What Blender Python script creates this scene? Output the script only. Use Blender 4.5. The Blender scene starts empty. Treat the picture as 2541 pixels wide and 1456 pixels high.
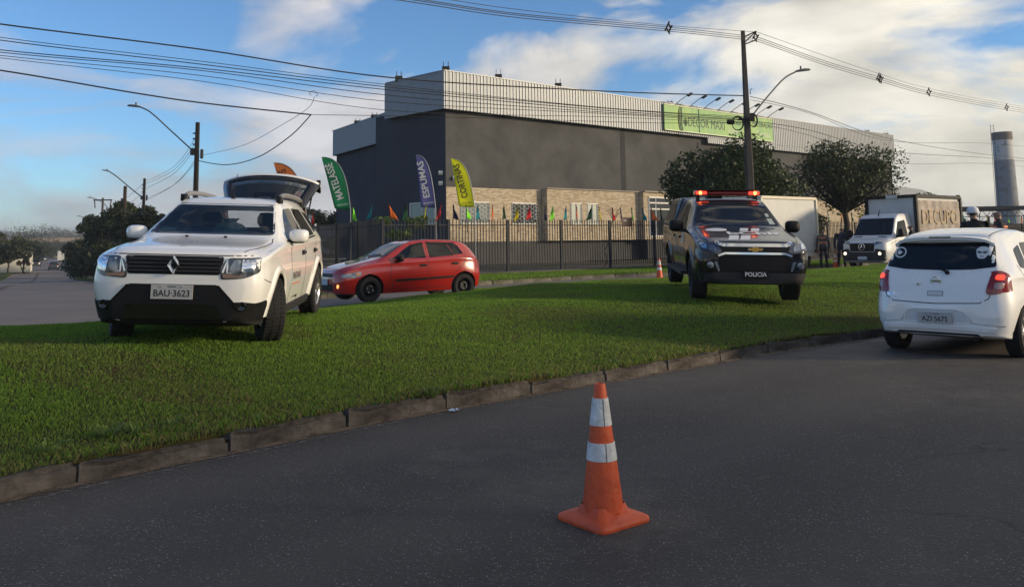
import bpy, bmesh, math, random
import numpy as np
from mathutils import Vector, Matrix
from mathutils.bvhtree import BVHTree
random.seed(7); RNG = np.random.default_rng(7)
SC = bpy.context.scene; COL = SC.collection
PI = math.pi; R = math.radians
# ------------------------------------------------------------------ camera
FPX, PXX, PYY, CAMH = 2100.0, 1270.5, 350.0, 1.456      # lens of the photograph (2541 x 1456 frame, cropped from a taller one)
PITCH, ROLL = math.atan((603.5 - PYY) / FPX), R(.83)
_f = Vector((0, math.cos(PITCH), math.sin(PITCH))); _r0 = Vector((1, 0, 0)); _u0 = _r0.cross(_f)
CR = _r0 * math.cos(ROLL) - _u0 * math.sin(ROLL); CU = _u0 * math.cos(ROLL) + _r0 * math.sin(ROLL)
cam = bpy.data.cameras.new('camera'); camo = bpy.data.objects.new('camera', cam); COL.objects.link(camo)
cam.sensor_width = 36; cam.lens = FPX / 2541 * 36; cam.shift_y = -(728 - PYY) / 2541; cam.shift_x = 0
cam.clip_start = .1; cam.clip_end = 6000
camo.matrix_world = Matrix(((CR.x, CU.x, -_f.x, 0), (CR.y, CU.y, -_f.y, 0), (CR.z, CU.z, -_f.z, CAMH), (0, 0, 0, 1)))
SC.camera = camo
def ray(x, y): return _f + CR * ((x - PXX) / FPX) - CU * ((y - PYY) / FPX)
def G(x, y, z=0.0):                 # a ground point seen at (x, y), at height z
    v = ray(x, y); return Vector((0, 0, CAMH)) + v * ((z - CAMH) / v.z)
def D(x, y, Y):                     # a point seen at (x, y), Y metres ahead
    v = ray(x, y); return Vector((0, 0, CAMH)) + v * (Y / v.y)
# ------------------------------------------------------------------ sun, sky, exposure
SUN_EL, SUN_AZ = R(13), math.atan2(.985, -.16)            # azimuth measured from +Y towards +X
SUNV = Vector((math.sin(SUN_AZ) * math.cos(SUN_EL), math.cos(SUN_AZ) * math.cos(SUN_EL), math.sin(SUN_EL)))
sl = bpy.data.lights.new('sun', 'SUN'); sl.energy = 3.0; sl.angle = R(7); sl.color = (1, .80, .54)
so = bpy.data.objects.new('sun', sl); COL.objects.link(so); so.rotation_euler = (-SUNV).to_track_quat('-Z', 'Y').to_euler(); so.location = (60, -10, 40)
SC.view_settings.view_transform = 'Standard'; SC.view_settings.look = 'None'; SC.view_settings.exposure = .42; SC.view_settings.gamma = 1
SC.cycles.use_denoising = True; SC.cycles.max_bounces = 5; SC.cycles.diffuse_bounces = 3; SC.cycles.glossy_bounces = 3; SC.cycles.transparent_max_bounces = 8
W = bpy.data.worlds.new('World'); SC.world = W; W.use_nodes = True
nt = W.node_tree; nt.nodes.clear()
def nd(t, k, loc=None, **kw):
    n = t.nodes.new(k)
    for a, b in kw.items(): setattr(n, a, b)
    return n
def mth(t, op, a, b=None, clamp=False):
    n = nd(t, 'ShaderNodeMath', operation=op); n.use_clamp = clamp
    for i, v in enumerate((a, b)):
        if v is None: continue
        if isinstance(v, (int, float)): n.inputs[i].default_value = v
        else: t.links.new(v, n.inputs[i])
    return n.outputs[0]
def mixc(t, fac, a, b, bt='MIX'):
    n = nd(t, 'ShaderNodeMix', data_type='RGBA', blend_type=bt)
    for s, v in ((n.inputs[0], fac), (n.inputs[6], a), (n.inputs[7], b)):
        if isinstance(v, (int, float)): s.default_value = v
        elif isinstance(v, tuple): s.default_value = v if len(v) == 4 else (*v, 1)
        else: t.links.new(v, s)
    return n.outputs[2]
def ramp(t, fac, stops):
    n = nd(t, 'ShaderNodeValToRGB'); e = n.color_ramp.elements
    while len(e) < len(stops): e.new(.5)
    for k, (p, c) in enumerate(stops):
        e[k].position = p; e[k].color = (c, c, c, 1) if isinstance(c, (int, float)) else ((*c, 1) if len(c) == 3 else c)
    t.links.new(fac, n.inputs[0]); return n.outputs[0]
def build_world():
    t = nt; L = t.links.new
    out = nd(t, 'ShaderNodeOutputWorld'); bg = nd(t, 'ShaderNodeBackground'); bg.inputs[1].default_value = SKY_STR
    sky = nd(t, 'ShaderNodeTexSky', sky_type='NISHITA'); sky.sun_disc = False
    sky.sun_elevation = SUN_EL; sky.sun_rotation = SUN_AZ; sky.altitude = 900; sky.air_density = 1.0; sky.dust_density = .6; sky.ozone_density = 2.2
    tc = nd(t, 'ShaderNodeTexCoord'); sep = nd(t, 'ShaderNodeSeparateXYZ'); L(tc.outputs['Generated'], sep.inputs[0])
    X, Y, Z = sep.outputs
    az = mth(t, 'ARCTAN2', X, Y); el = mth(t, 'ARCSINE', Z)
    side = mth(t, 'MULTIPLY_ADD', mth(t, 'SINE', mth(t, 'MULTIPLY', az, 1.0)), .5); t.nodes[-1].inputs[2].default_value = .5   # 1 towards the sun, 0 opposite
    cmb = nd(t, 'ShaderNodeCombineXYZ'); L(mth(t, 'SINE', az), cmb.inputs[0]); L(mth(t, 'MULTIPLY', el, CL_EL), cmb.inputs[1]); L(mth(t, 'COSINE', az), cmb.inputs[2])
    mp = nd(t, 'ShaderNodeMapping'); L(cmb.outputs[0], mp.inputs[0]); mp.inputs['Rotation'].default_value = (0, 0, R(CL_ROT)); mp.inputs['Scale'].default_value = (1, 1.75, 1); mp.inputs['Location'].default_value = CLOUD_LOC
    n1 = nd(t, 'ShaderNodeTexNoise'); L(mp.outputs[0], n1.inputs['Vector']); n1.inputs['Scale'].default_value = CL_SC; n1.inputs['Detail'].default_value = 8; n1.inputs['Roughness'].default_value = .53; n1.inputs['Distortion'].default_value = .5
    n2 = nd(t, 'ShaderNodeTexNoise'); L(mp.outputs[0], n2.inputs['Vector']); n2.inputs['Scale'].default_value = CL_SC * 1.7; n2.inputs['Detail'].default_value = 5
    low = ramp(t, Z, [(0.0, 1.0), (.24, 0.0)])
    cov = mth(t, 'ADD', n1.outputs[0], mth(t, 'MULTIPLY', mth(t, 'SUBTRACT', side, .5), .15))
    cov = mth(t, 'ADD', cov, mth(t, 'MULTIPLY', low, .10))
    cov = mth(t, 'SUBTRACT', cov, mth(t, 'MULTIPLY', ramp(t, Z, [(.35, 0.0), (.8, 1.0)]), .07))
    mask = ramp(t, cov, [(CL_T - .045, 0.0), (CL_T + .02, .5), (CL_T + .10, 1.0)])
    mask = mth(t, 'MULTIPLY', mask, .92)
    warm = ramp(t, side, [(.20, (.46, .49, .58)), (.42, (.64, .62, .62)), (.60, (.84, .80, .71)), (.85, (.94, .85, .66))])
    shade = ramp(t, mth(t, 'ADD', mth(t, 'MULTIPLY', n2.outputs[0], .6), mth(t, 'MULTIPLY', n1.outputs[0], .4)), [(.38, .62), (.60, 1.08)])
    cl = mixc(t, 1.0, warm, shade, 'MULTIPLY')
    cl = mixc(t, 1.0, cl, (CL_B, CL_B, CL_B), 'MULTIPLY')
    skc = mixc(t, 1.0, sky.outputs[0], SKY_TINT, 'MULTIPLY')
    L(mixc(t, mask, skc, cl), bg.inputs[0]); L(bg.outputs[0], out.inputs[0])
CLOUD_LOC = (3.0, 3.0, 3.0); SKY_TINT = (.60, .85, 1.08); SKY_STR = .13; CL_EL, CL_ROT, CL_SC, CL_T, CL_B = 1.5, -22, 3.7, .482, 6.9
build_world()
# ------------------------------------------------------------------ materials
MATS = {}
def M(name, rgb, rough=.6, metal=0.0, spec=.5, coat=0.0, var=0.0, vscale=3.0, bump=0.0, bscale=40.0, rgb2=None, emit=None, estr=0.0, alpha=None, stretch=None):
    if name in MATS: return MATS[name]
    m = bpy.data.materials.new(name); m.use_nodes = True; t = m.node_tree; b = t.nodes['Principled BSDF']; MATS[name] = m
    b.inputs['Base Color'].default_value = (*rgb, 1); b.inputs['Roughness'].default_value = rough; b.inputs['Metallic'].default_value = metal
    b.inputs['Specular IOR Level'].default_value = spec
    if coat: b.inputs['Coat Weight'].default_value = coat; b.inputs['Coat Roughness'].default_value = .04
    m.diffuse_color = (*rgb, 1)
    if var or bump:
        g = nd(t, 'ShaderNodeTexCoord'); src = g.outputs['Object']
        if stretch:
            mp = nd(t, 'ShaderNodeMapping'); t.links.new(src, mp.inputs[0]); mp.inputs['Scale'].default_value = stretch; src = mp.outputs[0]
    if var:
        n = nd(t, 'ShaderNodeTexNoise'); t.links.new(src, n.inputs['Vector']); n.inputs['Scale'].default_value = vscale; n.inputs['Detail'].default_value = 6; n.inputs['Roughness'].default_value = .6
        c2 = rgb2 or tuple(c * (1 - var) for c in rgb); c1 = rgb if rgb2 else tuple(min(1, c * (1 + var * .5)) for c in rgb)
        t.links.new(mixc(t, ramp(t, n.outputs[0], [(.32, 0.0), (.68, 1.0)]), c2, c1), b.inputs['Base Color'])
        t.links.new(mth(t, 'ADD', mth(t, 'MULTIPLY', n.outputs[0], .2), max(0, rough - .1)), b.inputs['Roughness'])
    if bump:
        n = nd(t, 'ShaderNodeTexNoise'); t.links.new(src, n.inputs['Vector']); n.inputs['Scale'].default_value = bscale; n.inputs['Detail'].default_value = 4
        bn = nd(t, 'ShaderNodeBump'); bn.inputs['Strength'].default_value = bump; bn.inputs['Distance'].default_value = .02
        t.links.new(n.outputs[0], bn.inputs['Height']); t.links.new(bn.outputs[0], b.inputs['Normal'])
    if emit: b.inputs['Emission Color'].default_value = (*emit, 1); b.inputs['Emission Strength'].default_value = estr
    if alpha is not None: b.inputs['Alpha'].default_value = alpha
    return m
def glassmat(name, tint=(.02, .025, .03), trans=.0, rough=.03):
    # car glass: a mirror-like coat over a tinted sheet that lets some light through
    if name in MATS: return MATS[name]
    m = bpy.data.materials.new(name); m.use_nodes = True; t = m.node_tree; t.nodes.clear(); MATS[name] = m
    out = nd(t, 'ShaderNodeOutputMaterial'); gl = nd(t, 'ShaderNodeBsdfGlossy'); gl.inputs['Roughness'].default_value = rough
    tr = nd(t, 'ShaderNodeBsdfTransparent'); tr.inputs[0].default_value = (trans, trans * 1.02, trans, 1)
    df = nd(t, 'ShaderNodeBsdfDiffuse'); df.inputs[0].default_value = (*tint, 1)
    a = nd(t, 'ShaderNodeAddShader'); t.links.new(tr.outputs[0], a.inputs[0]); t.links.new(df.outputs[0], a.inputs[1])
    fr = nd(t, 'ShaderNodeFresnel'); fr.inputs[0].default_value = 1.55
    mx = nd(t, 'ShaderNodeMixShader'); t.links.new(fr.outputs[0], mx.inputs[0]); t.links.new(a.outputs[0], mx.inputs[1]); t.links.new(gl.outputs[0], mx.inputs[2]); t.links.new(mx.outputs[0], out.inputs[0])
    return m
# ------------------------------------------------------------------ mesh helpers
def link(o, parent=None):
    COL.objects.link(o)
    if parent is not None: o.parent = parent
    return o
def tag(o, label=None, cat=None, group=None, kind=None):
    if label: o['label'] = label
    if cat: o['category'] = cat
    if group: o['group'] = group
    if kind: o['kind'] = kind
    return o
def thing(name, label, cat, loc=(0, 0, 0), rz=0, group=None, rot=None):
    o = bpy.data.objects.new(name, None); o.empty_display_size = .2; link(o); o.location = loc
    o.rotation_euler = rot if rot is not None else (0, 0, rz)
    return tag(o, label, cat, group)
class MB:
    def __init__(s): s.v = []; s.f = []; s.m = []; s.cur = 0
    def add(s, vs, fs):
        o = len(s.v); s.v += [tuple(v) for v in vs]; s.f += [tuple(i + o for i in f) for f in fs]; s.m += [s.cur] * len(fs); return s
    def box(s, c, d, M3=None):
        x, y, z = d[0] / 2, d[1] / 2, d[2] / 2
        vs = [Vector((a * x, b * y, e * z)) for a in (-1, 1) for b in (-1, 1) for e in (-1, 1)]
        if M3 is not None: vs = [M3 @ v for v in vs]
        c = Vector(c)
        return s.add([v + c for v in vs], [(0, 1, 3, 2), (4, 6, 7, 5), (0, 4, 5, 1), (2, 3, 7, 6), (0, 2, 6, 4), (1, 5, 7, 3)])
    def bar(s, a, b, w, h=None):                 # square bar from a to b
        a, b = Vector(a), Vector(b); d = b - a; q = d.to_track_quat('X', 'Z').to_matrix()
        return s.box((a + b) / 2, (d.length, w, h or w), q)
    def tube(s, pts, r, n=8, caps=True):
        pts = [Vector(p) for p in pts]; rs = r if isinstance(r, (list, tuple)) else [r] * len(pts)
        vs = []; fs = []; up = None
        for i, p in enumerate(pts):
            t = (pts[min(i + 1, len(pts) - 1)] - pts[max(i - 1, 0)]).normalized()
            if up is None:
                up = Vector((0, 0, 1)) if abs(t.z) < .95 else Vector((1, 0, 0))
            a = t.cross(up)
            if a.length < 1e-5: a = t.orthogonal()
            a.normalize(); b = a.cross(t).normalized(); up = b
            for k in range(n):
                q = 2 * PI * k / n; vs.append(p + a * (math.cos(q) * rs[i]) + b * (math.sin(q) * rs[i]))
        for i in range(len(pts) - 1):
            for k in range(n): fs.append((i * n + k, i * n + (k + 1) % n, (i + 1) * n + (k + 1) % n, (i + 1) * n + k))
        if caps: fs += [tuple(range(n - 1, -1, -1)), tuple((len(pts) - 1) * n + k for k in range(n))]
        return s.add(vs, fs)
    def lathe(s, prof, n=24, axis='z', c=(0, 0, 0), cap=True, sweep=2 * PI, start=0):
        vs = []; fs = []; c = Vector(c); full = abs(sweep - 2 * PI) < 1e-4; m = n if full else n + 1
        for (r, h) in prof:
            for k in range(m):
                q = start + sweep * k / n; x, y = math.cos(q) * r, math.sin(q) * r
                v = {'z': (x, y, h), 'y': (x, h, y), 'x': (h, x, y)}[axis]; vs.append(Vector(v) + c)
        for i in range(len(prof) - 1):
            for k in range(n):
                a, b = k, (k + 1) % m; fs.append((i * m + a, i * m + b, (i + 1) * m + b, (i + 1) * m + a))
        if cap and full:
            if prof[0][0] > 1e-4: fs.append(tuple(range(n)))
            if prof[-1][0] > 1e-4: fs.append(tuple((len(prof) - 1) * n + k for k in range(n - 1, -1, -1)))
        return s.add(vs, fs)
    def prism(s, poly, t, M4=None):              # poly in xy, thickness t along +z
        n = len(poly); vs = [Vector((p[0], p[1], 0)) for p in poly] + [Vector((p[0], p[1], t)) for p in poly]
        if M4 is not None: vs = [M4 @ v for v in vs]
        return s.add(vs, [tuple(range(n - 1, -1, -1)), tuple(range(n, 2 * n))] + [(i, (i + 1) % n, (i + 1) % n + n, i + n) for i in range(n)])
    def mesh(s, name, mats, smooth=None):
        me = bpy.data.meshes.new(name); me.from_pydata(s.v, [], s.f)
        for m in (mats if isinstance(mats, (list, tuple)) else [mats]): me.materials.append(m)
        if any(s.m): me.polygons.foreach_set('material_index', s.m)
        bm = bmesh.new(); bm.from_mesh(me); bmesh.ops.recalc_face_normals(bm, faces=bm.faces); bm.to_mesh(me); bm.free()
        if smooth is not None: me.shade_smooth(); me.set_sharp_from_angle(angle=R(smooth))
        me.update(); return me
    def build(s, name, mats, parent=None, smooth=None):
        return link(bpy.data.objects.new(name, s.mesh(name, mats, smooth)), parent)
def dup_part(src, parent, loc=None, rot=None):
    o = src.copy(); link(o, parent)
    if loc is not None: o.location = loc
    if rot is not None: o.rotation_euler = rot
    return o
def copy_tree(o, parent=None):
    c = o.copy(); link(c, parent)
    for ch in list(o.children): copy_tree(ch, c)
    return c
def text_mesh(s, size, ext=.004, bold=0.0, sx=1.0, align='CENTER'):
    cu = bpy.data.curves.new('lettering', 'FONT'); cu.body = s; cu.size = size; cu.extrude = ext; cu.offset = bold; cu.align_x = align; cu.align_y = 'CENTER'; cu.resolution_u = 3
    o = bpy.data.objects.new('lettering', cu); COL.objects.link(o)
    me = bpy.data.meshes.new_from_object(o.evaluated_get(bpy.context.evaluated_depsgraph_get())); bpy.data.objects.remove(o); bpy.data.curves.remove(cu)
    if sx != 1: me.transform(Matrix.Diagonal((sx, 1, 1, 1)))
    return me
def text(s, size, M4, mat, parent, name='lettering', **kw):
    me = text_mesh(s, size, **kw); me.transform(M4); me.materials.clear(); me.materials.append(mat)
    return link(bpy.data.objects.new(name, me), parent)
def frame(o, xa, ya):                            # matrix with origin o, x axis xa, y axis ya
    xa = Vector(xa).normalized(); za = xa.cross(Vector(ya)).normalized(); ya = za.cross(xa)
    return Matrix(((xa.x, ya.x, za.x, o[0]), (xa.y, ya.y, za.y, o[1]), (xa.z, ya.z, za.z, o[2]), (0, 0, 0, 1)))
def pch(kn):
    x = np.array([k[0] for k in kn], float); y = np.array([k[1] for k in kn], float); h = np.diff(x); dl = np.diff(y) / h; d = np.zeros_like(y)
    for i in range(1, len(x) - 1):
        if dl[i - 1] * dl[i] > 0:
            w1, w2 = 2 * h[i] + h[i - 1], h[i] + 2 * h[i - 1]; d[i] = (w1 + w2) / (w1 / dl[i - 1] + w2 / dl[i])
    d[0], d[-1] = dl[0], dl[-1]
    def f(q):
        q = min(max(q, x[0]), x[-1]); i = min(max(int(np.searchsorted(x, q) - 1), 0), len(x) - 2); t = (q - x[i]) / h[i]
        return float((2 * t**3 - 3 * t**2 + 1) * y[i] + (t**3 - 2 * t**2 + t) * h[i] * d[i] + (3 * t**2 - 2 * t**3) * y[i + 1] + (t**3 - t**2) * h[i] * d[i + 1])
    return f
def catmull(P, n):
    P = [np.array(p, float) for p in P]; out = []
    for i in range(len(P) - 1):
        a, b, c, d = P[max(i - 1, 0)], P[i], P[i + 1], P[min(i + 2, len(P) - 1)]
        for k in range(n):
            t = k / n; out.append(.5 * ((2 * b) + (c - a) * t + (2 * a - 5 * b + 4 * c - d) * t * t + (3 * b - a - 3 * c + d) * t**3))
    out.append(P[-1]); return out
def smst(a, b, x):
    t = min(max((x - a) / (b - a), 0), 1); return t * t * (3 - 2 * t)
# ================================================================== the setting
SD = Vector((-.474, .8805)); SL = Vector((.8805, .474))      # side street: along, and to its right
def street_z(s): return -2.0 * smst(24, 125, s)
def road_z(x, y):
    s, l = x * SD.x + y * SD.y, x * SL.x + y * SL.y
    return street_z(s) * (1 - smst(3, 12, l)) + .15 * smst(12, 20, y) * smst(3, 12, l)
def poly_grid(poly, res):                                    # flat polygon cut along a grid
    bm = bmesh.new(); bm.faces.new([bm.verts.new((p[0], p[1], 0)) for p in poly])
    for ax in (0, 1):
        lo, hi = min(p[ax] for p in poly), max(p[ax] for p in poly); k = math.floor(lo / res) + 1
        while k * res < hi:
            no = [0, 0, 0]; no[ax] = 1; co = [0, 0, 0]; co[ax] = k * res
            bmesh.ops.bisect_plane(bm, geom=bm.verts[:] + bm.edges[:] + bm.faces[:], plane_co=co, plane_no=no); k += 1
    return bm
def sheet(name, poly, res, zf, mat, skirt=0.0, kind='structure', smooth=True):
    bm = poly_grid(poly, res)
    for v in bm.verts: v.co.z = zf(v.co.x, v.co.y)
    if skirt:
        ed = [e for e in bm.edges if e.is_boundary]; g = bmesh.ops.extrude_edge_only(bm, edges=ed)
        for v in g['geom']:
            if isinstance(v, bmesh.types.BMVert): v.co.z -= skirt
    bmesh.ops.recalc_face_normals(bm, faces=bm.faces)
    me = bpy.data.meshes.new(name); bm.to_mesh(me); bm.free(); me.materials.append(mat)
    if smooth: me.shade_smooth(); me.set_sharp_from_angle(angle=R(40))
    if me.polygons and sum(p.normal.z for p in me.polygons) < 0: me.flip_normals()
    o = link(bpy.data.objects.new(name, me)); tag(o, kind=kind); return o
def asphalt(name, base, dark, speck, amt, warm=(.5, .42, .33), lane=False):
    m = bpy.data.materials.new(name); m.use_nodes = True; t = m.node_tree; b = t.nodes['Principled BSDF']; L = t.links.new
    g = nd(t, 'ShaderNodeNewGeometry'); P = g.outputs['Position']
    def noise(sc, det=4, ro=.6):
        n = nd(t, 'ShaderNodeTexNoise'); L(P, n.inputs['Vector']); n.inputs['Scale'].default_value = sc; n.inputs['Detail'].default_value = det; n.inputs['Roughness'].default_value = ro; return n.outputs[0]
    c = mixc(t, ramp(t, noise(.55, 5), [(.35, 0.0), (.7, 1.0)]), dark, base)
    c = mixc(t, mth(t, 'MULTIPLY', ramp(t, noise(38, 3), [(.40, 0.0), (.65, 1.0)]), .55), c, tuple(q * .45 for q in base))
    vo = nd(t, 'ShaderNodeTexVoronoi'); L(P, vo.inputs['Vector']); vo.inputs['Scale'].default_value = 66
    rc = nd(t, 'ShaderNodeSeparateColor'); L(vo.outputs['Color'], rc.inputs[0])
    sp = mth(t, 'MULTIPLY', mth(t, 'MULTIPLY', ramp(t, vo.outputs['Distance'], [(.14, 1.0), (.34, 0.0)]), ramp(t, rc.outputs[0], [(.45, 0.0), (1.0, 1.0)])), ramp(t, noise(3.1, 4), [(.34, .25), (.62, 1.0)]))
    c = mixc(t, mth(t, 'MULTIPLY', sp, amt), c, speck)
    # stains, worn dusty patches
    c = mixc(t, mth(t, 'MULTIPLY', ramp(t, noise(.23, 6, .7), [(.55, 0.0), (.75, 1.0)]), .35), c, tuple(q * w * 2.2 for q, w in zip(base, warm)))
    c = mixc(t, mth(t, 'MULTIPLY', ramp(t, noise(1.7, 6, .7), [(.62, 0.0), (.72, 1.0)]), .6), c, tuple(q * .45 for q in base))
    if lane:                                                 # polished wheel tracks, an oil-darkened lane middle and hairline cracks along the road
        sx = nd(t, 'ShaderNodeVectorMath', operation='DOT_PRODUCT'); L(P, sx.inputs[0]); sx.inputs[1].default_value = (.69, -.72, 0); d = mth(t, 'ADD', sx.outputs['Value'], mth(t, 'MULTIPLY', noise(.35, 3), 1.1))
        w = ramp(t, mth(t, 'MULTIPLY_ADD', mth(t, 'SINE', mth(t, 'MULTIPLY', d, 3.6)), .5), [(.3, 0.0), (1.0, 1.0)]); c = mixc(t, mth(t, 'MULTIPLY', w, .20), c, tuple(q * 1.7 for q in base))
        vc = nd(t, 'ShaderNodeTexVoronoi', feature='DISTANCE_TO_EDGE'); mpv = nd(t, 'ShaderNodeMapping'); L(P, mpv.inputs[0]); mpv.inputs['Rotation'].default_value = (0, 0, R(45)); mpv.inputs['Scale'].default_value = (.16, .42, 1)
        wv = nd(t, 'ShaderNodeVectorMath', operation='ADD'); nv_ = nd(t, 'ShaderNodeTexNoise'); L(P, nv_.inputs['Vector']); nv_.inputs['Scale'].default_value = 2.2; nv_.inputs['Detail'].default_value = 6; sc_ = nd(t, 'ShaderNodeVectorMath', operation='SCALE'); L(nv_.outputs['Color'], sc_.inputs[0]); sc_.inputs['Scale'].default_value = .22
        L(mpv.outputs[0], wv.inputs[0]); L(sc_.outputs[0], wv.inputs[1]); L(wv.outputs[0], vc.inputs['Vector']); vc.inputs['Scale'].default_value = 1.0
        c = mixc(t, mth(t, 'MULTIPLY', mth(t, 'MULTIPLY', ramp(t, vc.outputs['Distance'], [(.0, 1.0), (.006, 0.0)]), ramp(t, noise(.5, 2), [(.50, 0.0), (.60, 1.0)])), .7), c, tuple(q * .3 for q in base))
        dl = mth(t, 'ADD', noise(.3, 5), mth(t, 'MULTIPLY', noise(4, 4), .25)); c = mixc(t, mth(t, 'MULTIPLY', ramp(t, dl, [(.66, 0.0), (.80, 1.0)]), .45), c, (.16, .135, .11))
    L(c, b.inputs['Base Color']); b.inputs['Roughness'].default_value = .78; b.inputs['Specular IOR Level'].default_value = .35
    bn = nd(t, 'ShaderNodeBump'); bn.inputs['Strength'].default_value = .28; bn.inputs['Distance'].default_value = .008
    hh = mth(t, 'ADD', vo.outputs['Distance'], mth(t, 'MULTIPLY', noise(90, 2), .8)); L(hh, bn.inputs['Height']); L(bn.outputs[0], b.inputs['Normal'])
    return m
def soil(name, c1, c2, sc=6.0, c3=None):
    m = bpy.data.materials.new(name); m.use_nodes = True; t = m.node_tree; b = t.nodes['Principled BSDF']; L = t.links.new
    g = nd(t, 'ShaderNodeNewGeometry')
    n = nd(t, 'ShaderNodeTexNoise'); L(g.outputs['Position'], n.inputs['Vector']); n.inputs['Scale'].default_value = sc; n.inputs['Detail'].default_value = 8; n.inputs['Roughness'].default_value = .7
    c = mixc(t, ramp(t, n.outputs[0], [(.35, 0.0), (.65, 1.0)]), c1, c2)
    if c3:
        n2 = nd(t, 'ShaderNodeTexNoise'); L(g.outputs['Position'], n2.inputs['Vector']); n2.inputs['Scale'].default_value = sc * .12; n2.inputs['Detail'].default_value = 5
        c = mixc(t, ramp(t, n2.outputs[0], [(.48, 0.0), (.66, 1.0)]), c, c3)
    L(c, b.inputs['Base Color']); b.inputs['Roughness'].default_value = .95; b.inputs['Specular IOR Level'].default_value = .1
    bn = nd(t, 'ShaderNodeBump'); bn.inputs['Strength'].default_value = .6; bn.inputs['Distance'].default_value = .03; L(n.outputs[0], bn.inputs['Height']); L(bn.outputs[0], b.inputs['Normal'])
    return m
m_road = asphalt('asphalt', (.070, .059, .051), (.050, .043, .038), (.46, .43, .39), 1.0, lane=True)
m_street = asphalt('worn_asphalt', (.21, .175, .155), (.155, .13, .118), (.34, .30, .26), .4)
m_lawn = soil('lawn_soil', (.034, .034, .012), (.055, .066, .018), 9, (.060, .046, .022))
m_verge = soil('verge_soil', (.035, .060, .012), (.055, .085, .018), 5, (.075, .065, .03))
m_yard = soil('yard_earth', (.10, .082, .060), (.15, .125, .095), 2.5, (.07, .08, .03))
m_far = soil('far_land', (.03, .045, .018), (.05, .065, .03), .05)
# near kerb line (road edge, on the asphalt)
KN = [(-9.0, -3.4), (-7.2, -.6), (-5.6, 1.7), (-4.3, 3.55), (-3.05, 5.2), (-2.54, 5.80), (-1.88, 6.50), (-1.34, 7.10), (-.79, 7.62), (.09, 8.42), (1.06, 9.25), (2.24, 10.28), (3.59, 11.48), (5.43, 12.78), (7.6, 14.2), (10.2, 15.8), (13.5, 17.6), (17.5, 19.6), (22, 21.6), (27, 23.6)]
KNs = [Vector((p[0], p[1])) for p in catmull(KN, 6)]
def dist_line(x, y, L2):
    p = Vector((x, y)); best = 1e9
    for a, b in zip(L2[:-1], L2[1:]):
        ab = b - a; t = max(0, min(1, (p - a).dot(ab) / ab.length_squared)); best = min(best, (a + ab * t - p).length)
    return best
FARE = [G(2450, 648, .24), G(2200, 656, .28), G(2000, 671, .31), G(1650, 692, .33), G(1400, 702, .34), G(1170, 713, .34), G(800, 746, .33), G(450, 780, .28), G(100, 803, .22), G(-250, 822, .18), G(-700, 855, .15)]
FARE = [Vector((27.5, 25.5))] + [Vector((p.x, p.y)) for p in FARE] + [Vector((-10.5, -2.8))]
KOFF = .11
def offs(L2, d):
    out = []
    for i, p in enumerate(L2):
        t = (L2[min(i + 1, len(L2) - 1)] - L2[max(i - 1, 0)]).normalized(); out.append(p + Vector((-t.y, t.x)) * d)
    return out
MED_NEAR = offs(KNs, KOFF)
MEDPOLY = MED_NEAR + FARE
KN_c = KNs[::3]
def med_z(x, y):
    dn = dist_line(x, y, KN_c); df = dist_line(x, y, FARE)
    zn = .122 + .38 * smst(0, 4.2, dn); zf = road_z(x, y) + .17 + .33 * smst(0, 4.5, df)
    return min(zn, zf) + .012 * math.sin(x * 2.1 + y) + .010 * math.sin(y * 3.3 - x * 1.3)
tag(sheet('road', [(-14, -9), (40, -9), (40, 24.5), (27, 24.5)] + [(p.x, p.y) for p in reversed(offs(KNs, .9)[::4])] , 1.2, lambda x, y: 0.0 if y < 12 else road_z(x, y) * smst(12, 20, y), m_road), kind='structure')
tag(sheet('side_street', [(-240, -3.5), (100, -3.5), (100, 420), (-240, 420)], 3.0, lambda x, y: road_z(x, y) - .004, m_street), kind='structure')
sheet('ground', [(-2500, -60), (2500, -60), (2500, 3000), (-2500, 3000)], 60, lambda x, y: -2.35 if x < 300 else -1.0, m_far)
med = sheet('median_lawn', [(p.x, p.y) for p in MEDPOLY], .45, med_z, m_lawn, skirt=.5)
# kerb stones
m_kerb = M('kerb_concrete', (.125, .112, .102), .95, var=.6, vscale=5, bump=1.0, bscale=22, spec=.15, rgb2=(.030, .025, .022))
m_kerbf = M('kerb_mossy', (.16, .15, .13), .92, var=.5, vscale=4, bump=.9, bscale=18, spec=.2, rgb2=(.06, .065, .035))
def stone_mesh(L, w, h, mat, seed):
    rg = random.Random(seed); bm = bmesh.new(); bmesh.ops.create_cube(bm, size=1)
    for v in bm.verts: v.co = Vector((v.co.x * L, v.co.y * w, v.co.z * h))
    bmesh.ops.bevel(bm, geom=[e for e in bm.edges if all(v.co.z > 0 for v in e.verts)], offset=.022, segments=2, affect='EDGES')
    bmesh.ops.subdivide_edges(bm, edges=[e for e in bm.edges if abs((e.verts[0].co - e.verts[1].co).x) > L * .5], cuts=5)
    for v in bm.verts:
        if v.co.z > -h * .3: v.co += Vector((rg.uniform(-.012, .012), rg.uniform(-.013, .010), rg.uniform(-.024, .004)))
    me = bpy.data.meshes.new('kerb_stone'); bm.to_mesh(me); bm.free(); me.materials.append(mat); me.shade_smooth(); me.set_sharp_from_angle(angle=R(35)); return me
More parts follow.
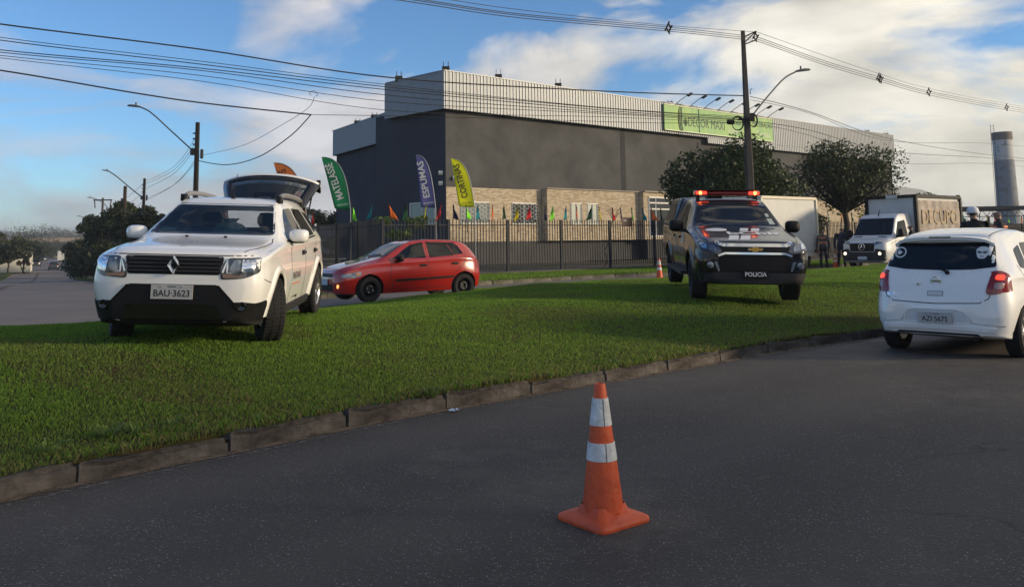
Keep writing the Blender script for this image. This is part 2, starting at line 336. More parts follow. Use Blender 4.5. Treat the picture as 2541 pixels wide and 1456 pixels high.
def kerb(name, line, mat, step, top, seed, inset, w=.12):
    bed = MB()                                             # mortar bed under the stones
    for a, b in zip(line[:-1], line[1:]):
        za = road_z(a.x, a.y) if name != 'kerb' else 0
        t = (b - a).normalized(); n = Vector((-t.y, t.x)); vs = []
        for p in (a, b):
            for q, zz in ((.02, .085), (w, .085)): vs.append((p.x + n.x * q, p.y + n.y * q, za + zz))
        bed.add(vs, [(0, 2, 3, 1)])
    ko = bed.build(name, mat); tag(ko, kind='structure')
    meshes = [stone_mesh(1, w, .30, mat, seed + k) for k in range(5)]; rg = random.Random(seed)
    pts = [line[0]]; acc = 0
    for a, b in zip(line[:-1], line[1:]):
        d = (b - a).length; pos = 0
        while acc + d - pos >= step:
            pos += step - acc; acc = 0; pts.append(a + (b - a) * (pos / d))
        acc += d - pos
    for a, b in zip(pts[:-1], pts[1:]):
        c = (a + b) / 2; t = (b - a); ang = math.atan2(t.y, t.x); n = Vector((-t.y, t.x)).normalized()
        o = link(bpy.data.objects.new('kerb_stone', rg.choice(meshes)), ko); c = c + n * (w / 2 + rg.uniform(-.012, .012))
        zz = (0 if name == 'kerb' else road_z(c.x, c.y)) + top - .15 + rg.uniform(-.022, .008)
        o.location = (c.x, c.y, zz); o.rotation_euler = (rg.uniform(-.10, .03), rg.uniform(-.016, .016), ang + rg.uniform(-.018, .018)); o.scale = (t.length * rg.uniform(.984, 1.0), 1, 1)
    return ko
kerb('kerb', [p for p in KNs if p.x > -6 and p.x < 16], m_kerb, 1.04, .125, 3, 0)
# worn pale edge line / silt beside the near kerb
def worn(name, rgb, lo, hi, sc):
    m = M(name, rgb, .9, spec=.2); t = m.node_tree; b = t.nodes['Principled BSDF']; g = nd(t, 'ShaderNodeNewGeometry')
    n = nd(t, 'ShaderNodeTexNoise'); t.links.new(g.outputs['Position'], n.inputs['Vector']); n.inputs['Scale'].default_value = sc; n.inputs['Detail'].default_value = 7; n.inputs['Roughness'].default_value = .75
    t.links.new(ramp(t, n.outputs[0], [(lo, 0.0), (hi, 1.0)]), b.inputs['Alpha']); return m
def strip(name, line, o0, o1, zf, mat):
    mb = MB(); A, B = offs(line, o0), offs(line, o1)
    for i in range(len(line) - 1): mb.add([(q.x, q.y, zf(q.x, q.y)) for q in (A[i], A[i + 1], B[i + 1], B[i])], [(0, 1, 2, 3)])
    return tag(mb.build(name, mat), kind='structure')
ml_ = [p for p in KNs if -6 < p.x < 16]
strip('gutter_silt', ml_, -.005, -.10, lambda x, y: .004, worn('silt', (.17, .125, .09), .38, .52, 3.5))
strip('edge_line', ml_, -.13, -.18, lambda x, y: .004, worn('worn_paint', (.20, .19, .18), .47, .62, 22))
# far kerb, verge, yard
FK = [G(1173, 709.4, .15), G(1419, 693.6, .15), G(1619, 685, .15)]
FKL = [Vector((-11.6, 24.6)), Vector((-10.2, 23.2)), Vector((-8, 22.6)), Vector((-5, 23.4))] + [Vector((p.x, p.y)) for p in FK] + [Vector((10.5, 36.2)), Vector((18, 42.2)), Vector((30, 51.5)), Vector((48, 65))]
FKs = [Vector((p[0], p[1])) for p in catmull([tuple(p) for p in FKL], 8)]
STR = [SL * 2.1 + SD * s for s in (27, 34, 45, 60, 80, 110, 150, 220, 330, 420)]
kerb('far_kerb', [p for p in FKs if -9 < p.x < 26], m_kerbf, 1.0, .14, 11, 0, .14)
def vz(x, y): return road_z(x, y) + .13
FCOR = Vector((-4.6, 29.9)); FDIR = Vector((math.sin(R(52.5)), math.cos(R(52.5)))); FDIL = Vector((-.474, .8805))
FEND = FCOR + FDIR * 66; FLEND = FCOR + FDIL * 60
sheet('verge', [(p.x, p.y) for p in offs(FKs, .12)] + [(FEND.x + 2, FEND.y), (FEND.x, FEND.y + 3), (FCOR.x + .6, FCOR.y + 1.2), (FLEND.x + 1, FLEND.y)] + [(p.x, p.y) for p in reversed(STR)], 1.6, vz, m_verge, skirt=.3)
sheet('yard', [(FCOR.x + .5, FCOR.y + 1), (FEND.x, FEND.y + 2.8), (150, 90), (190, 190), (-60, 190), (FLEND.x + .8, FLEND.y)], 3.0, lambda x, y: vz(x, y) - .02, m_yard)
LS = [SL * -5.3 + SD * s for s in (10, 20, 34, 60, 90, 150, 220, 330, 420)]
sheet('street_verge', [(p.x, p.y) for p in LS] + [(-420, 330), (-200, 60), (-60, 0)], 4, lambda x, y: street_z(x * SD.x + y * SD.y) + .12, m_verge, skirt=.3)
# pale concrete band across the side street, tar joint, cracks
mb = MB(); c0 = [G(-60, 706, -.42), G(330, 698, -.42), G(330, 691.5, -.5), G(-60, 698, -.5)]
o = sheet('concrete_band', [(p.x, p.y) for p in c0], 1.5, lambda x, y: road_z(x, y) + .008, M('pale_concrete', (.34, .27, .20), .9, var=.3, vscale=1.2))
def crack(pts, w, mat, name='tar_joint'):
    L2 = [Vector(p) for p in pts]; fine = [Vector((p[0], p[1])) for p in catmull([tuple(p) for p in L2], 6)]
    return strip(name, fine, -w / 2, w / 2, lambda x, y: road_z(x, y) + .006, mat)
m_tar = M('tar', (.06, .035, .02), .8)
crack([SL * -1.9 + SD * s + SL * random.uniform(-.15, .15) for s in (40, 50, 62, 75, 95, 120, 150)], .28, m_tar)
crack([Vector((p.x, p.y)) for p in (G(-40, 714, -.35), G(60, 709, -.35), G(160, 708, -.35), G(250, 706, -.35))], .18, m_tar)
# ------------------------------------------------------------------ grass
def grass_mat(name, c1, c2, c3):
    m = bpy.data.materials.new(name); m.use_nodes = True; t = m.node_tree; b = t.nodes['Principled BSDF']; L = t.links.new
    g = nd(t, 'ShaderNodeNewGeometry'); n = nd(t, 'ShaderNodeTexNoise'); L(g.outputs['Position'], n.inputs['Vector']); n.inputs['Scale'].default_value = .9; n.inputs['Detail'].default_value = 5
    a = nd(t, 'ShaderNodeAttribute'); a.attribute_name = 'dry'
    c = mixc(t, g.outputs['Random Per Island'], c1, c2)
    f = mth(t, 'ADD', ramp(t, n.outputs[0], [(.55, 0.0), (.78, .5)]), a.outputs['Fac']); f = mth(t, 'MULTIPLY', f, mth(t, 'GREATER_THAN', g.outputs['Random Per Island'], .45), True)
    L(mixc(t, f, c, c3), b.inputs['Base Color']); b.inputs['Roughness'].default_value = .55; b.inputs['Specular IOR Level'].default_value = .25
    tr = nd(t, 'ShaderNodeBsdfTranslucent'); L(mixc(t, f, c, c3), tr.inputs[0]); mx = nd(t, 'ShaderNodeMixShader'); mx.inputs[0].default_value = .45
    L(b.outputs[0], mx.inputs[1]); L(tr.outputs[0], mx.inputs[2]); L(mx.outputs[0], t.nodes['Material Output'].inputs[0]); return m
m_grass = grass_mat('grass_blade', (.105, .20, .022), (.22, .375, .045), (.20, .17, .065))
def inside(poly, X, Y):
    r = np.zeros(len(X), bool); n = len(poly)
    for i in range(n):
        x1, y1 = poly[i]; x2, y2 = poly[(i + 1) % n]
        c = ((y1 > Y) != (y2 > Y)) & (X < (x2 - x1) * (Y - y1) / (y2 - y1 + 1e-12) + x1); r ^= c
    return r
def grass(name, poly, n, zf, dens, hgt, wid, label, cat, dryf=None, dx=(-20, 26), dy=(2, 32)):
    xs, ys = [], []
    gx = np.arange(dx[0], dx[1] + .5, .5); gy = np.arange(dy[0], dy[1] + .5, .5); Z = np.array([[zf(a, b) for b in gy] for a in gx])
    tot = 0
    while tot < n:
        X = RNG.uniform(dx[0], dx[1], 200000); Y = RNG.uniform(dy[0], dy[1], 200000)
        k = inside(poly, X, Y) & (RNG.random(200000) < dens(X, Y)); xs.append(X[k]); ys.append(Y[k]); tot += k.sum()
    X = np.concatenate(xs)[:n]; Y = np.concatenate(ys)[:n]
    i = np.clip(((X - dx[0]) / .5).astype(int), 0, len(gx) - 2); j = np.clip(((Y - dy[0]) / .5).astype(int), 0, len(gy) - 2); u = (X - gx[i]) / .5; v = (Y - gy[j]) / .5
    z = Z[i, j] * (1 - u) * (1 - v) + Z[i + 1, j] * u * (1 - v) + Z[i, j + 1] * (1 - u) * v + Z[i + 1, j + 1] * u * v
    dist = np.hypot(X, Y); cl = np.sin(X * 5.1 + np.sin(Y * 4.3) * 2) * np.sin(Y * 6.3 + np.sin(X * 3.7) * 2)
    h = hgt(X, Y) * RNG.uniform(.6, 1.25, n) * (1 + .22 * cl); w = wid(dist) * RNG.uniform(.7, 1.3, n); a = RNG.uniform(0, 2 * PI, n); lean = RNG.uniform(.15, .95, n) * h; la = RNG.uniform(0, 2 * PI, n)
    V = np.zeros((n, 4, 3)); V[:, 0] = np.stack([X - np.cos(a) * w / 2, Y - np.sin(a) * w / 2, z - .012], 1); V[:, 1] = np.stack([X + np.cos(a) * w / 2, Y + np.sin(a) * w / 2, z - .012], 1)
    V[:, 3] = np.stack([X + np.cos(la) * lean * .35 + np.cos(a) * w * .25, Y + np.sin(la) * lean * .35 + np.sin(a) * w * .25, z + h * .62], 1)
    V[:, 2] = np.stack([X + np.cos(la) * lean, Y + np.sin(la) * lean, z + h], 1)
    me = bpy.data.meshes.new(name); me.vertices.add(n * 4); me.vertices.foreach_set('co', V.ravel())
    me.loops.add(n * 6); b = np.arange(n)[:, None] * 4; idx = np.concatenate([b + np.array([[0, 1, 3]]), b + np.array([[0, 3, 2]])], 1).ravel()
    me.loops.foreach_set('vertex_index', idx.astype(np.int32)); me.polygons.add(n * 2); me.polygons.foreach_set('loop_start', np.arange(0, n * 6, 3, dtype=np.int32)); me.polygons.foreach_set('loop_total', np.full(n * 2, 3, np.int32))
    at = me.attributes.new('dry', 'FLOAT', 'POINT'); dv = (dryf(X, Y) if dryf else np.zeros(n)); at.data.foreach_set('value', np.repeat(dv, 4).astype(np.float32))
    me.materials.append(m_grass); me.update(); o = link(bpy.data.objects.new(name, me)); tag(o, label, cat, kind='stuff'); return o
kna = np.array([tuple(p) for p in KN_c])
def dnear(X, Y):
    d = np.full(len(X), 1e9)
    for (a, b) in zip(kna[:-1], kna[1:]):
        ab = b - a; t = np.clip(((X - a[0]) * ab[0] + (Y - a[1]) * ab[1]) / (ab @ ab), 0, 1); d = np.minimum(d, np.hypot(a[0] + ab[0] * t - X, a[1] + ab[1] * t - Y))
    return d
def infr(X, Y): return (np.abs(X) < .66 * Y + 1.2)
grass('grass', [(p.x, p.y) for p in offs(KNs, KOFF - .075)] + [(p.x, p.y) for p in FARE], 520000, med_z,
      lambda X, Y: infr(X, Y) * np.clip((7.5 / np.hypot(X, Y)) ** 1.35, 0, 1) * (.38 + .62 * np.clip(dnear(X, Y) / 1.1, 0, 1)), lambda X, Y: .024 + .030 * np.exp(-dnear(X, Y) / .3), lambda d: .0045 + .00045 * np.maximum(d - 6, 0),
      'short green lawn grass covering the traffic island', 'grass', lambda X, Y: 1.0 * np.exp(-dnear(X, Y) / 1.0) + .5 * (np.sin(X * .9 + np.sin(Y * .7) * 2) * np.sin(Y * 1.1 + X * .3) > .55))
vpoly = [(p.x, p.y) for p in FKs if -9 < p.x < 30]; vpoly = vpoly + [(FCOR.x + FDIR.x * 40, FCOR.y + FDIR.y * 40 + .3), (FCOR.x, FCOR.y + .3), (-9, 30)]
grass('verge_grass', vpoly, 70000, vz, lambda X, Y: infr(X, Y) * 1.0, lambda X, Y: X * 0 + .07, lambda d: .00055 * d, 'patchy grass strip between the far kerb and the picket fence', 'grass', lambda X, Y: .25 * (np.sin(X * 1.7) * np.sin(Y * 1.3 + X) > .2), dx=(-10, 31), dy=(22, 56))
# ================================================================== vehicle kit  (local: +X forward, +Y left, Z up, origin on the ground between the axles)
def solid_eval(o):
    dg = bpy.context.evaluated_depsgraph_get(); dg.update(); me = bpy.data.meshes.new_from_object(o.evaluated_get(dg)); return me
def loft(sp, ns=74, nr=5):
    """sp: L, x0 (local x of the nose) and knot lists over the distance s from the nose"""
    f = {k: pch(v) for k, v in sp.items() if isinstance(v, list)}; L = sp['L']
    u = np.linspace(0, 1, ns); ss = L * (u - .11 * np.sin(4 * PI * u) / (2 * PI) * 1.0); ss = sorted(set([0, .015, .04, .08, .13] + [s for s in ss if .16 < s < L - .16] + [L - .13, L - .08, L - .04, L - .015, L]))
    rings = []
    for s in ss:
        zb, zm, zs, ze, zt = f['zbot'](s), f['zmid'](s), f['zbelt'](s), f['zedge'](s), f['ztop'](s)
        wb, wm, wsh, we = f['wsill'](s), f['wmax'](s), f['wbelt'](s), f['wedge'](s)
        cp = [(0, zb), (wb * .55, zb), (wb * .93, zb + .012), (wb, zb + .07), (wm, zm), (wm * .35 + wsh * .65, zm * .28 + zs * .72), (wsh, zs), (wsh * .52 + we * .48, zs * .5 + ze * .5 + sp.get('tumble', .0)), (we, ze), (we * .86, ze + (zt - ze) * .62), (we * .5, ze + (zt - ze) * .94), (0, zt)]
        rings.append((s, [tuple(p) for p in catmull(cp, nr)]))
    vs = []; fs = []; n = len(rings[0][1]); N = 2 * n - 2
    for s, h in rings:
        ring = [(a, b) for a, b in h] + [(-a, b) for a, b in reversed(h[1:-1])]
        vs += [(sp['x0'] - s, a, b) for a, b in ring]
    for i in range(len(rings) - 1):
        for k in range(N): fs.append((i * N + k, i * N + (k + 1) % N, (i + 1) * N + (k + 1) % N, (i + 1) * N + k))
    for end, dx in ((0, 1), (len(rings) - 1, -1)):           # closed nose and tail, slightly crowned
        base = end * N; prev = list(range(base, base + N)); cz = np.mean([vs[i][2] for i in prev])
        for q, b in ((.75, .012), (.45, .025), (.15, .03)):
            o = len(vs)
            for i in range(N):
                p = vs[base + i]; vs.append((p[0] + dx * b * sp.get('crown', 1), p[1] * q, cz + (p[2] - cz) * q))
            cur = list(range(o, o + N)); fs += [(prev[k], prev[(k + 1) % N], cur[(k + 1) % N], cur[k]) for k in range(N)]; prev = cur
        fs.append(tuple(prev))
    return vs, fs
class Car:
    def __init__(c, name, label, sp, paint, pos, rot, m_liner=None):
        c.sp = sp; c.t = thing(name, label, 'car', pos, rot=rot); c.paint = paint
        mb = MB(); vs, fs = loft(sp); mb.add(vs, fs); me = mb.mesh('body', [paint, M('wheel_well', (.008, .008, .009), .9)], 40)
        c.solid = me.copy(); c.bvh = None
        body = bpy.data.objects.new('body', me); link(body, None); c.body = body
        cut = MB(); r = sp['arch_r']
        for ax in sp['axles']:
            for sg in (-1, 1):
                a = []
                for k in range(28):
                    q = 2 * PI * k / 28; a.append((ax + math.cos(q) * r, sp['wheel_r'] + math.sin(q) * r * sp.get('arch_sq', 1)))
                n = 28; y0, y1 = sg * (sp['track'] - .16), sg * 1.3
                cut.add([(p[0], y0, p[1]) for p in a] + [(p[0], y1, p[1]) for p in a], [tuple(range(n)), tuple(range(2 * n - 1, n - 1, -1))] + [(i, (i + 1) % n, (i + 1) % n + n, i + n) for i in range(n)])
        c.cutters = [cut.build('cutter', paint)]
    def carve(c, mb): c.cutters.append(mb.build('cutter', c.paint))
    def finish_body(c):
        def vol(mh):
            b = bmesh.new(); b.from_mesh(mh); v = b.calc_volume(); b.free(); return v
        for q in c.cutters:                                   # one cut at a time; a cut that fails is tried again another way
            v0 = vol(c.body.data); keep = c.body.data
            for tr in range(4):
                m = c.body.modifiers.new('b', 'BOOLEAN'); m.operation = 'DIFFERENCE'; m.object = q; m.solver = 'EXACT' if tr < 3 else 'FAST'
                if tr == 1: m.use_self = True
                if tr == 2: q.location.x += .0037; q.location.z += .0023; m.use_hole_tolerant = True
                me = solid_eval(c.body); c.body.modifiers.clear(); v1 = vol(me)
                if len(me.polygons) > 200 and v0 * .35 < v1 < v0 - 1e-4: break
            if tr == 3 and not (v0 * .35 < v1 < v0): me = keep
            c.body.data = me
            b = bmesh.new(); b.from_mesh(me); bmesh.ops.remove_doubles(b, verts=b.verts, dist=2e-4); bmesh.ops.dissolve_degenerate(b, edges=b.edges, dist=1e-4); b.to_mesh(me); b.free()
        for q in c.cutters: bpy.data.objects.remove(q)
        while len(me.materials) > 2: me.materials.pop()
        sp = c.sp
        for p in me.polygons:
            ct = p.center; p.material_index = 1 if ct.z < sp.get('black_below', 0) else 0
            for ax in sp['axles']:
                d = math.hypot(ct.x - ax, (ct.z - sp['wheel_r']) / sp.get('arch_sq', 1))
                if d < sp['arch_r'] + .004 and abs(ct.y) < sp['wmaxv'] - .012: p.material_index = 1
        me.shade_smooth(); me.set_sharp_from_angle(angle=R(38)); c.body.parent = c.t
        bm = bmesh.new(); bm.from_mesh(c.solid); c.bvh = BVHTree.FromBMesh(bm); bm.free()
    def hit(c, view, a, b):
        sp = c.sp
        if view == 'front': o, d = Vector((5, a, b)), Vector((-1, 0, 0))
        elif view == 'rear': o, d = Vector((-5, a, b)), Vector((1, 0, 0))
        elif view == 'left': o, d = Vector((a, 3, b)), Vector((0, -1, 0))
        elif view == 'right': o, d = Vector((a, -3, b)), Vector((0, 1, 0))
        else: o, d = Vector((a, b, 4)), Vector((0, 0, -1))
        h = c.bvh.ray_cast(o, d)
        if h[0] is None: q = c.bvh.find_nearest(o + d * (5 if view in ('front', 'rear') else 3)); return q[0], -d
        return h[0], -d
    def panel(c, name, view, poly, mat, off=.004, res=.05, th=.02, parent=None, smooth=40, label=None):
        """a plate that follows the body, outlined in side (x,z), front/rear (y,z) or top (x,y) view"""
        bm = poly_grid(poly, min(res, .045))
        for v in bm.verts:
            p, n = c.hit(view, v.co.x, v.co.y); v.co = p + n * off
        ed = [e for e in bm.edges if e.is_boundary]; g = bmesh.ops.extrude_edge_only(bm, edges=ed)
        dv = {'front': (-1, 0, 0), 'rear': (1, 0, 0), 'left': (0, -1, 0), 'right': (0, 1, 0), 'top': (0, 0, -1)}[view]
        for v in g['geom']:
            if isinstance(v, bmesh.types.BMVert): v.co += Vector(dv) * th
        bmesh.ops.recalc_face_normals(bm, faces=bm.faces); me = bpy.data.meshes.new(name); bm.to_mesh(me); bm.free()
        me.materials.append(mat); me.shade_smooth(); me.set_sharp_from_angle(angle=R(smooth)); o = link(bpy.data.objects.new(name, me), parent or c.t)
        fs = me.polygons
        if label: o['label'] = label
        return o
    def line(c, name, view, pts, w, mat, off=.003, parent=None, th=.006):
        P = [Vector(p) for p in pts]; fine = []
        for a, b in zip(P[:-1], P[1:]):
            k = max(1, int((b - a).length / .06)); fine += [a + (b - a) * (i / k) for i in range(k)]
        fine.append(P[-1]); A, B = offs(fine, w / 2), offs(fine, -w / 2); mb = MB(); pts3 = []
        for L2 in (A, B):
            for q in L2: p, n = c.hit(view, q.x, q.y); pts3.append(p + n * off)
        n = len(fine); dv = n_ = c.hit(view, fine[0].x, fine[0].y)[1]
        low = [p - dv * (off + th) for p in pts3]
        mb.add(pts3 + low, [(i, i + 1, n + i + 1, n + i) for i in range(n - 1)] + [(i, i + 1, 2 * n + i + 1, 2 * n + i) for i in range(n - 1)] + [(n + i, n + i + 1, 3 * n + i + 1, 3 * n + i) for i in range(n - 1)])
        return mb.build(name, mat, parent or c.t, 40)
    def decal_text(c, s, size, view, a, b, mat, name='lettering', flip=1, ang=0, sx=1.0, bold=0.0, off=.005):
        me = text_mesh(s, size, 0, bold, sx); ca, sa = math.cos(ang), math.sin(ang); ox = {'front': 1, 'rear': -1, 'left': -1, 'right': 1, 'top': 1}[view]
        bm = bmesh.new(); bm.from_mesh(me); bmesh.ops.triangulate(bm, faces=bm.faces)
        bmesh.ops.subdivide_edges(bm, edges=[e for e in bm.edges if e.calc_length() > .06], cuts=2)
        for v in bm.verts:
            x, y = v.co.x * ca - v.co.y * sa, v.co.x * sa + v.co.y * ca
            p, n = c.hit(view, a + ox * x * flip, b + y); v.co = p + n * off
        bm.to_mesh(me); bm.free(); me.materials.clear(); me.materials.append(mat); return link(bpy.data.objects.new(name, me), c.t)
    def sub(c, name, mb, mat, parent=None, smooth=35): return mb.build(name, mat, parent or c.t, smooth)
m_tyre = M('tyre_rubber', (.012, .012, .013), .85, var=.3, vscale=20, bump=.3, bscale=60)
m_black = M('black_plastic', (.005, .005, .006), .6, spec=.3)
m_dgrey = M('dark_grey_plastic', (.028, .028, .032), .6, spec=.3)
m_gloss = M('gloss_black', (.006, .006, .008), .12, coat=.6)
m_chrome = M('chrome', (.72, .73, .75), .12, 1.0)
m_alloy = M('alloy', (.52, .52, .54), .3, .9)
m_steel = M('black_steel_rim', (.016, .016, .018), .45, .4)
m_bolt = M('bolt_metal', (.6, .6, .6), .25, .9)
m_seam = M('seam_shadow_gap', (.01, .01, .012), .8)
m_lens = M('headlamp_lens', (.32, .36, .42), .06, .35, coat=1.0, var=.75, vscale=9, rgb2=(.05, .06, .08))
m_refl = M('lamp_reflector', (.75, .77, .8), .1, 1.0)
m_amber = M('amber_lens', (.55, .20, .05), .15, coat=.5)
m_redl = M('red_lens', (.22, .006, .006), .12, coat=.8)
m_redlit = M('red_lens_lit', (.5, .02, .01), .2, emit=(1, .06, .03), estr=1.1)
m_lamp_on = M('lamp_lit', (1, .9, .7), .2, emit=(1, .80, .55), estr=3)
m_plate = M('plate_grey', (.42, .42, .42), .45, var=.12, vscale=30)
m_pltxt = M('plate_lettering', (.012, .012, .016), .6)
m_seat = M('seat_fabric', (.012, .012, .015), .9)
m_tint = glassmat('tinted_glass', (.006, .008, .010), .0)
m_wind = glassmat('windscreen_glass', (.004, .006, .008), .55)
m_mirror = M('mirror_glass', (.6, .62, .65), .03, 1.0)
def wheel_proto(kind, r, w, rr):
    """tyre + rim lying on the y axis, outer face towards +y"""
    ty = MB(); ty.lathe([(rr, -w / 2), (rr + .01, -w / 2 - .004), (r - .03, -w / 2 - .006), (r - .006, -w / 2 + .02), (r, -w / 2 + .05), (r, w / 2 - .05), (r - .006, w / 2 - .02), (r - .03, w / 2 + .006), (rr + .01, w / 2 + .004), (rr, w / 2), (rr - .01, w / 2 - .03), (rr - .01, -w / 2 + .02), (rr, -w / 2)], 40, 'y', cap=False)
    for k in range(44):                                       # tread blocks
        a = 2 * PI * k / 44
        for yy in (-.36, 0.0, .36):
            q = Matrix.Rotation(-a, 3, 'Y'); ty.box(q @ Vector((r - .002, 0, 0)) + Vector((0, yy * w, 0)), (.012, w * .2, r * .085), q)
    rim = MB(); bolts = None
    rim.lathe([(rr, w / 2 - .012), (rr - .012, w / 2 - .004), (rr - .025, w / 2 - .02), (rr - .03, -w / 2 + .02), (.05, -w / 2 + .03)], 36, 'y', cap=False)
    f = w / 2 - .03
    if kind == 'steel':
        rim.lathe([(rr - .03, f - .03), (rr - .05, f - .05), (rr * .62, f - .03), (rr * .52, f), (rr * .30, f), (rr * .27, f - .03), (.001, f - .03)], 36, 'y', cap=False)
        bolts = MB()
        for k in range(4): a = 2 * PI * k / 4 + .4; bolts.lathe([(.013, f - .01), (.013, f + .016), (.006, f + .02), (.001, f + .02)], 8, 'y', c=(math.cos(a) * rr * .40, 0, math.sin(a) * rr * .40))
    else:
        n, wd, tw = {'five': (5, .085, .028), 'split': (5, .05, .04), 'six': (6, .07, .02)}[kind]
        rim.lathe([(rr * .28, f - .05), (rr * .27, f - .004), (rr * .2, f + .004), (.03, f - .006), (.001, f - .006)], 24, 'y')
        for k in range(n):
            a = 2 * PI * k / n + .3
            for off_ in ((-tw, tw) if kind == 'split' else (0,)):
                d = Vector((math.cos(a), 0, math.sin(a))); p = Vector((-math.sin(a), 0, math.cos(a))); w0, w1 = wd * .45, wd * .8
                A = d * rr * .22 + p * off_ * .6; B = d * (rr - .012) + p * off_ * 2.2
                vs = [A - p * w0 / 2, A + p * w0 / 2, B + p * w1 / 2, B - p * w1 / 2]; y0, y1 = Vector((0, f - .045, 0)), Vector((0, f + .002, 0)); y2 = Vector((0, f - .018, 0))
                rim.add([vs[0] + y0, vs[1] + y0, vs[2] + y0, vs[3] + y0, vs[0] + y1, vs[1] + y1, vs[2] + y2, vs[3] + y2], [(3, 2, 1, 0), (4, 5, 6, 7), (0, 1, 5, 4), (1, 2, 6, 5), (2, 3, 7, 6), (3, 0, 4, 7)])
    drum = MB(); drum.lathe([(rr * .8, -w / 2 + .05), (rr * .8, -w / 2 + .07), (.05, -w / 2 + .075)], 24, 'y')
    return ty, rim, drum, bolts
def wheels(c, kind, r, w, rr, rimmat, steer=0, extra=True, positions=None):
    ty, rim, drum, bolts = wheel_proto(kind, r, w, rr); tm, rm, dm = ty.mesh('tyre', m_tyre, 35), rim.mesh('rim', rimmat, 30), drum.mesh('brake_disc', m_black, 30); bmh = bolts.mesh('wheel_bolts', m_bolt, 30) if bolts else None
    for i, ax in enumerate(c.sp['axles']):
        for sg in (1, -1):
            w0 = bpy.data.objects.new('wheel', tm.copy() if False else tm); link(w0, c.t); w0.location = (ax, sg * c.sp['track'], r)
            w0.rotation_euler = (0, 0, (0 if sg > 0 else PI) + (steer if ax == max(c.sp['axles']) else 0))
            for nm, me in (('rim', rm), ('brake_disc', dm)) + ((('wheel_bolts', bmh),) if bmh else ()):
                if nm == 'wheel_bolts':
                    o = link(bpy.data.objects.new(nm, me), w0)
                else: o = link(bpy.data.objects.new(nm, me), w0)
def rounded(pts, r=.03, n=4):
    """round the corners of an outline"""
    P = [Vector(p) for p in pts]; out = []
    for i in range(len(P)):
        a, b, c = P[i - 1], P[i], P[(i + 1) % len(P)]; u, v = (a - b), (c - b); q = min(r, u.length * .45, v.length * .45); p0, p1 = b + u.normalized() * q, b + v.normalized() * q
        for k in range(n + 1):
            t = k / n; out.append(p0 * (1 - t)**2 + b * 2 * t * (1 - t) + p1 * t * t)
    return [(p.x, p.y) for p in out]
def mir(poly): return [(-p[0], p[1]) for p in reversed(poly)]
def inset(poly, d):
    P = [Vector(p) for p in poly]; n = len(P); area = sum(P[i].x * P[(i + 1) % n].y - P[(i + 1) % n].x * P[i].y for i in range(n)); sg = 1 if area > 0 else -1; out = []
    for i in range(n):
        t = (P[(i + 1) % n] - P[i - 1]).normalized(); out.append(P[i] + Vector((-t.y, t.x)) * d * sg)
    return [(p.x, p.y) for p in out]
def ring_panel(c, name, view, poly, wd, mat, off=.008, parent=None):
    P = [Vector(p) for p in poly] + [Vector(poly[0])]; return c.line(name, view, P, wd, mat, off, parent)
def mirror(c, x, y, z, sx, sy, sz, mat, sg, base=None):
    mb = MB(); 
    prof = [(-.5, .55), (-.42, .85), (-.1, 1.0), (.25, .9), (.45, .6), (.5, .3)]; vs = []; fs = []; n = 16
    for (t, q) in prof:
        for k in range(n):
            a = 2 * PI * k / n; ca, sa = math.cos(a), math.sin(a); e = .6; py = math.copysign(abs(ca)**e, ca) * sy / 2 * q; pz = math.copysign(abs(sa)**e, sa) * sz / 2 * q
            vs.append((x + t * sx, y + sg * py + sg * sy * .3, z + pz))
    for i in range(len(prof) - 1):
        for k in range(n): fs.append((i * n + k, i * n + (k + 1) % n, (i + 1) * n + (k + 1) % n, (i + 1) * n + k))
    fs += [tuple(range(n)), tuple((len(prof) - 1) * n + k for k in range(n))]
    mb.add(vs, fs); o = mb.build('door_mirror', mat, c.t, 50)
    st = MB(); st.add([(x + .06, y - sg * .12, z - sz * .55), (x - .07, y - sg * .12, z - sz * .55), (x - .06, y + sg * sy * .55, z - sz * .50), (x + .05, y + sg * sy * .55, z - sz * .50)] + [(x + .06, y - sg * .12, z - sz * .25), (x - .07, y - sg * .12, z - sz * .25), (x - .06, y + sg * sy * .55, z - sz * .28), (x + .05, y + sg * sy * .55, z - sz * .28)], [(0, 1, 2, 3), (4, 5, 6, 7), (0, 1, 5, 4), (1, 2, 6, 5), (2, 3, 7, 6), (3, 0, 4, 7)]); st.build('mirror_arm', base or m_black, o)
    gl = MB(); gl.box((x - sx * .5 - .002, y + sg * sy * .3, z), (.004, sy * .5, sz * .5)); gl.build('mirror_glass', m_mirror, o); return o
def plate(c, view, x, y, z, w, h, txt, top, ang=0.0):
    sg = 1 if view == 'front' else -1; mb = MB(); mb.box((x, y, z), (.012, w, h)); o = mb.build('number_plate', m_plate, c.t)
    M4 = frame((x + sg * .0065, y, z - h * .12), (0, sg, 0), (0, 0, 1)); text(txt, h * .66, M4, m_pltxt, o, ext=.001, sx=.93, bold=.0012, name='plate_number')
    text(top, h * .15, frame((x + sg * .0065, y, z + h * .36), (0, sg, 0), (0, 0, 1)), m_pltxt, o, ext=.001, name='plate_state')
    for yy in (-.25, .25): b = MB(); b.box((x + sg * .009, y + yy * w, z + h * .36), (.008, .014, .014)); b.build('plate_screw', m_bolt, o)
    return o
def handles(c, side, xs, z, mat, L=.17, dz=0):
    for k, x in enumerate(xs):
        p, n = c.hit(side, x, z + dz * k); mb = MB(); mb.box(p + n * .018, (L, .03, .035)); mb.box(p + n * .004, (L * .75, .02, .06)); mb.build('door_handle', mat, c.t, 40)
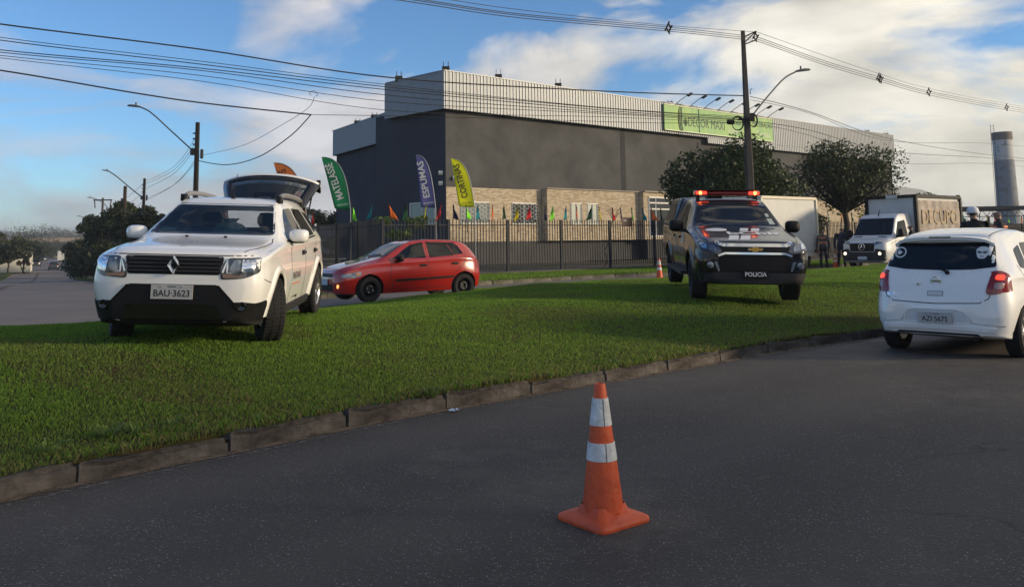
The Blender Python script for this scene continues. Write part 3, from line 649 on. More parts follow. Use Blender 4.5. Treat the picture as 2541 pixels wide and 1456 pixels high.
# ================================================================== vehicles
m_white = M('white_car_paint', (.80, .80, .79), .25, coat=1.0)
m_red = M('red_car_paint', (.33, .014, .012), .22, coat=1.0)
m_blk = M('black_car_paint', (.007, .008, .012), .2, spec=.3, coat=.45)
m_whdec = M('white_vinyl', (.70, .71, .72), .4)
m_gdec = M('grey_vinyl', (.28, .29, .31), .5)
m_orng = M('orange_vinyl', (.55, .13, .05), .5)
# ------------------------------------------------------------------ white off-road car with its tailgate up
def white_suv():
    sp = dict(black_below=.345, L=4.31, x0=2.17, axles=(1.336, -1.336), track=.81, wheel_r=.345, arch_r=.41, wmaxv=.92, crown=.8,
        ztop=[(0, .965), (.05, 1.01), (.2, 1.045), (1.05, 1.135), (1.18, 1.165), (1.9, 1.55), (2.05, 1.60), (2.6, 1.632), (3.5, 1.60), (3.85, 1.55), (4.15, 1.2), (4.31, .95)],
        zedge=[(0, .93), (.06, .965), (.25, 1.0), (1.05, 1.085), (1.22, 1.13), (1.93, 1.515), (2.08, 1.558), (2.6, 1.585), (3.5, 1.553), (3.85, 1.50), (4.15, 1.15), (4.31, .9)],
        zbelt=[(0, .86), (.1, .90), (.3, .945), (1.1, 1.04), (2.5, 1.08), (3.8, 1.10), (4.2, 1.0), (4.31, .82)],
        zmid=[(0, .60), (.3, .64), (1.2, .66), (3.5, .68), (4.31, .62)], zbot=[(0, .29), (.25, .225), (1, .21), (3.7, .22), (4.1, .26), (4.31, .36)],
        wsill=[(0, .60), (.06, .70), (.2, .80), (.5, .84), (3.7, .84), (4.15, .80), (4.31, .64)], wmax=[(0, .70), (.05, .795), (.18, .875), (.45, .905), (1.3, .90), (3.2, .91), (3.8, .905), (4.15, .87), (4.31, .72)],
        wbelt=[(0, .68), (.05, .77), (.18, .845), (.5, .88), (1.3, .885), (2.8, .885), (3.6, .875), (4.1, .83), (4.25, .76), (4.31, .68)],
        wedge=[(0, .60), (.1, .69), (.3, .745), (1.05, .77), (1.25, .765), (1.95, .615), (2.5, .605), (3.5, .60), (3.85, .58), (4.15, .66), (4.31, .6)])
    c = Car('off_road_car', 'white off-road car facing the camera on the grass, tailgate raised and roof rails', sp, m_white, (-3.689, 11.041, .479), (-R(2.2), R(1.7), -1.505))
    ws = rounded([(-.735, 1.165), (.735, 1.165), (.60, 1.535), (-.60, 1.535)], .05); rw = rounded([(-.56, .78), (.56, .78), (.54, 1.47), (-.54, 1.47)], .05)
    fw_ = rounded([(.70, 1.115), (.14, 1.485), (-.27, 1.50), (-.29, 1.115)], .045); rwn = rounded([(-.37, 1.115), (-.35, 1.50), (-.98, 1.49), (-1.16, 1.15)], .05); qw = rounded([(-1.25, 1.17), (-1.08, 1.47), (-1.40, 1.43), (-1.68, 1.24)], .04)
    cav = MB(); secs = [(1.02, .55, .76, 1.07, .70, 1.10), (.72, .5, .8, 1.05, .70, 1.24), (.28, .45, .8, 1.05, .56, 1.49), (-.4, .45, .8, 1.05, .53, 1.535), (-1.3, .45, .8, 1.05, .53, 1.515), (-1.62, .5, .78, 1.05, .50, 1.42), (-1.95, .6, .72, 1.0, .52, 1.10)]; vs = []; fs = []
    for (x, zb, w, zm, wt, zt) in secs: vs += [(x, -w, zb), (x, w, zb), (x, w, zm), (x, wt, zt), (x, -wt, zt), (x, -w, zm)]
    for i in range(len(secs) - 1): fs += [(i * 6 + k, i * 6 + (k + 1) % 6, i * 6 + 6 + (k + 1) % 6, i * 6 + 6 + k) for k in range(6)]
    fs += [tuple(range(6)), tuple(range(len(vs) - 6, len(vs)))]; cav.add(vs, fs); c.carve(cav)
    def pr(poly, ax, a, b):
        n = len(poly); mk = (lambda p, q: (q, p[0], p[1])) if ax == 'x' else (lambda p, q: (p[0], q, p[1])); m = MB(); m.add([mk(p, a) for p in poly] + [mk(p, b) for p in poly], [tuple(range(n)), tuple(range(2 * n - 1, n - 1, -1))] + [(i, (i + 1) % n, (i + 1) % n + n, i + n) for i in range(n)]); c.carve(m)
    pr(inset(ws, .02), 'x', .05, 2.6); pr(rw, 'x', -1.5, -3)
    for p in (fw_, rwn, qw):
        for sg in (-1, 1): pr(inset(p, .015), 'y', sg * .35, sg * 1.5)
    c.finish_body()
    c.panel('windscreen', 'front', ws, m_wind, .001, .08, .012)
    for side in ('left', 'right'):
        for nm, p in (('side_window', fw_), ('side_window', rwn), ('quarter_window', qw)): c.panel(nm, side, p, glassmat('side_glass', (.004, .005, .006), .22), .002, .08, .012)
        c.line('window_trim', side, [(.76, 1.095), (-.29, 1.095), (-1.2, 1.13)], .02, m_black, .004)
        for pts in ([(.62, 1.02), (.56, .6), (.60, .32)], [(-.33, 1.5), (-.32, 1.0), (-.34, .32)], [(-1.22, 1.13), (-1.12, .9), (-.92, .62), (-.86, .32)], [(.62, 1.02), (.70, 1.12)]): c.line('door_seam', side, pts, .008, m_seam, .002)
        c.panel('sill_cladding', side, rounded([(.92, .23), (.94, .33), (-.90, .33), (-.86, .23)], .02), m_dgrey, .02, .12, .05)
        handles(c, side, (-.16, -1.03), .93, m_dgrey)
        for ax in sp['axles']:
            mb = MB(); n = 22; vs = []; fs = []
            for k in range(n + 1):
                a = R(-4) + (R(188)) * k / n
                for rr_, dy in ((.405, .012), (.425, .03), (.47, .022), (.50, -.004)):
                    x, z = ax + math.cos(a) * rr_, .345 + math.sin(a) * rr_; p, nn = c.hit(side, x, max(z, .25)); vs.append((x, p.y + (1 if side == 'left' else -1) * dy, z))
            for k in range(n): fs += [(k * 4 + j, k * 4 + j + 1, k * 4 + j + 5, k * 4 + j + 4) for j in range(3)]
            mb.add(vs, fs); mb.build('wheel_arch_flare', m_white, c.t, 60)
    # nose
    gr = c.panel('grille', 'front', rounded([(-.47, .775), (.47, .775), (.50, .965), (-.50, .965)], .03), m_black, .004, .07, .05)
    for z in (.81, .845, .885, .925): mb = MB(); q = [c.hit('front', y, z)[0] for y in np.linspace(-.46, .46, 12)]; mb.tube([p + Vector((.012, 0, 0)) for p in q], .011, 6); mb.build('grille_bar', m_dgrey, gr)
    lg = MB(); o_ = [(0, .10), (.072, 0), (0, -.10), (-.072, 0)]; i_ = [(0, .045), (.028, 0), (0, -.045), (-.028, 0)]; x = c.hit('front', 0, .872)[0].x + .028
    for k in range(4):
        j = (k + 1) % 4; a, b, p, q = o_[k], o_[j], i_[k], i_[j]; m1 = [(a[0] * .62 + p[0] * .38, a[1] * .62 + p[1] * .38), (b[0] * .62 + q[0] * .38, b[1] * .62 + q[1] * .38)]
        lg.add([(x, a[0], .872 + a[1]), (x, b[0], .872 + b[1]), (x + .03, m1[1][0], .872 + m1[1][1]), (x + .03, m1[0][0], .872 + m1[0][1]), (x + .004, q[0], .872 + q[1]), (x + .004, p[0], .872 + p[1])], [(0, 1, 2, 3), (3, 2, 4, 5)])
    lg.build('badge', m_chrome, c.t)
    hl = rounded([(.475, .73), (.72, .745), (.845, .80), (.84, .955), (.55, .955), (.47, .87)], .03)
    for sg in (1, -1):
        f = (lambda P: P) if sg > 0 else mir
        h = c.panel('headlight', 'front', f(hl), M('headlamp_shell', (.06, .07, .085), .1, .3, coat=1.0), .006, .05, .03)
        c.panel('reflector', 'front', f(rounded([(.55, .80), (.66, .80), (.67, .935), (.60, .935)], .03)), m_lens, .010, .04, .004, h)
        c.panel('reflector', 'front', f(rounded([(.685, .79), (.81, .82), (.81, .935), (.70, .935)], .03)), m_refl, .010, .04, .004, h)
        c.panel('indicator_lens', 'front', f(rounded([(.50, .745), (.70, .755), (.66, .79), (.49, .79)], .02)), M('indicator_lens', (.26, .17, .14), .2, coat=.5), .010, .04, .004, h)
        c.line('lamp_trim', 'front', [(sg * a, b) for a, b in ((.495, .80), (.54, .94), (.54, .80), (.66, .785), (.695, .80), (.69, .94))], .016, m_chrome, .014, h)
    bl = [(-.875, .47), (-.72, .50), (-.60, .50), (-.45, .675), (.45, .675), (.60, .50), (.72, .50), (.875, .47), (.86, .31), (.70, .285), (-.70, .285), (-.86, .31)]
    lb = c.panel('lower_bumper', 'front', rounded(bl, .03), m_black, .012, .045, .03)
    for sg in (1, -1):
        c.line('bumper_edge', 'front', [(sg * .455, .665), (sg * .60, .51), (sg * .66, .40)], .02, m_gloss, .016, lb)
        fl = MB(); p = c.hit('front', sg * .70, .455)[0]; fl.lathe([(.05, .0), (.05, .025), (.04, .03), (.001, .02)], 16, 'x', c=p + Vector((-.005, 0, 0))); fl.build('fog_lamp', m_gloss, lb, 40)
    c.panel('lower_intake', 'front', rounded([(-.5, .32), (.5, .32), (.46, .47), (-.46, .47)], .03), m_gloss, .022, .045, .01, lb)
    plate(c, 'front', c.hit('front', 0, .60)[0].x + .02, 0, .598, .42, .145, 'BAU·3623', 'PARANA')
    c.line('bonnet_seam', 'front', [(-.80, .90), (-.75, .975), (.75, .975), (.80, .90)], .010, m_seam, .003)
    for sg in (1, -1):
        c.line('bonnet_seam', 'top', [(2.02, sg * .66), (1.7, sg * .73), (1.15, sg * .765), (1.0, sg * .74)], .010, m_seam, .002)
        c.line('bumper_seam', 'left' if sg > 0 else 'right', [(2.05, .75), (1.88, .70), (1.76, .68)], .008, m_seam, .002)
        mirror(c, .62, sg * .90, 1.16, .18, .24, .17, m_white, sg)
        rail = MB(); xs = np.linspace(.12, -1.50, 15); pts = []
        for k, x in enumerate(xs):
            t = k / 14; z0 = c.hit('top', x, sg * .60)[0].z; up = .085 * min(1, min(t, 1 - t) / .10)**.6; pts.append((x, sg * .60, z0 + up - .005))
        rail.tube(pts, [.022] + [.03] * 13 + [.022], 8); rl = rail.build('roof_rail', M('rail_grey', (.20, .20, .21), .5), c.t, 40)
        for x in (.06, -1.44): ft = MB(); z0 = c.hit('top', x, sg * .60)[0].z; ft.box((x, sg * .60, z0 + .03), (.20, .05, .09)); ft.build('rail_foot', m_black, rl, 40)
        for y in (.22, ): nz = MB(); nz.box(c.hit('top', 1.12, sg * y)[0] + Vector((0, 0, .008)), (.03, .03, .02)); nz.build('washer_nozzle', m_black, c.t)
    c.decal_text('PARANÁ', .13, 'left', .26, .66, m_pltxt, sx=1.0, ang=0); c.line('decal_line', 'left', [(.50, .565), (.02, .565)], .014, m_orng, .004)
    c.panel('door_emblem', 'left', rounded([(.64, .55), (.64, .74), (.55, .74), (.55, .55)], .03), M('emblem_grey', (.35, .42, .45), .5), .004)
    c.panel('toll_sticker', 'front', [(-.62, 1.19), (-.44, 1.19), (-.43, 1.235), (-.60, 1.235)], M('pale_teal_sticker', (.32, .48, .46), .6), -.012, .06, .002)
    an = MB(); p = c.hit('top', .02, 0)[0]; an.lathe([(.035, 0), (.02, .03), (.008, .05), (.001, .055)], 10, c=p); an.tube([p + Vector((0, 0, .04)), p + Vector((-.14, 0, .32))], .004, 5); an.build('aerial', m_black, c.t)
    wheels(c, 'five', .345, .22, .215, m_alloy, R(24))
    for side in ('left', 'right'): c.panel('corner_cladding', side, rounded([(2.06, .30), (2.09, .48), (1.84, .50), (1.78, .40), (1.78, .28)], .03), m_black, .014, .045, .03)
    # cabin
    da = MB(); da.box((.72, 0, .98), (.36, 1.40, .20)); da.box((.60, .0, .82), (.4, .3, .4)); da.build('dashboard', m_seat, c.t, 40)
    sw = MB(); sw.tube([(.42 + .06 * math.sin(a), .36 + .19 * math.cos(a), 1.0 + .17 * math.sin(a)) for a in np.linspace(0, 2 * PI, 20)], .014, 6); sw.build('steering_wheel', m_black, c.t)
    for sg in (1, -1):
        s_ = MB(); s_.box((-.02, sg * .36, .62), (.5, .5, .16)); s_.box((-.28, sg * .36, .92), (.14, .48, .62), Matrix.Rotation(R(-12), 3, 'Y')); st = s_.build('seat', m_seat, c.t, 40)
        hr = MB(); hr.lathe([(.001, -.10), (.09, -.09), (.125, -.03), (.125, .04), (.09, .10), (.001, .11)], 14, c=(-.36, sg * .36, 1.33)); hr.build('headrest', m_seat, st, 60)
    s_ = MB(); s_.box((-1.05, 0, .62), (.5, 1.35, .18)); s_.box((-1.32, 0, .90), (.14, 1.35, .55), Matrix.Rotation(R(-12), 3, 'Y')); s_.build('rear_seat', m_seat, c.t)
    # raised tailgate, hinged at the rear roof edge
    tg = bpy.data.objects.new('tailgate', None); link(tg, c.t); tg.location = (-1.72, 0, 1.575); tg.rotation_euler = (0, R(46), 0)
    def surf(u, v, dz):                                      # window half rises straight, lower panel hooks over
        w = .60 + .13 * smst(0, .55, v) - .05 * smst(.75, 1, v); bow = -.09 * abs(u)**3.0 - .09 * u * u; k = max(0.0, v - .56); a = min(k / .10, 1) * R(62); q = max(0, k - .05)
        return Vector((-(min(v, .56) + k * math.cos(a * .5) - q * .45), u * w, .03 + bow + dz * math.cos(a) - k * math.sin(a))) + Vector((-dz * math.sin(a), 0, 0))
    def shell(dz, name, mat, keep):
        m = MB(); us = sorted(set(list(np.linspace(-1, 1, 19)) + [-.80, .80])); vs_ = sorted(set(list(np.linspace(0, 1, 21)) + [.08, .50, .56])); ix = {}
        for i, u in enumerate(us):
            for j, v in enumerate(vs_): ix[i, j] = len(m.v); m.v.append(tuple(surf(u, v, dz)))
        for i in range(len(us) - 1):
            for j in range(len(vs_) - 1):
                um, vm = (us[i] + us[i + 1]) / 2, (vs_[j] + vs_[j + 1]) / 2
                if not keep(um, vm): continue
                m.f.append((ix[i, j], ix[i + 1, j], ix[i + 1, j + 1], ix[i, j + 1])); m.m.append(0)
        o = m.build(name, mat, tg, 50); o.modifiers.new('t', 'SOLIDIFY').thickness = .018; return o
    hole = lambda u, v: abs(u) < .80 and .08 < v < .50
    shell(.035, 'tailgate_skin', m_white, lambda u, v: v > .56); shell(.028, 'window_surround', m_gloss, lambda u, v: v < .56 and not hole(u, v)); shell(-.02, 'tailgate_trim', m_black, lambda u, v: .52 < v < .85)
    shell(.02, 'tailgate_window', glassmat('rear_glass', (.02, .025, .03), .72), hole)
    sb = MB(); sb.box(surf(0, .13, .0), (.10, .32, .05)); sb.build('wiper_motor', m_gloss, tg); st = MB(); st.box(surf(.97, .62, .03), (.07, .06, .05)); st.build('latch', m_black, tg)
    ag = MB()
    for sg in (1, -1): ag.tube([(-1.86, sg * .62, 1.28), (-2.10, sg * .64, 1.70)], .012, 6)
    ag.build('gas_strut', m_black, c.t)
    return c
suv = white_suv()
bag = MB(); rg = random.Random(4); n, k_ = 14, 8; vs = []; fs = []
for j in range(k_):
    t = j / (k_ - 1); rr = (.14, .17, .19, .18, .15, .10, .05, .09)[j]
    for i in range(n): a = 2 * PI * i / n; q = rr * rg.uniform(.72, 1.2); vs.append((math.cos(a) * q * .7, math.sin(a) * q * 1.2, t * .27 + rg.uniform(-.01, .01)))
for j in range(k_ - 1): fs += [(j * n + i, j * n + (i + 1) % n, (j + 1) * n + (i + 1) % n, (j + 1) * n + i) for i in range(n)]
fs += [tuple(range(n))]; bag.add(vs, fs)
mbag = M('teal_plastic_film', (.10, .42, .38), .25, spec=.7, alpha=.75)
bg_ = tag(bag.build('plastic_bag', mbag), 'crumpled teal plastic bag on the dashboard of the white off-road car', 'bag'); bg_.matrix_world = suv.t.matrix_basis @ Matrix.Translation((.55, .12, 1.085))
# ------------------------------------------------------------------ red hatchback
def red_hatch():
    sp = dict(L=3.81, x0=1.985, axles=(1.236, -1.236), track=.70, wheel_r=.285, arch_r=.345, wmaxv=.83,
        ztop=[(0, .66), (.06, .74), (.2, .80), (.75, .93), (1.0, .985), (1.12, 1.03), (1.72, 1.33), (1.9, 1.385), (2.4, 1.42), (3.0, 1.40), (3.35, 1.34), (3.55, 1.18), (3.70, .98), (3.81, .78)],
        zedge=[(0, .62), (.06, .69), (.2, .755), (.75, .885), (1.0, .94), (1.14, .99), (1.74, 1.295), (1.92, 1.345), (2.4, 1.375), (3.0, 1.35), (3.35, 1.28), (3.55, 1.12), (3.70, .94), (3.81, .74)],
        zbelt=[(0, .56), (.1, .64), (.3, .74), (1.0, .88), (2.0, .92), (3.2, .97), (3.6, .93), (3.81, .66)], zmid=[(0, .42), (.3, .50), (1.0, .55), (3.3, .58), (3.81, .5)],
        zbot=[(0, .22), (.2, .18), (.8, .17), (3.2, .19), (3.6, .23), (3.81, .32)], wsill=[(0, .45), (.06, .56), (.2, .68), (.5, .76), (3.3, .76), (3.65, .70), (3.81, .5)],
        wmax=[(0, .52), (.06, .64), (.2, .745), (.5, .80), (1.2, .815), (3.1, .82), (3.5, .79), (3.7, .70), (3.81, .55)], wbelt=[(0, .48), (.06, .60), (.2, .705), (.5, .765), (1.2, .785), (3.0, .79), (3.45, .755), (3.7, .66), (3.81, .52)],
        wedge=[(0, .42), (.1, .54), (.3, .63), (1.0, .67), (1.2, .66), (1.75, .56), (2.3, .555), (3.1, .54), (3.4, .52), (3.6, .56), (3.81, .45)])
    c = Car('hatchback_car', 'red five-door hatchback with black steel wheels, seen from its side behind the lawn', sp, m_red, (-2.68, 20.9, .17), (0, 0, R(-147)))
    c.finish_body()
    c.panel('windscreen', 'front', rounded([(-.64, 1.01), (.64, 1.01), (.53, 1.32), (-.53, 1.32)], .05), glassmat('blue_tint_glass', (.012, .02, .03), .0), .004, .06)
    c.panel('rear_window', 'rear', rounded([(-.52, 1.06), (.52, 1.06), (.46, 1.29), (-.46, 1.29)], .05), m_tint, .004, .06)
    for side in ('left', 'right'):
        c.panel('side_window', side, rounded([(.66, .965), (.16, 1.275), (-.19, 1.315), (-.20, .975)], .03), m_tint, .005, .06)
        c.panel('side_window', side, rounded([(-.30, .98), (-.29, 1.315), (-.83, 1.305), (-.98, 1.02)], .03), m_tint, .005, .06)
        c.panel('quarter_window', side, rounded([(-.99, 1.03), (-.86, 1.30), (-1.12, 1.275), (-1.25, 1.06)], .04), m_tint, .005, .06)
        for pts in ([(.12, 1.265), (-.19, 1.325)], [(-.29, 1.325), (-1.06, 1.30)]): c.line('rain_deflector', side, pts, .05, m_black, .012)
        for pts in ([(.70, .95), (.72, .6), (.66, .26)], [(-.245, 1.32), (-.25, .9), (-.24, .24)], [(-1.30, 1.1), (-1.22, .8), (-.98, .62), (-.86, .26)]): c.line('door_seam', side, pts, .010, m_seam, .002)
        c.line('rub_strip', side, [(.60, .47), (-.22, .49)], .05, m_black, .016); c.line('rub_strip', side, [(-.27, .492), (-.92, .515)], .05, m_black, .016)
        handles(c, side, (-.12, -.98), .80, m_black, .16, .03)
        sg = 1 if side == 'left' else -1; mirror(c, .52, sg * .80, .97, .15, .20, .15, m_black, sg)
        hd = rounded([(1.45, .70), (1.86, .64), (1.90, .57), (1.58, .56), (1.46, .60)], .03); h = c.panel('headlight', side, hd, m_lens, .006, .05, .02); c.panel('indicator_lens', side, rounded([(1.49, .66), (1.58, .665), (1.57, .60), (1.50, .615)], .02), m_amber, .010, .05, .01, h)
        c.panel('tail_light', side, rounded([(-1.58, .95), (-1.72, .90), (-1.74, .68), (-1.60, .70)], .03), m_redl, .006, .05, .02)
        c.line('sill_line', side, [(.80, .255), (-.80, .275)], .012, m_seam, .002)
        c.line('bumper_seam', side, [(1.60, .545), (1.44, .52)], .008, m_seam, .002)
    c.panel('grille', 'front', rounded([(-.42, .575), (.42, .575), (.40, .655), (-.40, .655)], .02), m_black, .006); c.panel('lower_intake', 'front', rounded([(-.44, .26), (.44, .26), (.40, .42), (-.40, .42)], .04), m_black, .006)
    for sg in (1, -1): fl = MB(); p = c.hit('front', sg * .60, .37)[0]; fl.lathe([(.045, 0), (.045, .02), (.001, .025)], 14, 'x', c=p); fl.build('fog_lamp', M('fog_lamp_lit', (.6, .3, .1), .2, emit=(1, .45, .12), estr=1.2), c.t)
    pl = MB(); p = c.hit('front', .0, .46)[0]; pl.box(p + Vector((.02, 0, 0)), (.012, .4, .13)); pl.build('number_plate', M('blue_white_plate', (.35, .45, .55), .5), c.t)
    wi = MB(); a, b = c.hit('front', -.1, 1.02)[0], c.hit('front', .45, 1.06)[0]; wi.tube([a + Vector((.03, 0, .01)), b + Vector((.03, 0, .01))], .012, 5); wi.build('wiper', m_black, c.t)
    an = MB(); p = c.hit('top', .15, 0)[0]; an.tube([p, p + Vector((-.1, 0, .06))], .01, 5); an.build('aerial', m_black, c.t)
    wheels(c, 'steel', .285, .18, .19, m_steel, R(4)); return c
red = red_hatch()
# ------------------------------------------------------------------ black police pick-up
def pickup():
    sp = dict(black_below=.42, L=5.36, x0=2.50, axles=(1.548, -1.548), track=.79, wheel_r=.375, arch_r=.45, wmaxv=.95, crown=.6,
        ztop=[(0, .95), (.06, 1.02), (.25, 1.075), (.7, 1.155), (1.15, 1.235), (1.3, 1.26), (2.05, 1.68), (2.3, 1.745), (2.9, 1.775), (3.45, 1.76), (3.55, 1.80), (5.0, 1.78), (5.25, 1.55), (5.36, 1.2)],
        zedge=[(0, .91), (.06, .975), (.25, 1.03), (.7, 1.11), (1.15, 1.185), (1.33, 1.225), (2.08, 1.645), (2.3, 1.70), (2.9, 1.725), (3.45, 1.71), (3.55, 1.745), (5.0, 1.725), (5.25, 1.5), (5.36, 1.15)],
        zbelt=[(0, .86), (.1, .91), (.3, .975), (1.2, 1.13), (2.5, 1.17), (5.1, 1.20), (5.36, 1.0)], zmid=[(0, .66), (.4, .72), (1.5, .75), (5.36, .75)], zbot=[(0, .36), (.3, .32), (1, .34), (4.5, .40), (5.36, .5)],
        wsill=[(0, .66), (.06, .76), (.2, .84), (.6, .88), (5.2, .88), (5.36, .8)], wmax=[(0, .74), (.05, .83), (.18, .905), (.5, .935), (5.2, .93), (5.36, .82)], wbelt=[(0, .70), (.05, .80), (.18, .875), (.5, .905), (1.3, .91), (5.1, .91), (5.36, .8)],
        wedge=[(0, .62), (.1, .73), (.3, .79), (1.15, .81), (1.35, .80), (2.1, .66), (2.6, .655), (3.4, .66), (3.6, .74), (5.1, .72), (5.36, .68)])
    c = Car('police_pickup', 'black police pickup with a lit red light bar and canopy, parked on the grass', sp, m_blk, (4.118, 16.612, .496), (-R(1.5), R(2.6), R(-93.7)))
    c.t['category'] = 'pickup'; c.finish_body()
    c.panel('windscreen', 'front', rounded([(-.74, 1.27), (.74, 1.27), (.64, 1.655), (-.64, 1.655)], .06), glassmat('dark_screen', (.014, .016, .020), .0), .004, .07)
    for side in ('left', 'right'):
        sg = 1 if side == 'left' else -1
        c.panel('side_window', side, rounded([(.80, 1.20), (.35, 1.60), (-.02, 1.65), (-.04, 1.20)], .04), m_tint, .004, .07); c.panel('side_window', side, rounded([(-.12, 1.20), (-.10, 1.65), (-.72, 1.64), (-.80, 1.22)], .04), m_tint, .004, .07)
        c.panel('canopy_window', side, rounded([(-1.25, 1.28), (-1.25, 1.66), (-2.45, 1.64), (-2.55, 1.30)], .06), m_tint, .006, .08)
        c.line('canopy_rail', side, [(-.98, 1.75), (-.99, 1.45), (-.99, 1.20), (-2.75, 1.22)], .035, m_dgrey, .008)
        for pts in ([(.84, 1.16), (.86, .8), (.78, .42)], [(-.08, 1.66), (-.08, 1.0), (-.08, .42)], [(-.86, 1.2), (-.84, .8), (-.80, .42)], [(-.96, 1.6), (-.97, .44)]): c.line('door_seam', side, pts, .010, m_seam, .002)
        handles(c, side, (.12, -.70), 1.03, m_gloss, .19)
        mirror(c, .78, sg * .98, 1.255, .20, .27, .22, m_black, sg)
        sbd = MB(); sbd.box((-.05, sg * .93, .40), (2.0, .16, .06)); sbd.build('side_step', m_dgrey, c.t, 40)
        for ax in sp['axles']:
            mb = MB(); n = 20; vs = []; fs = []
            for k in range(n + 1):
                a = R(-2) + R(184) * k / n
                for rr_, dy in ((.445, .01), (.465, .028), (.52, .018), (.55, -.004)): x, z = ax + math.cos(a) * rr_, .375 + math.sin(a) * rr_; p, nn = c.hit(side, x, max(z, .40)); vs.append((x, p.y + sg * dy, z))
            for k in range(n): fs += [(k * 4 + j, k * 4 + j + 1, k * 4 + j + 5, k * 4 + j + 4) for j in range(3)]
            mb.add(vs, fs); mb.build('wheel_arch_flare', m_blk, c.t, 60)
        c.decal_text('POLICIA CIVIL', .17, side, .30, .80, m_gdec); c.decal_text('PR', .13, side, .40, .60, m_gdec)
        c.panel('door_stripe', side, [(.62, .92), (.70, 1.13), (.62, 1.13), (.54, .92)], m_whdec, .004); c.panel('door_stripe', side, [(.50, .92), (.58, 1.13), (.50, 1.13), (.42, .92)], m_whdec, .004)
        ring_panel(c, 'door_emblem', side, [(-.42 + .13 * math.cos(a), .88 + .17 * math.sin(a)) for a in np.linspace(0, 2 * PI, 15)[:-1]], .03, m_gdec, .004)
    for sg in (1, -1):
        f = (lambda P: P) if sg > 0 else mir
        h = c.panel('headlight', 'front', f(rounded([(.535, 0.870), (.60, 0.840), (.86, 0.915), (.90, 1.040), (.80, 1.035), (.585, 0.995)], .03)), M('headlamp_shell', (.06, .07, .085), .1, .3, coat=1.0), .008, .05, .03)
        c.panel('reflector', 'front', f(rounded([(.62, 0.885), (.75, 0.905), (.74, 0.990), (.64, 0.975)], .03)), m_lens, .012, .04, .004, h); c.panel('reflector', 'front', f(rounded([(.77, 0.915), (.85, 0.935), (.86, 1.010), (.77, 1.000)], .03)), m_refl, .012, .04, .004, h)
        rc = c.panel('fog_lamp_recess', 'front', f(rounded([(.57, 0.540), (.80, 0.520), (.87, 0.600), (.86, 0.740), (.66, 0.750), (.55, 0.720)], .03)), m_gloss, .008, .05, .02)
        fl = MB(); p = c.hit('front', sg * .73, .655)[0]; fl.lathe([(.055, -.01), (.055, .02), (.045, .026), (.001, .02)], 18, 'x', c=p + Vector((.01, 0, 0))); fl.build('fog_lamp', m_lens, rc, 40)
        c.panel('chrome_blade', 'front', f([(.57, 0.560), (.60, 0.550), (.665, 0.710), (.61, 0.710)]), M('satin_grey', (.22, .24, .27), .35, .6), .014, .05, .01)
        c.line('bonnet_seam', 'top', [(2.36, sg * .72), (2.0, sg * .79), (1.3, sg * .80)], .010, m_seam, .002)
        c.panel('strobe', 'top', [(.42, sg * .40), (.42, sg * .54), (.37, sg * .54), (.37, sg * .40)] if sg > 0 else [(.42, -.54), (.42, -.40), (.37, -.40), (.37, -.54)], M('strobe_red', (.5, .02, .01), .2, emit=(1, .06, .03), estr=.1), .012, .05)
    c.panel('grille', 'front', rounded([(-.55, 0.560), (.55, 0.560), (.60, 0.740), (.565, 0.960), (-.565, 0.960), (-.60, 0.740)], .04), m_black, .006, .07, .04)
    for z, hh, w in ((0.985, .052, .60), (.85, .034, .57)): 
        c.line('chrome_bar', 'front', [(-w - .03, z + (.045 if z > .95 else -.04)), (-w * .86, z), (w * .86, z), (w + .03, z + (.045 if z > .95 else -.04))], hh, m_chrome, .022, th=.03)
    bw = MB(); x = c.hit('front', 0, .918)[0].x + .03; bt = [(-.135, -.022), (-.05, -.022), (-.055, -.045), (.045, -.045), (.05, -.022), (.115, -.022), (.135, .022), (.05, .022), (.055, .045), (-.045, .045), (-.05, .022), (-.115, .022)]
    bw.prism([(p[0], p[1]) for p in bt], .018, frame((x, 0, .918), (0, 1, 0), (0, 0, 1))); bd = bw.build('badge', m_chrome, c.t)
    bw = MB(); bw.prism([(p[0] * .86, p[1] * .78) for p in bt], .006, frame((x + .0185, 0, .918), (0, 1, 0), (0, 0, 1))); bw.build('badge_face', M('gold_badge', (.62, .36, .06), .3, .4), bd)
    c.panel('lower_bumper', 'front', rounded([(-.93, .42), (-.93, .52), (-.56, .535), (.56, .535), (.93, .52), (.93, .42), (.75, .345), (-.75, .345)], .03), m_dgrey, .012, .08, .03)
    pl = MB(); xp = c.hit('front', 0, .51)[0].x + .03; pl.box((xp, 0, .51), (.012, .42, .13)); po = pl.build('number_plate', m_gloss, c.t); text('POLICIA', .095, frame((xp + .007, 0, .508), (0, 1, 0), (0, 0, 1)), m_whdec, po, ext=.001, bold=.002, name='plate_lettering'); text('', .01, frame((0, 0, 0), (0, 1, 0), (0, 0, 1)), m_whdec, po) if False else None
    # bonnet markings
    for y0 in (-.31, -.115):
        c.panel('bonnet_stripe', 'top', [(2.30, y0 - .08), (2.30, y0 + .08), (1.98, y0 + .16), (1.98, y0)], m_whdec, .004, .06, .004); c.panel('bonnet_stripe', 'top', [(1.62, y0 + .24), (1.62, y0 + .38), (1.38, y0 + .44), (1.38, y0 + .30)], m_whdec, .004, .06, .004)
    me = text_mesh('PCPR', .40, 0, .012, 1.0); bm = bmesh.new(); bm.from_mesh(me); bmesh.ops.triangulate(bm, faces=bm.faces)
    for v in bm.verts: p, n = c.hit('top', 1.78 + v.co.y * .75, .13 + v.co.x * 1.0); v.co = p + n * .005
    bm.to_mesh(me); bm.free(); me.materials.clear(); me.materials.append(m_whdec); link(bpy.data.objects.new('bonnet_lettering', me), c.t)
    c.panel('bonnet_emblem', 'top', [(1.50 + .12 * math.cos(a), -.46 + .19 * math.sin(a)) for a in np.linspace(0, 2 * PI, 17)[:-1]], m_whdec, .004, .08, .004)
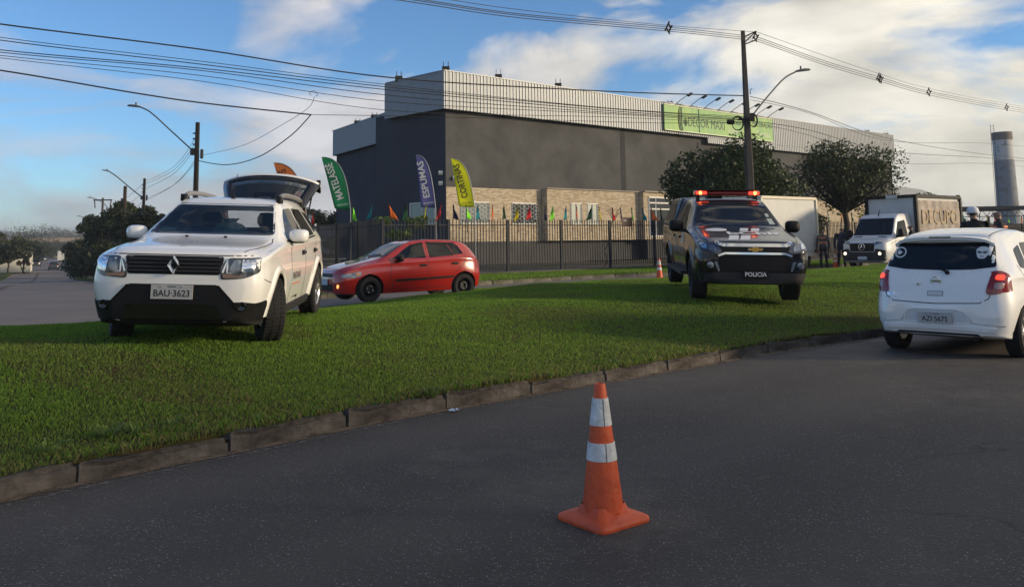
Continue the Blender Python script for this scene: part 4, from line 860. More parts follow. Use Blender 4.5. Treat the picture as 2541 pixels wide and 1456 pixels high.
    c.panel('windscreen_sticker', 'front', [(.58, 1.30), (.68, 1.30), (.65, 1.40), (.56, 1.40)], M('pale_sticker', (.42, .48, .44), .6), .006, .06, .003); c.panel('windscreen_sticker', 'front', [(.565, 1.43), (.625, 1.43), (.61, 1.49), (.55, 1.49)], M('pale_sticker', (.4, .4, .4)), .006, .06, .003)
    # light bar
    z0 = c.hit('top', .05, 0)[0].z; lb = MB(); ys = np.linspace(-.62, .62, 13); lb.tube([(.02, y, z0 + .115) for y in ys], [.05] + [.072] * 11 + [.05], 12); b_ = lb.build('light_bar', M('dark_red_lens', (.40, .030, .025), .15, coat=.7), c.t, 40); b_.scale = (2.0, 1, .82); b_.location = (-.02, 0, (z0 + .115) * .18)
    tp = MB(); tp.box((.02, 0, z0 + .190), (.26, 1.16, .012)); tp.build('light_bar_lid', m_dgrey, b_); 
    for sg in (1, -1):
        q = MB(); q.lathe([(.001, -.035), (.032, -.03), (.04, 0), (.032, .03), (.001, .035)], 12, 'y', c=(.150, sg * .52, z0 + .115)); q.build('beacon', M('beacon_lit', (1, .25, .08), .2, emit=(1, .16, .05), estr=5), c.t, 60)
        q = MB(); q.box((.14, sg * .50, z0 + .115), (.06, .20, .065)); q.build('beacon_glow', m_redlit, c.t, 40)
        f_ = MB(); f_.box((.02, sg * .55, z0 + .03), (.10, .06, .12)); f_.build('bar_foot', m_black, c.t)
    rr = MB(); rr.tube([(.34, y, c.hit('top', .34, y)[0].z + .03) for y in np.linspace(-.5, .5, 9)], .018, 6); rr.build('roof_bar', m_alloy, c.t)
    sr = MB(); sr.box((-.55, -.15, z0 + .06), (.35, .28, .12)); sr.build('siren', m_black, c.t, 40)
    an = MB(); an.tube([(-.3, -.35, z0), (-.3, -.35, z0 + .5)], .004, 5); an.build('aerial', m_black, c.t)
    wheels(c, 'six', .375, .25, .225, m_steel, R(-3)); return c
pick = pickup()
# ------------------------------------------------------------------ white hatchback seen from behind
def white_hatch():
    sp = dict(L=3.83, x0=1.985, axles=(1.225, -1.225), track=.725, wheel_r=.295, arch_r=.352, wmaxv=.85, crown=1.0,
        ztop=[(0, .66), (.06, .74), (.2, .82), (.8, .98), (1.0, 1.03), (1.7, 1.45), (1.95, 1.525), (2.5, 1.575), (3.1, 1.53), (3.36, 1.46), (3.44, 1.39), (3.62, 1.10), (3.70, .98), (3.78, .86), (3.83, .70)],
        zedge=[(0, .62), (.06, .69), (.2, .77), (.8, .93), (1.0, .985), (1.72, 1.39), (1.97, 1.455), (2.5, 1.495), (3.1, 1.455), (3.36, 1.385), (3.44, 1.31), (3.62, 1.05), (3.70, .94), (3.78, .82), (3.83, .66)],
        zbelt=[(0, .56), (.1, .66), (.3, .76), (1.0, .90), (2.0, .95), (3.2, 1.0), (3.55, .98), (3.72, .86), (3.83, .6)], zmid=[(0, .42), (.3, .50), (1.0, .55), (3.3, .60), (3.83, .48)],
        zbot=[(0, .22), (.2, .18), (.8, .17), (3.2, .19), (3.6, .225), (3.83, .27)], wsill=[(0, .45), (.06, .56), (.2, .68), (.5, .76), (3.3, .78), (3.65, .74), (3.79, .64), (3.83, .56)],
        wmax=[(0, .52), (.06, .64), (.2, .745), (.5, .81), (1.2, .825), (3.1, .84), (3.5, .82), (3.7, .765), (3.79, .68), (3.83, .60)], wbelt=[(0, .48), (.06, .60), (.2, .705), (.5, .775), (1.2, .79), (3.0, .80), (3.45, .775), (3.68, .72), (3.78, .64), (3.83, .56)],
        wedge=[(0, .42), (.1, .54), (.3, .63), (1.0, .68), (1.2, .67), (1.75, .585), (2.3, .58), (3.1, .57), (3.36, .56), (3.44, .575), (3.62, .65), (3.72, .64), (3.83, .52)])
    c = Car('white_hatchback', 'white hatchback on the road with lit tail lights and window stickers, seen from behind', sp, m_white, (6.532, 11.915, 0), (0, 0, R(43.9)))
    c.finish_body()
    rwin = rounded([(-.655, 1.09), (-.40, 1.055), (0, 1.045), (.40, 1.055), (.655, 1.09), (.585, 1.36), (.50, 1.385), (-.50, 1.385), (-.585, 1.36)], .03)
    rw = c.panel('rear_window', 'rear', rwin, m_tint, .004, .06)
    sp_ = MB(); ys = np.linspace(-.60, .60, 15); vs = []
    for y in ys:
        q = 1 - (abs(y) / .62)**3; z = c.hit('top', -1.36, y * .93)[0].z; xe = -1.40 - .14 * q**.5; vs += [(-1.22, y * .93, z + .012), (xe, y, z - .008 - .02 * (1 - q)), (xe + .015, y, z - .05 - .01 * (1 - q)), (-1.36, y * .96, z - .06)]
    sp_.add(vs, [(i * 4 + j, i * 4 + (j + 1) % 4, i * 4 + 4 + (j + 1) % 4, i * 4 + 4 + j) for i in range(14) for j in range(4)] + [(0, 1, 2, 3), (56, 57, 58, 59)]); so_ = sp_.build('roof_spoiler', m_white, c.t, 60)
    bl = MB(); bl.box((-1.534, 0, 1.452), (.02, .26, .02)); bl.build('brake_light', m_gloss, so_)
    c.line('hatch_seam', 'rear', [(-.70, 1.09), (-.665, .95), (-.60, .72), (-.50, .665), (0, .645), (.50, .665), (.60, .72), (.665, .95), (.70, 1.09)], .010, m_seam, .003)
    for sg in (1, -1):
        f = (lambda P: P) if sg > 0 else mir
        tl = c.panel('tail_light', 'rear', f(rounded([(.57, .80), (.59, .765), (.72, .775), (.755, .83), (.755, .985), (.71, 1.045), (.62, 1.045)], .03)), m_redl, .010, .04, .04)
        c.panel('lit_lamp', 'rear', f(rounded([(.655, .94), (.745, .935), (.74, 1.0), (.66, 1.0)], .03)), m_redlit, .014, .04, .006, tl)
        c.panel('reverse_lens', 'rear', f(rounded([(.65, .83), (.74, .835), (.745, .905), (.655, .91)], .03)), M('clear_lens', (.32, .22, .22), .15, coat=.7), .014, .04, .006, tl)
        c.panel('tail_light_side', 'left' if sg > 0 else 'right', rounded([(-1.56, .80), (-1.54, 1.0), (-1.60, 1.045), (-1.69, 1.03), (-1.735, .90), (-1.72, .79)], .03), m_redl, .008, .04, .03, tl)
        c.line('bumper_crease', 'rear', [(sg * .34, .55), (sg * .42, .43), (sg * .74, .40)], .02, M('crease_white', (.62, .63, .62), .3, coat=.6), .012)
        side = 'left' if sg > 0 else 'right'
        c.panel('side_window', side, rounded([(.62, 1.0), (.14, 1.34), (-.10, 1.38), (-.12, 1.0)], .04), m_tint, .004, .06); c.panel('side_window', side, rounded([(-.20, 1.005), (-.18, 1.385), (-.62, 1.37), (-.80, 1.03)], .04), m_tint, .004, .06); c.panel('quarter_window', side, rounded([(-.86, 1.04), (-.70, 1.35), (-.98, 1.29), (-1.12, 1.07)], .05), m_tint, .004, .06)
        for pts in ([(.70, .97), (.72, .6), (.66, .26)], [(-.16, 1.38), (-.16, .9), (-.15, .24)], [(-1.18, 1.1), (-1.10, .85), (-.90, .62), (-.84, .26)]): c.line('door_seam', side, pts, .010, m_seam, .002)
        handles(c, side, (-.05, -.90), .86, m_white); mirror(c, .55, sg * .82, 1.0, .15, .2, .14, m_white, sg)
        c.line('roof_channel', 'top', [(.2, sg * .52), (-.6, sg * .515), (-1.3, sg * .50)], .012, m_seam, .002)
    rec = c.panel('plate_recess', 'rear', rounded([(-.37, .43), (.37, .43), (.34, .545), (.24, .575), (-.24, .575), (-.34, .545)], .03), M('recess_white', (.58, .60, .62), .4), .004, .06, .004)
    ring_panel(c, 'recess_edge', 'rear', rounded([(-.385, .42), (.385, .42), (.35, .55), (.25, .585), (-.25, .585), (-.35, .55)], .03), .016, m_white, .012, rec)
    plate(c, 'rear', c.hit('rear', 0, .475)[0].x - .022, 0, .475, .40, .13, 'AZI·5675', 'PR CURITIBA')
    c.line('bumper_lip', 'rear', [(-.66, .345), (-.4, .36), (0, .365), (.4, .36), (.66, .345)], .05, m_white, .03, th=.05)
    c.panel('bumper_valance', 'rear', rounded([(-.5, .275), (.5, .275), (.46, .30), (-.46, .30)], .01), m_black, .004)
    ex = MB(); ex.tube([(-1.2, -.42, .24), (-1.80, -.42, .235)], .03, 10); ex.build('exhaust', m_black, c.t)
    rg_ = MB(); p = c.hit('rear', 0, .915)[0] + Vector((-.012, 0, 0)); rg_.tube([p + Vector((0, .05 * math.cos(a), .05 * math.sin(a))) for a in np.linspace(0, 2 * PI, 20)], .007, 6); rg_.box(p, (.012, .13, .022)); b_ = rg_.build('badge', m_chrome, c.t)
    text('NISSAN', .022, frame(p + Vector((-.0075, 0, 0)), (0, -1, 0), (0, 0, 1)), m_pltxt, b_, ext=.0006)
    c.decal_text('MARCH', .055, 'rear', .50, .745, m_chrome, bold=.002, off=.006); c.decal_text('1.0', .04, 'rear', -.49, .735, m_chrome, off=.006)
    hb = c.panel('handle_recess', 'rear', rounded([(-.085, .745), (.085, .745), (.085, .79), (-.085, .79)], .01), M('recess_white', (.58, .60, .62)), .004, .06, .004); ring_panel(c, 'handle_edge', 'rear', [(-.09, .74), (.09, .74), (.09, .795), (-.09, .795)], .008, m_gdec, .005, hb)
    lk = MB(); p = c.hit('rear', .20, .865)[0]; lk.box(p, (.02, .05, .05)); lk.build('lock_cover', m_white, c.t, 30); lk = MB(); lk.box(p + Vector((-.012, .008, .006)), (.006, .016, .016)); lk.build('keyhole', m_black, c.t)
    wp = MB(); a, b = c.hit('rear', -.12, 1.02)[0] + Vector((-.025, 0, 0)), c.hit('rear', -.01, 1.075)[0] + Vector((-.02, 0, 0)); wp.tube([a, b], .012, 6); wp.lathe([(.025, 0), (.025, -.03), (.001, -.035)], 12, 'x', c=a + Vector((.01, 0, 0))); wp.build('rear_wiper', m_black, c.t)
    # stickers on the glass: a ring badge and a bald head in white film
    st = M('white_sticker', (.62, .64, .64), .5); sx, sz = .50, 1.265
    ring_panel(c, 'round_sticker', 'rear', [(sx + .068 * math.cos(a), sz + .062 * math.sin(a)) for a in np.linspace(0, 2 * PI, 21)[:-1]], .016, st, .007); c.panel('sticker_mark', 'rear', [(sx + .04 * math.cos(a), sz + .028 * math.sin(a * 2) * .5 + .02 * math.sin(a)) for a in np.linspace(0, 2 * PI, 13)[:-1]], st, .007, .1, .002)
    hx, hz = -.485, 1.255; fc = c.panel('face_sticker', 'rear', rounded([(hx - .075, hz + .02), (hx - .05, hz + .075), (hx + .03, hz + .08), (hx + .075, hz + .04), (hx + .06, hz - .02), (hx + .045, hz - .065), (hx - .03, hz - .07), (hx - .06, hz - .03)], .03), st, .007, .1, .002)
    for e in (.03, -.03): c.panel('eye_mark', 'rear', rounded([(hx + e - .018, hz - .002), (hx + e + .018, hz - .002), (hx + e + .014, hz + .02), (hx + e - .014, hz + .018)], .006), m_pltxt, .011, .1, .002, fc)
    c.line('glasses_line', 'rear', [(hx - .06, hz + .022), (hx, hz + .008), (hx + .06, hz + .022)], .008, m_pltxt, .011, fc); c.line('mouth_line', 'rear', [(hx - .02, hz - .042), (hx + .025, hz - .04)], .007, m_pltxt, .011, fc)
    wheels(c, 'split', .295, .185, .205, m_alloy); return c
wht = white_hatch()
# ================================================================== warehouse
def plane_hit(x, y, o, n):                                   # where the sight line of (x, y) meets a vertical plane
    v = ray(x, y); c = Vector((0, 0, CAMH)); t = (o - c).dot(n) / v.dot(n); return c + v * t
m_plast = M('dark_grey_render', (.085, .086, .087), .92, var=.30, vscale=.55, bump=.5, bscale=14, spec=.2)
m_plast2 = M('dark_pilaster', (.045, .045, .047), .9, spec=.2)
m_clad = M('galvanised_cladding', (.24, .26, .285), .5, .35, var=.22, vscale=.35, stretch=(1, 1, .25))
m_frame_w = M('white_frame', (.62, .62, .60), .5)
m_winglass = glassmat('window_glass', (.03, .035, .04), .0, .05)
m_mortar = M('mortar', (.24, .21, .165), .95, var=.2, vscale=3)
def brick_material():
    m = bpy.data.materials.new('tan_brick'); m.use_nodes = True; t = m.node_tree; b = t.nodes['Principled BSDF']; g = nd(t, 'ShaderNodeNewGeometry'); oi = nd(t, 'ShaderNodeObjectInfo')
    r = mth(t, 'FRACT', mth(t, 'ADD', g.outputs['Random Per Island'], oi.outputs['Random']))
    n = nd(t, 'ShaderNodeValToRGB'); e = n.color_ramp.elements; e.new(.35); e.new(.7)
    for k, (p, c) in enumerate(((0, (.40, .325, .23)), (.35, (.46, .38, .275)), (.7, (.53, .45, .335)), (1, (.575, .50, .385)))): e[k].position = p; e[k].color = (*c, 1)
    t.links.new(r, n.inputs[0]); t.links.new(n.outputs[0], b.inputs['Base Color']); b.inputs['Roughness'].default_value = .9; b.inputs['Specular IOR Level'].default_value = .15; return m
m_brick = brick_material()
C0 = D(1107, 605, 48.5); C0.z = 0; FA = Vector((math.sin(R(50.2)), math.cos(R(50.2)), 0)); NF = Vector((FA.y, -FA.x, 0))
ZG, ZB0, ZB1, ZF0, ZF1 = .20, 1.58, 4.75, 9.17, 11.40
def ft(x, y, off=0.0):                                       # photo point on the long facade -> (distance from the corner, height)
    p = plane_hit(x, y, C0 + NF * off, NF); return (p - C0).dot(FA), p.z
def FP(t, off, z): return C0 + FA * t + NF * off + Vector((0, 0, z))
E1 = D(969, 605, 51.9); E1.z = 0; LA = (E1 - C0).normalized(); LB = (E1 - C0).length; NL = Vector((-LA.y, LA.x, 0)); NL = NL if NL.y < 0 or NL.x < 0 else -NL
E2 = D(976, 605, 52.4); E2.z = 0; E3 = D(833, 605, 61.1); E3.z = 0; LA2 = (E3 - E2).normalized(); NL2 = Vector((-LA2.y, LA2.x, 0)); NL2 = NL2 if NL2.x < 0 else -NL2
bld = thing('warehouse', 'dark grey warehouse with corrugated metal fascia and tan brick base behind the fence', 'building', (C0.x, C0.y, 0))
def rel(p): return Vector(p) - Vector((C0.x, C0.y, 0))
def wallq(name, a, b, z0, z1, mat, th, n):                   # upright slab from a to b, thickness th behind the face
    mb = MB(); q = [a, b, b - n * th, a - n * th]; mb.add([rel(p) + Vector((0, 0, z)) for z in (z0, z1) for p in q], [(0, 1, 2, 3), (4, 5, 6, 7), (0, 1, 5, 4), (1, 2, 6, 5), (2, 3, 7, 6), (3, 0, 4, 7)]); return mb.build(name, mat, bld)
TR = ft(2207, 335)[0]
w_up = wallq('wall', FP(0, 0, 0), FP(TR, 0, 0), ZB1, ZF0 + .3, m_plast, .25, NF)
w_lo = wallq('base_wall', FP(0, 0, 0), FP(TR, 0, 0), -.6, ZB0, m_plast, .25, NF)
w_br = wallq('brick_wall', FP(0, -.03, 0), FP(TR, -.03, 0), ZB0 - .002, ZB1 + .002, m_mortar, .2, NF)
wallq('side_wall', FP(0, 0, 0) - NL * .0, E1 + LA * 1.5, -.6, ZF0 + .3, M('shaded_grey_render', (.050, .056, .072), .92, var=.22, vscale=.5, bump=.4, bscale=14, spec=.2), .25, NL)  # blue shade of the left walls is put into this darker render colour
wallq('rear_wall', E2 - LA2 * 1.0, E3, -.6, 8.2, MATS['shaded_grey_render'], .25, NL2)
wallq('end_wall', FP(TR, 0, 0), FP(TR, -20, 0), -.6, ZF0 + .3, m_plast, .25, FA)
wallq('end_wall', E3, E3 - NL2 * 14, -.6, 8.2, MATS['shaded_grey_render'], .25, LA2)
rf = MB(); rf.add([rel(p) + Vector((0, 0, 10.2)) for p in (FP(0, -.3, 0), FP(TR, -.3, 0), FP(TR, -20, 0), FP(16, -18, 0), E1 - NL * 1.0)], [(0, 1, 2, 3, 4)]); rf.build('roof', m_clad, bld)
def cladding(a, b, z0, z1, n, sheetw=1.02, lower=None):      # ribbed sheets, each its own part
    d = (b - a); L = d.length; d = d / L; k = max(1, round(L / sheetw)); w = L / k; ribs = 4; prof = []
    for r in range(ribs):
        x = r / ribs; prof += [(x, 0), (x + .10 / ribs * 2.6, 0), (x + .17 / ribs * 2.6, .04), (x + .30 / ribs * 2.6, .04)]
    prof.append((1, 0)); mb = MB(); vs = []; o = Vector((0, 0, 0))
    for (x, y) in prof: vs += [(x * w, -y, 0), (x * w, -y, 1)]
    mb.add(vs, [(2 * i, 2 * i + 2, 2 * i + 3, 2 * i + 1) for i in range(len(prof) - 1)]); me = mb.mesh('cladding_sheet', m_clad); ang = math.atan2(d.y, d.x)
    flip = 1 if Vector((math.sin(ang), -math.cos(ang), 0)).dot(n) > 0 else -1
    for i in range(k):
        s = a + d * (w * i) if flip > 0 else a + d * (w * (i + 1)); zz = z0 if lower is None or (i + .5) * w < lower[0] else lower[1]
        q = link(bpy.data.objects.new('cladding_sheet', me), bld); q.location = rel(s) + Vector((0, 0, zz + random.uniform(-.004, .004))); q.rotation_euler = (0, 0, ang + (0 if flip > 0 else PI)); q.scale = (1, 1, z1 - zz)
TS = ft(1756, 345)[0]
fo = .38; A0 = C0 + NF * fo + NL * fo * 1.05; cladding(A0, FP(TR, fo, 0), ZF0, ZF1, NF, lower=(TS, ZF0 - .42)); cladding(A0, E1 + NL * fo + LA * .15, ZF0, ZF1, NL); cladding(E2 + NL2 * .3, E3 + NL2 * .3, 7.93, 9.72, NL2)
for (a, b, z, n, nm) in ((A0, FP(TR, fo, 0), ZF0, NF, 'soffit'), (A0, E1 + NL * fo, ZF0, NL, 'soffit'), (E2 + NL2 * .3, E3 + NL2 * .3, 7.93, NL2, 'soffit')):
    mb = MB(); mb.add([rel(p) + Vector((0, 0, z - .02)) for p in (a, b, b - n * .5, a - n * .5)] + [rel(p) + Vector((0, 0, z + .03)) for p in (a, b, b - n * .5, a - n * .5)], [(0, 1, 2, 3), (4, 5, 6, 7), (0, 1, 5, 4), (1, 2, 6, 5), (2, 3, 7, 6), (3, 0, 4, 7)]); mb.build(nm, m_plast2, bld)
    mb = MB(); zz = ZF1 if z > 8.5 else 9.72; mb.bar(rel(a) + Vector((0, 0, zz)), rel(b) + Vector((0, 0, zz)), .12, .06); mb.build('roof_flashing', m_clad, bld)
for x0, x1 in ((1540, 1552), (1996, 2006)):
    ta, tb = ft(x0, 400)[0], ft(x1, 400)[0]; mb = MB(); p = (FP(ta, .012, 0), FP(tb, .012, 0), FP(tb, -.05, 0), FP(ta, -.05, 0)); mb.add([rel(q) + Vector((0, 0, z)) for z in (ZB1, ZF0) for q in p], [(0, 1, 5, 4), (1, 2, 6, 5), (3, 0, 4, 7)]); mb.build('pilaster', m_plast2, bld)
# concrete column stubs with rebar on the parapet
m_stub = M('weathered_stub', (.03, .028, .026), .9); m_rust = M('rusty_rebar', (.05, .03, .02), .8)
for (x, y) in ((990, 200), (1106.5, 175), (1237, 194), (1385, 217), (1662, 259), (2150, 326), (2197, 333), (888, 303), (930, 287)):
    if x < 960: p = plane_hit(x, y, E2 + NL2 * .2, NL2)
    elif x < 1100: p = plane_hit(x, y, C0 + NL * .25, NL)
    else: p = plane_hit(x, y, C0 + NF * .1, NF)
    s = 1 if 960 < x < 1400 else .5; p.z = (ZF1 if x > 960 else 9.72); mb = MB(); mb.box(rel(p) + Vector((0, 0, .12 * s)), (.42, .42, .34 * s)); st = mb.build('column_stub', m_stub, bld)
    for dx, dy in ((-.14, -.14), (.14, -.14), (.14, .14), (-.14, .14)): r_ = MB(); r_.tube([rel(p) + Vector((dx, dy, .2 * s)), rel(p) + Vector((dx, dy, .2 * s + .40 * s))], .012, 4); r_.build('rebar', m_rust, st)
# brick base: bays and windows
def rect(x0, y0, x1, y1, off=0.0):
    a, b = ft(x0, y0, off), ft(x1, y1, off); return (a[0], b[0], min(a[1], b[1]), max(a[1], b[1]))
WN = [(*rect(1143, 503, 1213, 549)[:2], 2.62, 3.88), (*rect(1270, 503, 1330, 549)[:2], 2.62, 3.88)]
T_B0, T_B1 = ft(1358, 500, .52)[0], ft(1585, 500, .52)[0]; T_E0, T_E1 = T_B1 + .002, ft(1690, 500, .95)[0]
WB = [(ft(1417, 520, .52)[0], ft(1443.5, 520, .52)[0], 2.62, 3.92), (ft(1457.5, 520, .52)[0], ft(1482.5, 520, .52)[0], 2.62, 3.92)]
DR = (T_E0 + .55, T_E1 - .3, 1.80, 4.45)
BW, BH, MT, BD = .262, .078, .013, .06
bmesh_b = MB(); bmesh_b.box((0, 0, 0), (BW, BD, BH)); brick_me = bmesh_b.mesh('brick', m_brick)
joined = MB(); cnt = 0; FANG = math.atan2(FA.y, FA.x)
def lay(t0, t1, z0, z1, off, holes, single, along=FA, nn=NF, org=None):
    global cnt
    ang = math.atan2(along.y, along.x); q = Matrix.Rotation(ang, 3, 'Z'); org = org if org is not None else C0; row = 0; z = z0 + BH / 2
    while z < z1:
        t = t0; first = row % 2
        while t < t1 - .02:
            w = min((BW - MT) / 2 if first else BW, t1 - t); first = 0; tc = t + w / 2
            if not any(a - .01 < tc < b + .01 and c - .01 < z < d + .01 for a, b, c, d in holes) and w > .05:
                p = rel(org + along * tc + nn * (off - BD / 2 + random.uniform(0, .008)) + Vector((0, 0, z)))
                if single and cnt < 300: o = link(bpy.data.objects.new('brick', brick_me), w_br); o.location = p; o.rotation_euler = (0, 0, ang); o.scale = (w / BW, 1, 1); cnt += 1
                else: joined.box(p, (w, BD, BH), q)
            t += w + MT
        z += BH + MT; row += 1
lay(0.02, 6.0, 3.92, ZB1, .012, WN, True)
lay(0.02, 6.0, ZB0, 3.92, .012, WN, False); lay(6.01, T_B0, ZB0, ZB1, .012, WN, False)
def bay(t0, t1, off, z0, z1, name):
    mb = MB(); p = (FP(t0, off - .05, 0), FP(t1, off - .05, 0), FP(t1, 0.002, 0), FP(t0, .002, 0)); mb.add([rel(q) + Vector((0, 0, z)) for z in (z0, z1) for q in p], [(0, 1, 2, 3), (4, 5, 6, 7), (0, 1, 5, 4), (1, 2, 6, 5), (3, 0, 4, 7)]); return mb.build(name, m_mortar, bld)
bay(T_B0 + .01, T_B1, .52, ZB0, ZB1 + .05, 'brick_bay'); bay(T_E0, T_E1, .95, ZB0, ZB1 + .05, 'entrance_bay')
lay(T_B0, T_B1, ZB0, ZB1 + .05, .52, WB, False); lay(T_E0, T_E1, ZB0, ZB1 + .05, .95, [DR], False); lay(T_E1 + .02, TR - 3, ZB0, ZB1, .012, [(T_E1 + 4, T_E1 + 6.4, 2.62, 3.88), (T_E1 + 9, T_E1 + 11.4, 2.62, 3.88)], False)
for t0, off in ((T_B0, .52), (T_E0, .95)): lay(0, off - .06, ZB0, ZB1 + .05, .012, [], False, NF, -FA, FP(t0, 0, 0) - NF * 0 + NF * .05)
jo = joined.build('brickwork', m_brick, w_br); jo['kind'] = 'stuff'
mb = MB(); mb.bar(rel(FP(T_E0, .97, ZB1 + .09)), rel(FP(T_E1, .97, ZB1 + .09)), .25, .08); mb.bar(rel(FP(T_B0, .50, ZB1 + .085)), rel(FP(T_B1, .50, ZB1 + .085)), .14, .06); mb.build('coping', M('coping_concrete', (.35, .31, .25), .9), bld)
mb = MB(); p = (FP(T_E0 + .4, .85, 0), FP(T_E1, .85, 0), FP(T_E1, 0, 0), FP(T_E0 + .4, 0, 0)); mb.add([rel(q) + Vector((0, 0, z)) for z in (-.6, ZB0 - .003) for q in p], [(0, 1, 5, 4), (1, 2, 6, 5), (3, 0, 4, 7)]); mb.build('entrance_plinth', M('plinth_black', (.025, .026, .03), .8), bld)
def window(t0, t1, z0, z1, off, bars, panes=2, trans=None, o3=None, al=FA, nn=NF, gmat=None):
    org = C0 if o3 is None else o3
    def P(t, o, z): return rel(org + al * t + nn * o + Vector((0, 0, z)))
    g = MB(); q = [P(t0, off - .022, z0), P(t1, off - .022, z0), P(t1, off - .022, z1), P(t0, off - .022, z1)]; g.add(q + [v - nn * .008 for v in q], [(0, 1, 2, 3), (7, 6, 5, 4), (0, 1, 5, 4), (1, 2, 6, 5), (2, 3, 7, 6), (3, 0, 4, 7)]); w = g.build('window', gmat or m_winglass, bld)
    f = MB(); o = off
    for a, b in ((P(t0, o, z0), P(t1, o, z0)), (P(t0, o, z1), P(t1, o, z1)), (P(t0, o, z0), P(t0, o, z1)), (P(t1, o, z0), P(t1, o, z1))): f.bar(a, b, .07)
    for k in range(1, panes): tt = t0 + (t1 - t0) * k / panes; f.bar(P(tt, o, z0), P(tt, o, z1), .06)
    f.build('window_frame', m_frame_w, w); s = MB(); s.bar(P(t0 - .06, off + .02, z0 - .04), P(t1 + .06, off + .02, z0 - .04), .16, .06); s.build('window_sill', M('coping_concrete', (.35, .31, .25)), w)
    if bars:
        b = MB(); n = 9
        for k in range(n + 1):
            tt = t0 + (t1 - t0) * k / n; b.bar(P(tt, off + .045, z0), P(tt, off + .045, z1), .016)
            if k < n:
                for j in range(5): zz = z0 + (z1 - z0) * ((j + (k % 2) * .5 + .25) / 5); tn = tt + (t1 - t0) / n; b.bar(P(tt, off + .045, zz), P(tn, off + .045, zz), .015)
        b.build('window_bars', m_frame_w, w)
    return w
m_blind = M('pale_blind_glass', (.16, .20, .20), .2, coat=.5)
window(*WN[0], .012, True, 2, gmat=m_blind); window(*WN[1], .012, True, 2)
for w in WB: window(*w, .52, False, 2, gmat=M('pale_blind', (.30, .34, .30), .3, coat=.4))
window(T_E1 + 4, T_E1 + 6.4, 2.62, 3.88, .012, True); window(T_E1 + 9, T_E1 + 11.4, 2.62, 3.88, .012, True)
tl0, tl1 = (plane_hit(1081, 520, C0, NL) - C0).dot(LA), (plane_hit(1021, 520, C0, NL) - C0).dot(LA)
window(tl0, tl1, 2.62, 3.88, .10, False, 2, o3=C0, al=LA, nn=NL, gmat=m_blind)
def PD(t, o, z): return rel(FP(t, o, z))
g = MB(); a, b, z0, z1 = DR; q = [PD(a, .925, z0), PD(b, .925, z0), PD(b, .925, z1), PD(a, .925, z1)]; g.add(q + [v - NF * .03 for v in q], [(0, 1, 2, 3), (7, 6, 5, 4), (0, 1, 5, 4), (1, 2, 6, 5), (2, 3, 7, 6), (3, 0, 4, 7)]); dr = g.build('entrance_door', m_winglass, bld)
f = MB()
for tt in (0, .22, .78, 1): f.bar(PD(a + (b - a) * tt, .95, z0), PD(a + (b - a) * tt, .95, z1), .10)
for zz in (z0, z0 + (z1 - z0) * .70, z0 + (z1 - z0) * .86, z1): f.bar(PD(a, .952, zz), PD(b, .952, zz), .09)
f.build('door_frame', m_frame_w, dr)
# corner floodlights
for (x, y, n, o) in ((1098, 429, NL, C0), (1098, 455, NL, C0), (1125, 442, NF, C0)):
    p = plane_hit(x, y, o, n); mb = MB(); mb.box(rel(p + n * .15), (.22, .22, .16), Matrix.Rotation(.5, 3, 'X')); mb.box(rel(p + n * .04), (.08, .08, .2)); mb.build('floodlight', m_frame_w, bld)
# poster on the side wall
pp = [plane_hit(x, y, C0 + NL2 * 1.2, NL2) for x, y in ((838, 565), (856, 567), (856, 598), (838, 599))]
# company sign on the fascia
sg_ = [plane_hit(x, y, C0 + NF * .62, NF) for x, y in ((1648, 261), (1916, 292), (1918, 353), (1650, 322))]; t0, t1 = (sg_[0] - C0).dot(FA), (sg_[1] - C0).dot(FA); zs0, zs1 = (sg_[2].z + sg_[3].z) / 2, (sg_[0].z + sg_[1].z) / 2
bs = thing('company_sign', 'long faded green company sign with lamps mounted on the metal fascia', 'sign', FP(t0, .50, zs0), FANG)
SW, SH = t1 - t0, zs1 - zs0; mb = MB(); mb.box((SW / 2, -.06, SH / 2), (SW, .10, SH))
def sign_mat():
    m = M('faded_green_sheet', (.33, .50, .16), .6, var=.9, vscale=.8, rgb2=(.16, .37, .14), stretch=(1.5, 1, .35)); return m
mb.build('sign_board', sign_mat(), bs)
for (xx, zz, w, h) in ((SW / 2, .03, SW, .06), (SW / 2, SH - .03, SW, .06)): f = MB(); f.box((xx, -.13, zz), (w, .04, h)); f.build('sign_edge', M('sign_edge', (.55, .60, .42), .5), bs)
f = MB(); f.box((SW * .29, -.125, SH / 2), (.03, .03, SH)); f.build('sheet_joint', m_plast2, bs)
def sgt(s, size, x, z, mat, sx=1.0): return text(s, size, frame((x, -.118, z), (1, 0, 0), (0, 0, 1)), mat, bs, ext=.004, sx=sx)
mdk = M('dark_green_lettering', (.03, .06, .04), .6); mlt = M('pale_lettering', (.62, .66, .52), .6)
sgt('DECOR MAXI', .95, SW * .36, SH * .40, mdk, .78); sgt('DECORAÇÃO', .55, SW * .895, SH * .66, mdk, .8); sgt('Cortlex', .62, SW * .90, SH * .27, mlt); sgt('döhler', .50, SW * .60, SH * .26, mlt); sgt('ENXOVAIS', .40, SW * .73, SH * .84, mdk, .8); sgt('CORTINAS', .46, SW * .62, SH * .60, mdk, .75); sgt('karsten', .45, SW * .75, SH * .27, mlt)
lg = MB()                                                    # leaf emblem: long arcs around a small sprig
for k, (rx, rz, w) in enumerate(((.55, 1.15, .06), (.38, 1.05, .05), (.20, .95, .05))): lg.tube([(SW * .155 - rx * math.cos(a), -.12, SH * .50 + rz * math.sin(a)) for a in np.linspace(-1.35, 1.35, 14)], [.012 + w * .5 * math.cos(a) for a in np.linspace(-1.35, 1.35, 14)], 5)
for k in range(5): lg.tube([(SW * .175, -.12, SH * .25), (SW * .175 + (k - 2) * .16, -.12, SH * .45 + .25 - abs(k - 2) * .12)], [.05, .015], 5)
